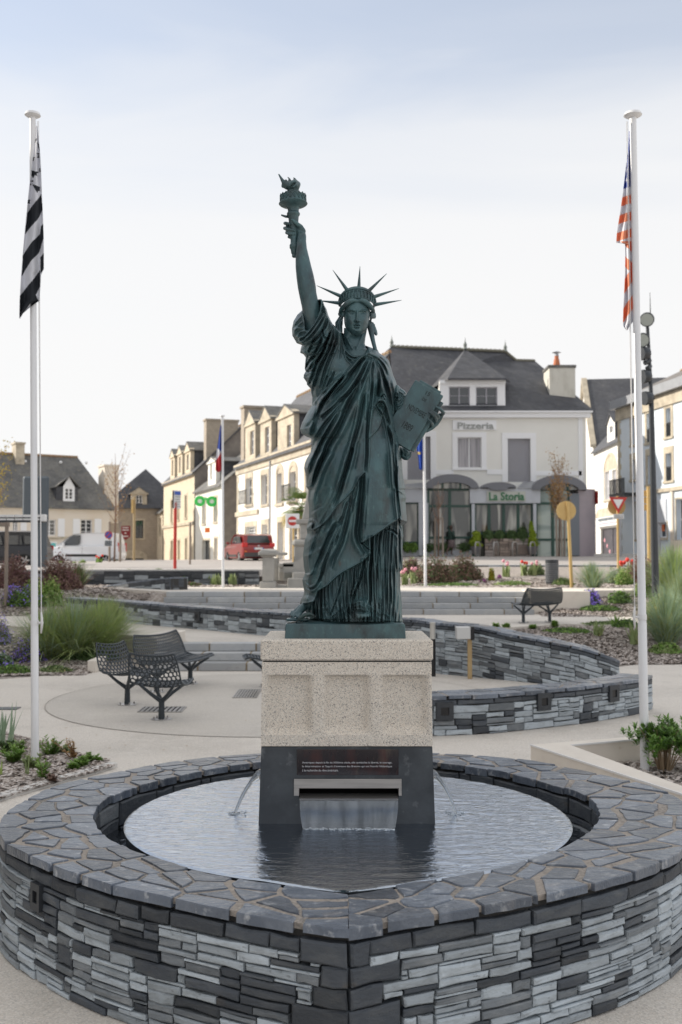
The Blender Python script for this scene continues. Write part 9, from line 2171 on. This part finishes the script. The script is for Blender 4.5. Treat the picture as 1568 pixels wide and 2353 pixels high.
# tulips
for k,(u,v,col,lb) in enumerate(((1008,1298,fl_red,''),)):pass
for k,(u,v,h,col,lb) in enumerate(((1165,1325,30,fl_pink,'narcissus-like tuft with pink flower left of the tall bin'),(1205,1322,30,fl_red,'green tuft with red tulips before the street, left one'),(1225,1322,26,fl_pink,'green tuft next to the olive shrub'),(932,1345,30,fl_pink,'green tuft with pink tulips just right of the robe'),(952,1342,30,fl_pink,'green tuft with pink tulips left of the blue flag pole'),(1448,1330,40,fl_red,'red tulips left of the right flagpole'),(1430,1335,36,fl_red,'red flowers above the yellow-green plant'),(1010,1300,0,fl_red,''))):
    if h:tuft(lb,u,v,1.1,h,16,L_grass,160+k,18,.022,name='tulip_tuft',flowers=col,nf=3)
for u,v,lb in ((318,1302,'red tulips on the kerb right before the white van nose'),(352,1300,'red tulips on the kerb before the van door')):tuft(lb,u-90,v,1.5,22,8,L_fresh,180,16,.02,name='tulip_tuft',flowers=fl_red,nf=3)
# near left bed plants
tuft('tall strap-leaved plant at the left photo edge',8,1716,.03,100,18,L_blue,190,90,.016)
tuft('yellow-green strap leaves at the lower left edge',3,1790,.03,66,5,L_yellow,191,20,.014)
tuft('upright leaf shoots left of the flagpole foot',62,1790,.03,62,5,L_grass,192,14,.010)
def sprig(label,u,v,z,hpx,n,m_,seed,leaf=.020,stem=1,spread=.25,name='weed',cat='weed'):
    c_=GT(u,v);z=c_.z;h=hpx*c_.y/F;rg=random.Random(seed);root=thing(name,label,cat,(c_.x,c_.y,z));st=MB();lf=MB()
    for k in range(stem):
        a_=rg.uniform(0,6.28);tx,ty_=c_.x+spread*h*math.cos(a_)*rg.random(),c_.y+spread*h*math.sin(a_)*rg.random();hh=h*rg.uniform(.6,1);st.tube([(c_.x,c_.y,z-.02),((c_.x+tx)/2,(c_.y+ty_)/2,z+hh*.6),(tx,ty_,z+hh)],[.004,.003,.0015],5)
        for j in range(n):
            t=rg.uniform(.1,1);p=Vector((c_.x+(tx-c_.x)*t,c_.y+(ty_-c_.y)*t,z+hh*t));b=rg.uniform(0,6.28);d=Vector((math.cos(b),math.sin(b),rg.uniform(.1,.9))).normalized();s_=Vector((-math.sin(b),math.cos(b),0));l_=leaf*rg.uniform(.6,1.5)*(1.3-t*.5)
            lf.add([p,p+d*l_*.5+s_*l_*.22,p+d*l_,p+d*l_*.5-s_*l_*.22],[(0,1,2,3)])
    st.build('stems',twig_m if stem>3 else m_,root,recalc=False);tag(lf.build('leaves',m_,root,recalc=False),kind='stuff');return root
for lb,u,v,h,n,m_,sd,lf,st in (('leafy green weed right of the flagpole foot',118,1745,40,40,L_fresh,1,.045,5),('tall brown-tipped weed at the end of the near bed',172,1752,56,40,L_dry,2,.03,3),('green tuft of weeds at the corner of the near bed',205,1758,22,40,L_fresh,3,.04,6),('broad-leaved weed below the flagpole',100,1800,40,26,L_fresh,4,.05,3),('low weed beside the pale kerb',170,1778,18,30,L_fresh,5,.045,5),('small leafy weed between the flagpole and strap leaves',42,1740,30,40,L_fresh,6,.04,5),
        ('feathery weeds right of the tall weed',150,1740,24,60,L_grass,7,.03,8),('reddish low weed on the bark left of the kerb',120,1805,20,40,L_red,8,.035,5),('low greenery at the back of the near bed',228,1757,12,50,L_fresh,9,.03,8),('mixed low weeds at the left edge of the near bed',20,1735,26,60,L_dark,10,.04,8),('green weed clump before the strap-leaved plant',30,1760,34,50,L_fresh,11,.05,6),('grassy weed near the kerb below the flagpole',75,1775,30,60,L_grass,12,.04,6),('leafy weed in front of the tall brown-tipped weed',190,1770,24,40,L_fresh,13,.045,6)):
    sprig(lb,u,v,.03,h*1.25,int(n*1.2),m_,200+sd,lf*1.05,st+3,.85)
for k,(u,v) in enumerate(((1140,1450),(1163,1446),(1275,1443),(1225,1447))):sprig('little green weed along the slate wall, %s'%('leftmost','second','by the foot of the bench','between weeds and bench')[k],u,v,.42,(16,10,18,9)[k],40,L_fresh,220+k,.09,7)
for k,(u,v,h) in enumerate(((1373,1462,38),(1457,1482,60),(1415,1440,30))):tuft('green strap-leaved plant, %s'%('left of three','nearest the right flagpole','at the path edge')[k],u,v,.42 if k==2 else .35,h,18,L_grass if k!=2 else L_fresh,230+k,34,.02,group='strap-leaved plants in the right bark bed')
# clipped shrub in the triangular planter
def planter_shrub():
    c_=G(1527,1772,.04);root=thing('leafy_bush','bushy glossy green shrub with bare pale stems in the concrete planter','shrub',tuple(c_));rg=random.Random(77);st=MB();lf=MB();h=P(1527,1655,c_.y).z
    for k in range(44):
        a_=rg.uniform(0,6.28);r_=rg.uniform(.03,.36);tip=Vector((c_.x+r_*math.cos(a_)*1.0,c_.y+r_*math.sin(a_),c_.z+h*rg.uniform(.55,.98)*(1-.2*r_/.3)));mid_=c_.lerp(tip,.5)+Vector((0,0,.03));st.tube([c_+Vector((.04*math.cos(a_),.04*math.sin(a_),-.03)),mid_,tip],[.005,.004,.003],5)
        for w in range(5):
            b0=tip+Vector((rg.gauss(0,.045),rg.gauss(0,.045),rg.gauss(-.03,.04)))
            for j in range(22):
                b=rg.uniform(0,6.28);d=Vector((math.cos(b),math.sin(b),rg.uniform(-.1,1.3))).normalized();s_=d.cross(Vector((0,0,1))).normalized();l_=rg.uniform(.035,.07);p=b0-Vector((0,0,rg.uniform(0,.05)))
                lf.add([p,p+d*l_*.55+s_*l_*.17,p+d*l_,p+d*l_*.55-s_*l_*.17],[(0,1,2,3)],0 if rg.random()<.55 else 1)
    st.build('stems',mat('pale_bark',(.30,.22,.14),rough=.8),root,recalc=False);tag(lf.build('leaves',[leafm('glossy_leaf',(.15,.29,.055),(.22,.38,.08),.38,9),leafm('deep_green_leaf',(.10,.19,.05),(.14,.25,.06),.45,9)],root,recalc=False),kind='stuff')  # second, darker green mixed in at random per leaf
planter_shrub()
# potted conifers in front of the restaurant
for k,(x,yt,yb,wd_,lb) in enumerate(((668,1285,1380,92,'round yellow-green potted conifer left of the brown planter wall'),(1042,1225,1380,82,'tall pointed yellow-green potted conifer right of the brown planter wall'))):
    Yp=62.6;b_=P(*C7(x,1448),Yp);z0_=S(b_.x,Yp)+.1;zr_=P(*C7(x,yb),Yp).z;zt_=P(*C7(x,yt),Yp).z;w=wd_/1.65/1.741*Yp/F/2;root=thing('potted_conifer',lb,'potted plant',(b_.x,Yp,z0_),'potted conifers at the restaurant')
    mb=MB();mb.lathe([(.20,0),(.36,zr_-z0_),(.33,zr_-z0_),(.0,zr_-z0_-.1)],(b_.x,Yp,z0_),n=16);mb.build('pot',mat('grey_pot',(.16,.155,.16),rough=.7),root,smooth=True,angle=40)
    mb=MB();rg=random.Random(k);n_=5
    for j in range(n_):t=j/(n_-1);rr_=w*(1-.72*t*(1 if k else .45));leafcloud(mb,rg,700,(b_.x+rg.gauss(0,.05),Yp,zr_+(zt_-zr_)*(.1+.8*t)),(rr_,rr_,(zt_-zr_)*.22),.075,0,hollow=.3)
    tag(mb.build('foliage',L_conifer,root,recalc=False),kind='stuff')
for k,x in enumerate((748,825,905,975)):
    Yp=RY-3.0;c_=P(*C7(x,1300),Yp);w=48/1.65/1.741*Yp/F;root=thing('clipped_shrub','dark round shrub above the brown planter wall, %s'%('leftmost','second from left','second from right','rightmost and tallest')[k],'shrub',(c_.x,Yp,c_.z-w),'round shrubs above the planter wall')
    mb=MB();leafcloud(mb,random.Random(k),1500,(c_.x,Yp,c_.z-.1),(w*.95,w*.8,w*(1.0 if k<3 else 1.7)),.07,0);tag(mb.build('foliage',L_dark,root,recalc=False),kind='stuff')
# trough plants at left of restaurant
for k,(x,m_) in enumerate(((213,L_fresh),(258,L_fresh),(372,L_dark),(470,L_dark),(590,L_dark))):
    Yp=RY-2.6;c_=P(*C7(x,1385),Yp);mb=MB();root=thing('window_plant','plant in the trough along the restaurant window, %s'%('farthest left','second from left','middle, by the flagpole','left of the walking person','right of the walking person')[k],'plant',(c_.x,Yp,c_.z-.4),'plants along the restaurant window')
    leafcloud(mb,random.Random(k+20),420,(c_.x,Yp,c_.z),(.55 if k>1 else .35,.25,.38),.07,0);tag(mb.build('foliage',m_,root,recalc=False),kind='stuff')
# bare saplings with stakes
def sapling(label,x,yb,yt,Yp,crop_,seed,leaves=None,stakes=(),col=twig_m,nb=22,spread=.5,n=0):
    b_=P(*crop_(x,yb),Yp);z0_=T(b_.x,Yp) if Yp< 47 else S(b_.x,Yp);h=P(*crop_(x,yt),Yp).z-z0_;root=thing('young_tree',label,'young tree',(b_.x,Yp,z0_));rg=random.Random(seed)
    mb=MB();mb.tube([(b_.x,Yp,z0_),(b_.x+.04,Yp,z0_+h*.5),(b_.x,Yp,z0_+h)],[.055,.04,.008],7);mb.build('trunk',col,root,smooth=True);br=MB();lf=MB()
    for k in range(nb):
        t=rg.uniform(.35,.85);a_=rg.uniform(0,6.28);l_=h*rg.uniform(.12,.30);s_=Vector((b_.x,Yp,z0_+h*t));e=s_+Vector((math.cos(a_)*l_*spread,math.sin(a_)*l_*spread,l_));br.tube([s_,s_.lerp(e,.5)+Vector((math.cos(a_),math.sin(a_),0))*l_*.08,e],[.016,.011,.004],5)
        if leaves:
            for j in range(n//nb):p=s_.lerp(e,rg.uniform(.1,1.05))+Vector((rg.gauss(0,.12),rg.gauss(0,.12),rg.gauss(0,.1)));q_=Vector((rg.gauss(0,1),rg.gauss(0,1),rg.gauss(0,1))).normalized()*.06;w_=q_.cross(Vector((rg.gauss(0,1),rg.gauss(0,1),rg.gauss(0,1)))).normalized()*.03;lf.add([p-q_,p-w_,p+q_,p+w_],[(0,1,2,3)])
    br.build('branches',col,root,recalc=False)
    if leaves:tag(lf.build('leaves',leaves,root,recalc=False),kind='stuff')
    for xs_ in stakes:
        p=P(*crop_(xs_,yb),Yp);zt_=P(*crop_(xs_,stakes_top),Yp).z;mb=MB();mb.tube([(p.x,Yp+rg.uniform(-.3,.3),z0_),(p.x,Yp,zt_)],.065,7);mb.build('stake',wood_post,root)
    return root
stakes_top=1190
sapling('leafless young tree tied to pale stakes before the restaurant, left of the walking person',420,1440,950,61,C7,1,stakes=(400,447),nb=30,spread=.35)
stakes_top=1180
sapling('young tree with dry brown leaves and stakes behind the yellow round sign',1218,1450,790,60,C7,2,leaves=L_dry,stakes=(1200,1232,1256),nb=34,spread=.42,n=1500)
stakes_top=1090
sapling('thin bare young tree before the arched stone house',1026,1480,480,56,C5,3,leaves=L_dry,stakes=(980,1075),nb=24,spread=.5,n=260)
sapling('young tree with yellow leaves cut by the left photo edge',-105,1500,380,47,C5,4,leaves=L_gold,stakes=(),nb=30,spread=.7,n=700)
# palm behind the no-entry sign
pc=P(*C6(1470,1090),56.0);root=thing('palm_tree','fan palm with yellowed lower fronds between white townhouse and statue','palm',(pc.x,56.0,S(pc.x,56)));mb=MB();mb.tube([(pc.x,56,S(pc.x,56)-.1),(pc.x,56,pc.z)],[.17,.14],10);mb.build('trunk',wood_post,root)
rg=random.Random(6)
for k in range(34):
    a_=rg.uniform(0,6.28);el=rg.uniform(-.9,1.2);L_=rg.uniform(.9,1.5);c0=Vector((pc.x,56,pc.z+.1));d=Vector((math.cos(a_)*math.cos(el),math.sin(a_)*math.cos(el),math.sin(el)));hub=c0+d*L_*.5;sd_=d.cross(Vector((0,0,1))).normalized();up_l=sd_.cross(d);mb=MB();mb.tube([c0,hub],.015,4)
    for j in range(15):
        b=-1.25+2.5*j/14;e=(d*math.cos(b)+sd_*math.sin(b));t_=hub+e*L_*.62+Vector((0,0,-.16*L_));m_=hub+e*L_*.35;w_=up_l*.0+sd_*.028*math.cos(b)-d*.028*math.sin(b);mb.add([hub,m_+w_,t_,m_-w_],[(0,1,2,3)])
    mb.build('frond',L_palm if el>-.35 else L_gold,root,recalc=False)

# more low planting filling the beds
for lb,u,v,z,w,h,ms,sd in (('low green mat in front of the violet cushion left of the flagpole',30,1548,.03,120,22,(L_dark,L_fresh),1),('low green mat between violet cushion and long grasses',128,1545,.03,90,16,(L_dark,L_grass),2),('dark feathery plant at the left edge above the paving',6,1540,.03,60,46,(L_dark,L_blue),3),('patchy green mat on the bark below the bench at right',1300,1452,.40,120,10,(L_dark,L_fresh),4),('patchy green mat along the path edge at right',1400,1436,.42,150,9,(L_dark,L_grass),5),
        ('green mat below the violet flowers at right',1380,1402,.50,110,13,(L_fresh,L_dark),6),('green plants under the drooping grass at the right edge',1530,1500,.25,90,26,(L_fresh,L_grass),7),('tangled reddish-green plants right of the right flagpole',1512,1425,.45,56,66,(L_dark,L_red,L_fresh),8),('green plants left of the lamp mast',1480,1372,.80,60,46,(L_grass,L_fresh),9),('light green plants left of the violet cushion behind the bench',1312,1390,.55,44,28,(L_dark,L_fresh),10),
        ('green mat in front of the retaining wall',440,1348,1.0,60,12,(L_dark,L_red),11),('red-leaved low plant left of the leaf tufts',420,1346,1.0,34,22,(L_red,L_dark),12),('green mat below the brown-red shrubs',1040,1346,1.0,150,8,(L_fresh,L_dark),13),('olive low shrub at the left of the upper slate wall',118,1392,.55,60,40,(L_fresh,L_grass),14),('violet-dotted low plant behind the left flagpole',60,1392,.5,110,40,(L_dark,L_fresh),15)):
    shrub(lb,u,v,z,w,h,3400,ms,300+sd,.035 if z<.2 else .045,fl_violet if sd in(3,15)else None,260 if sd in(3,15)else 0,.03,name='low_plant',cat='ground cover',stems=3,depth=.6,lumps=8)
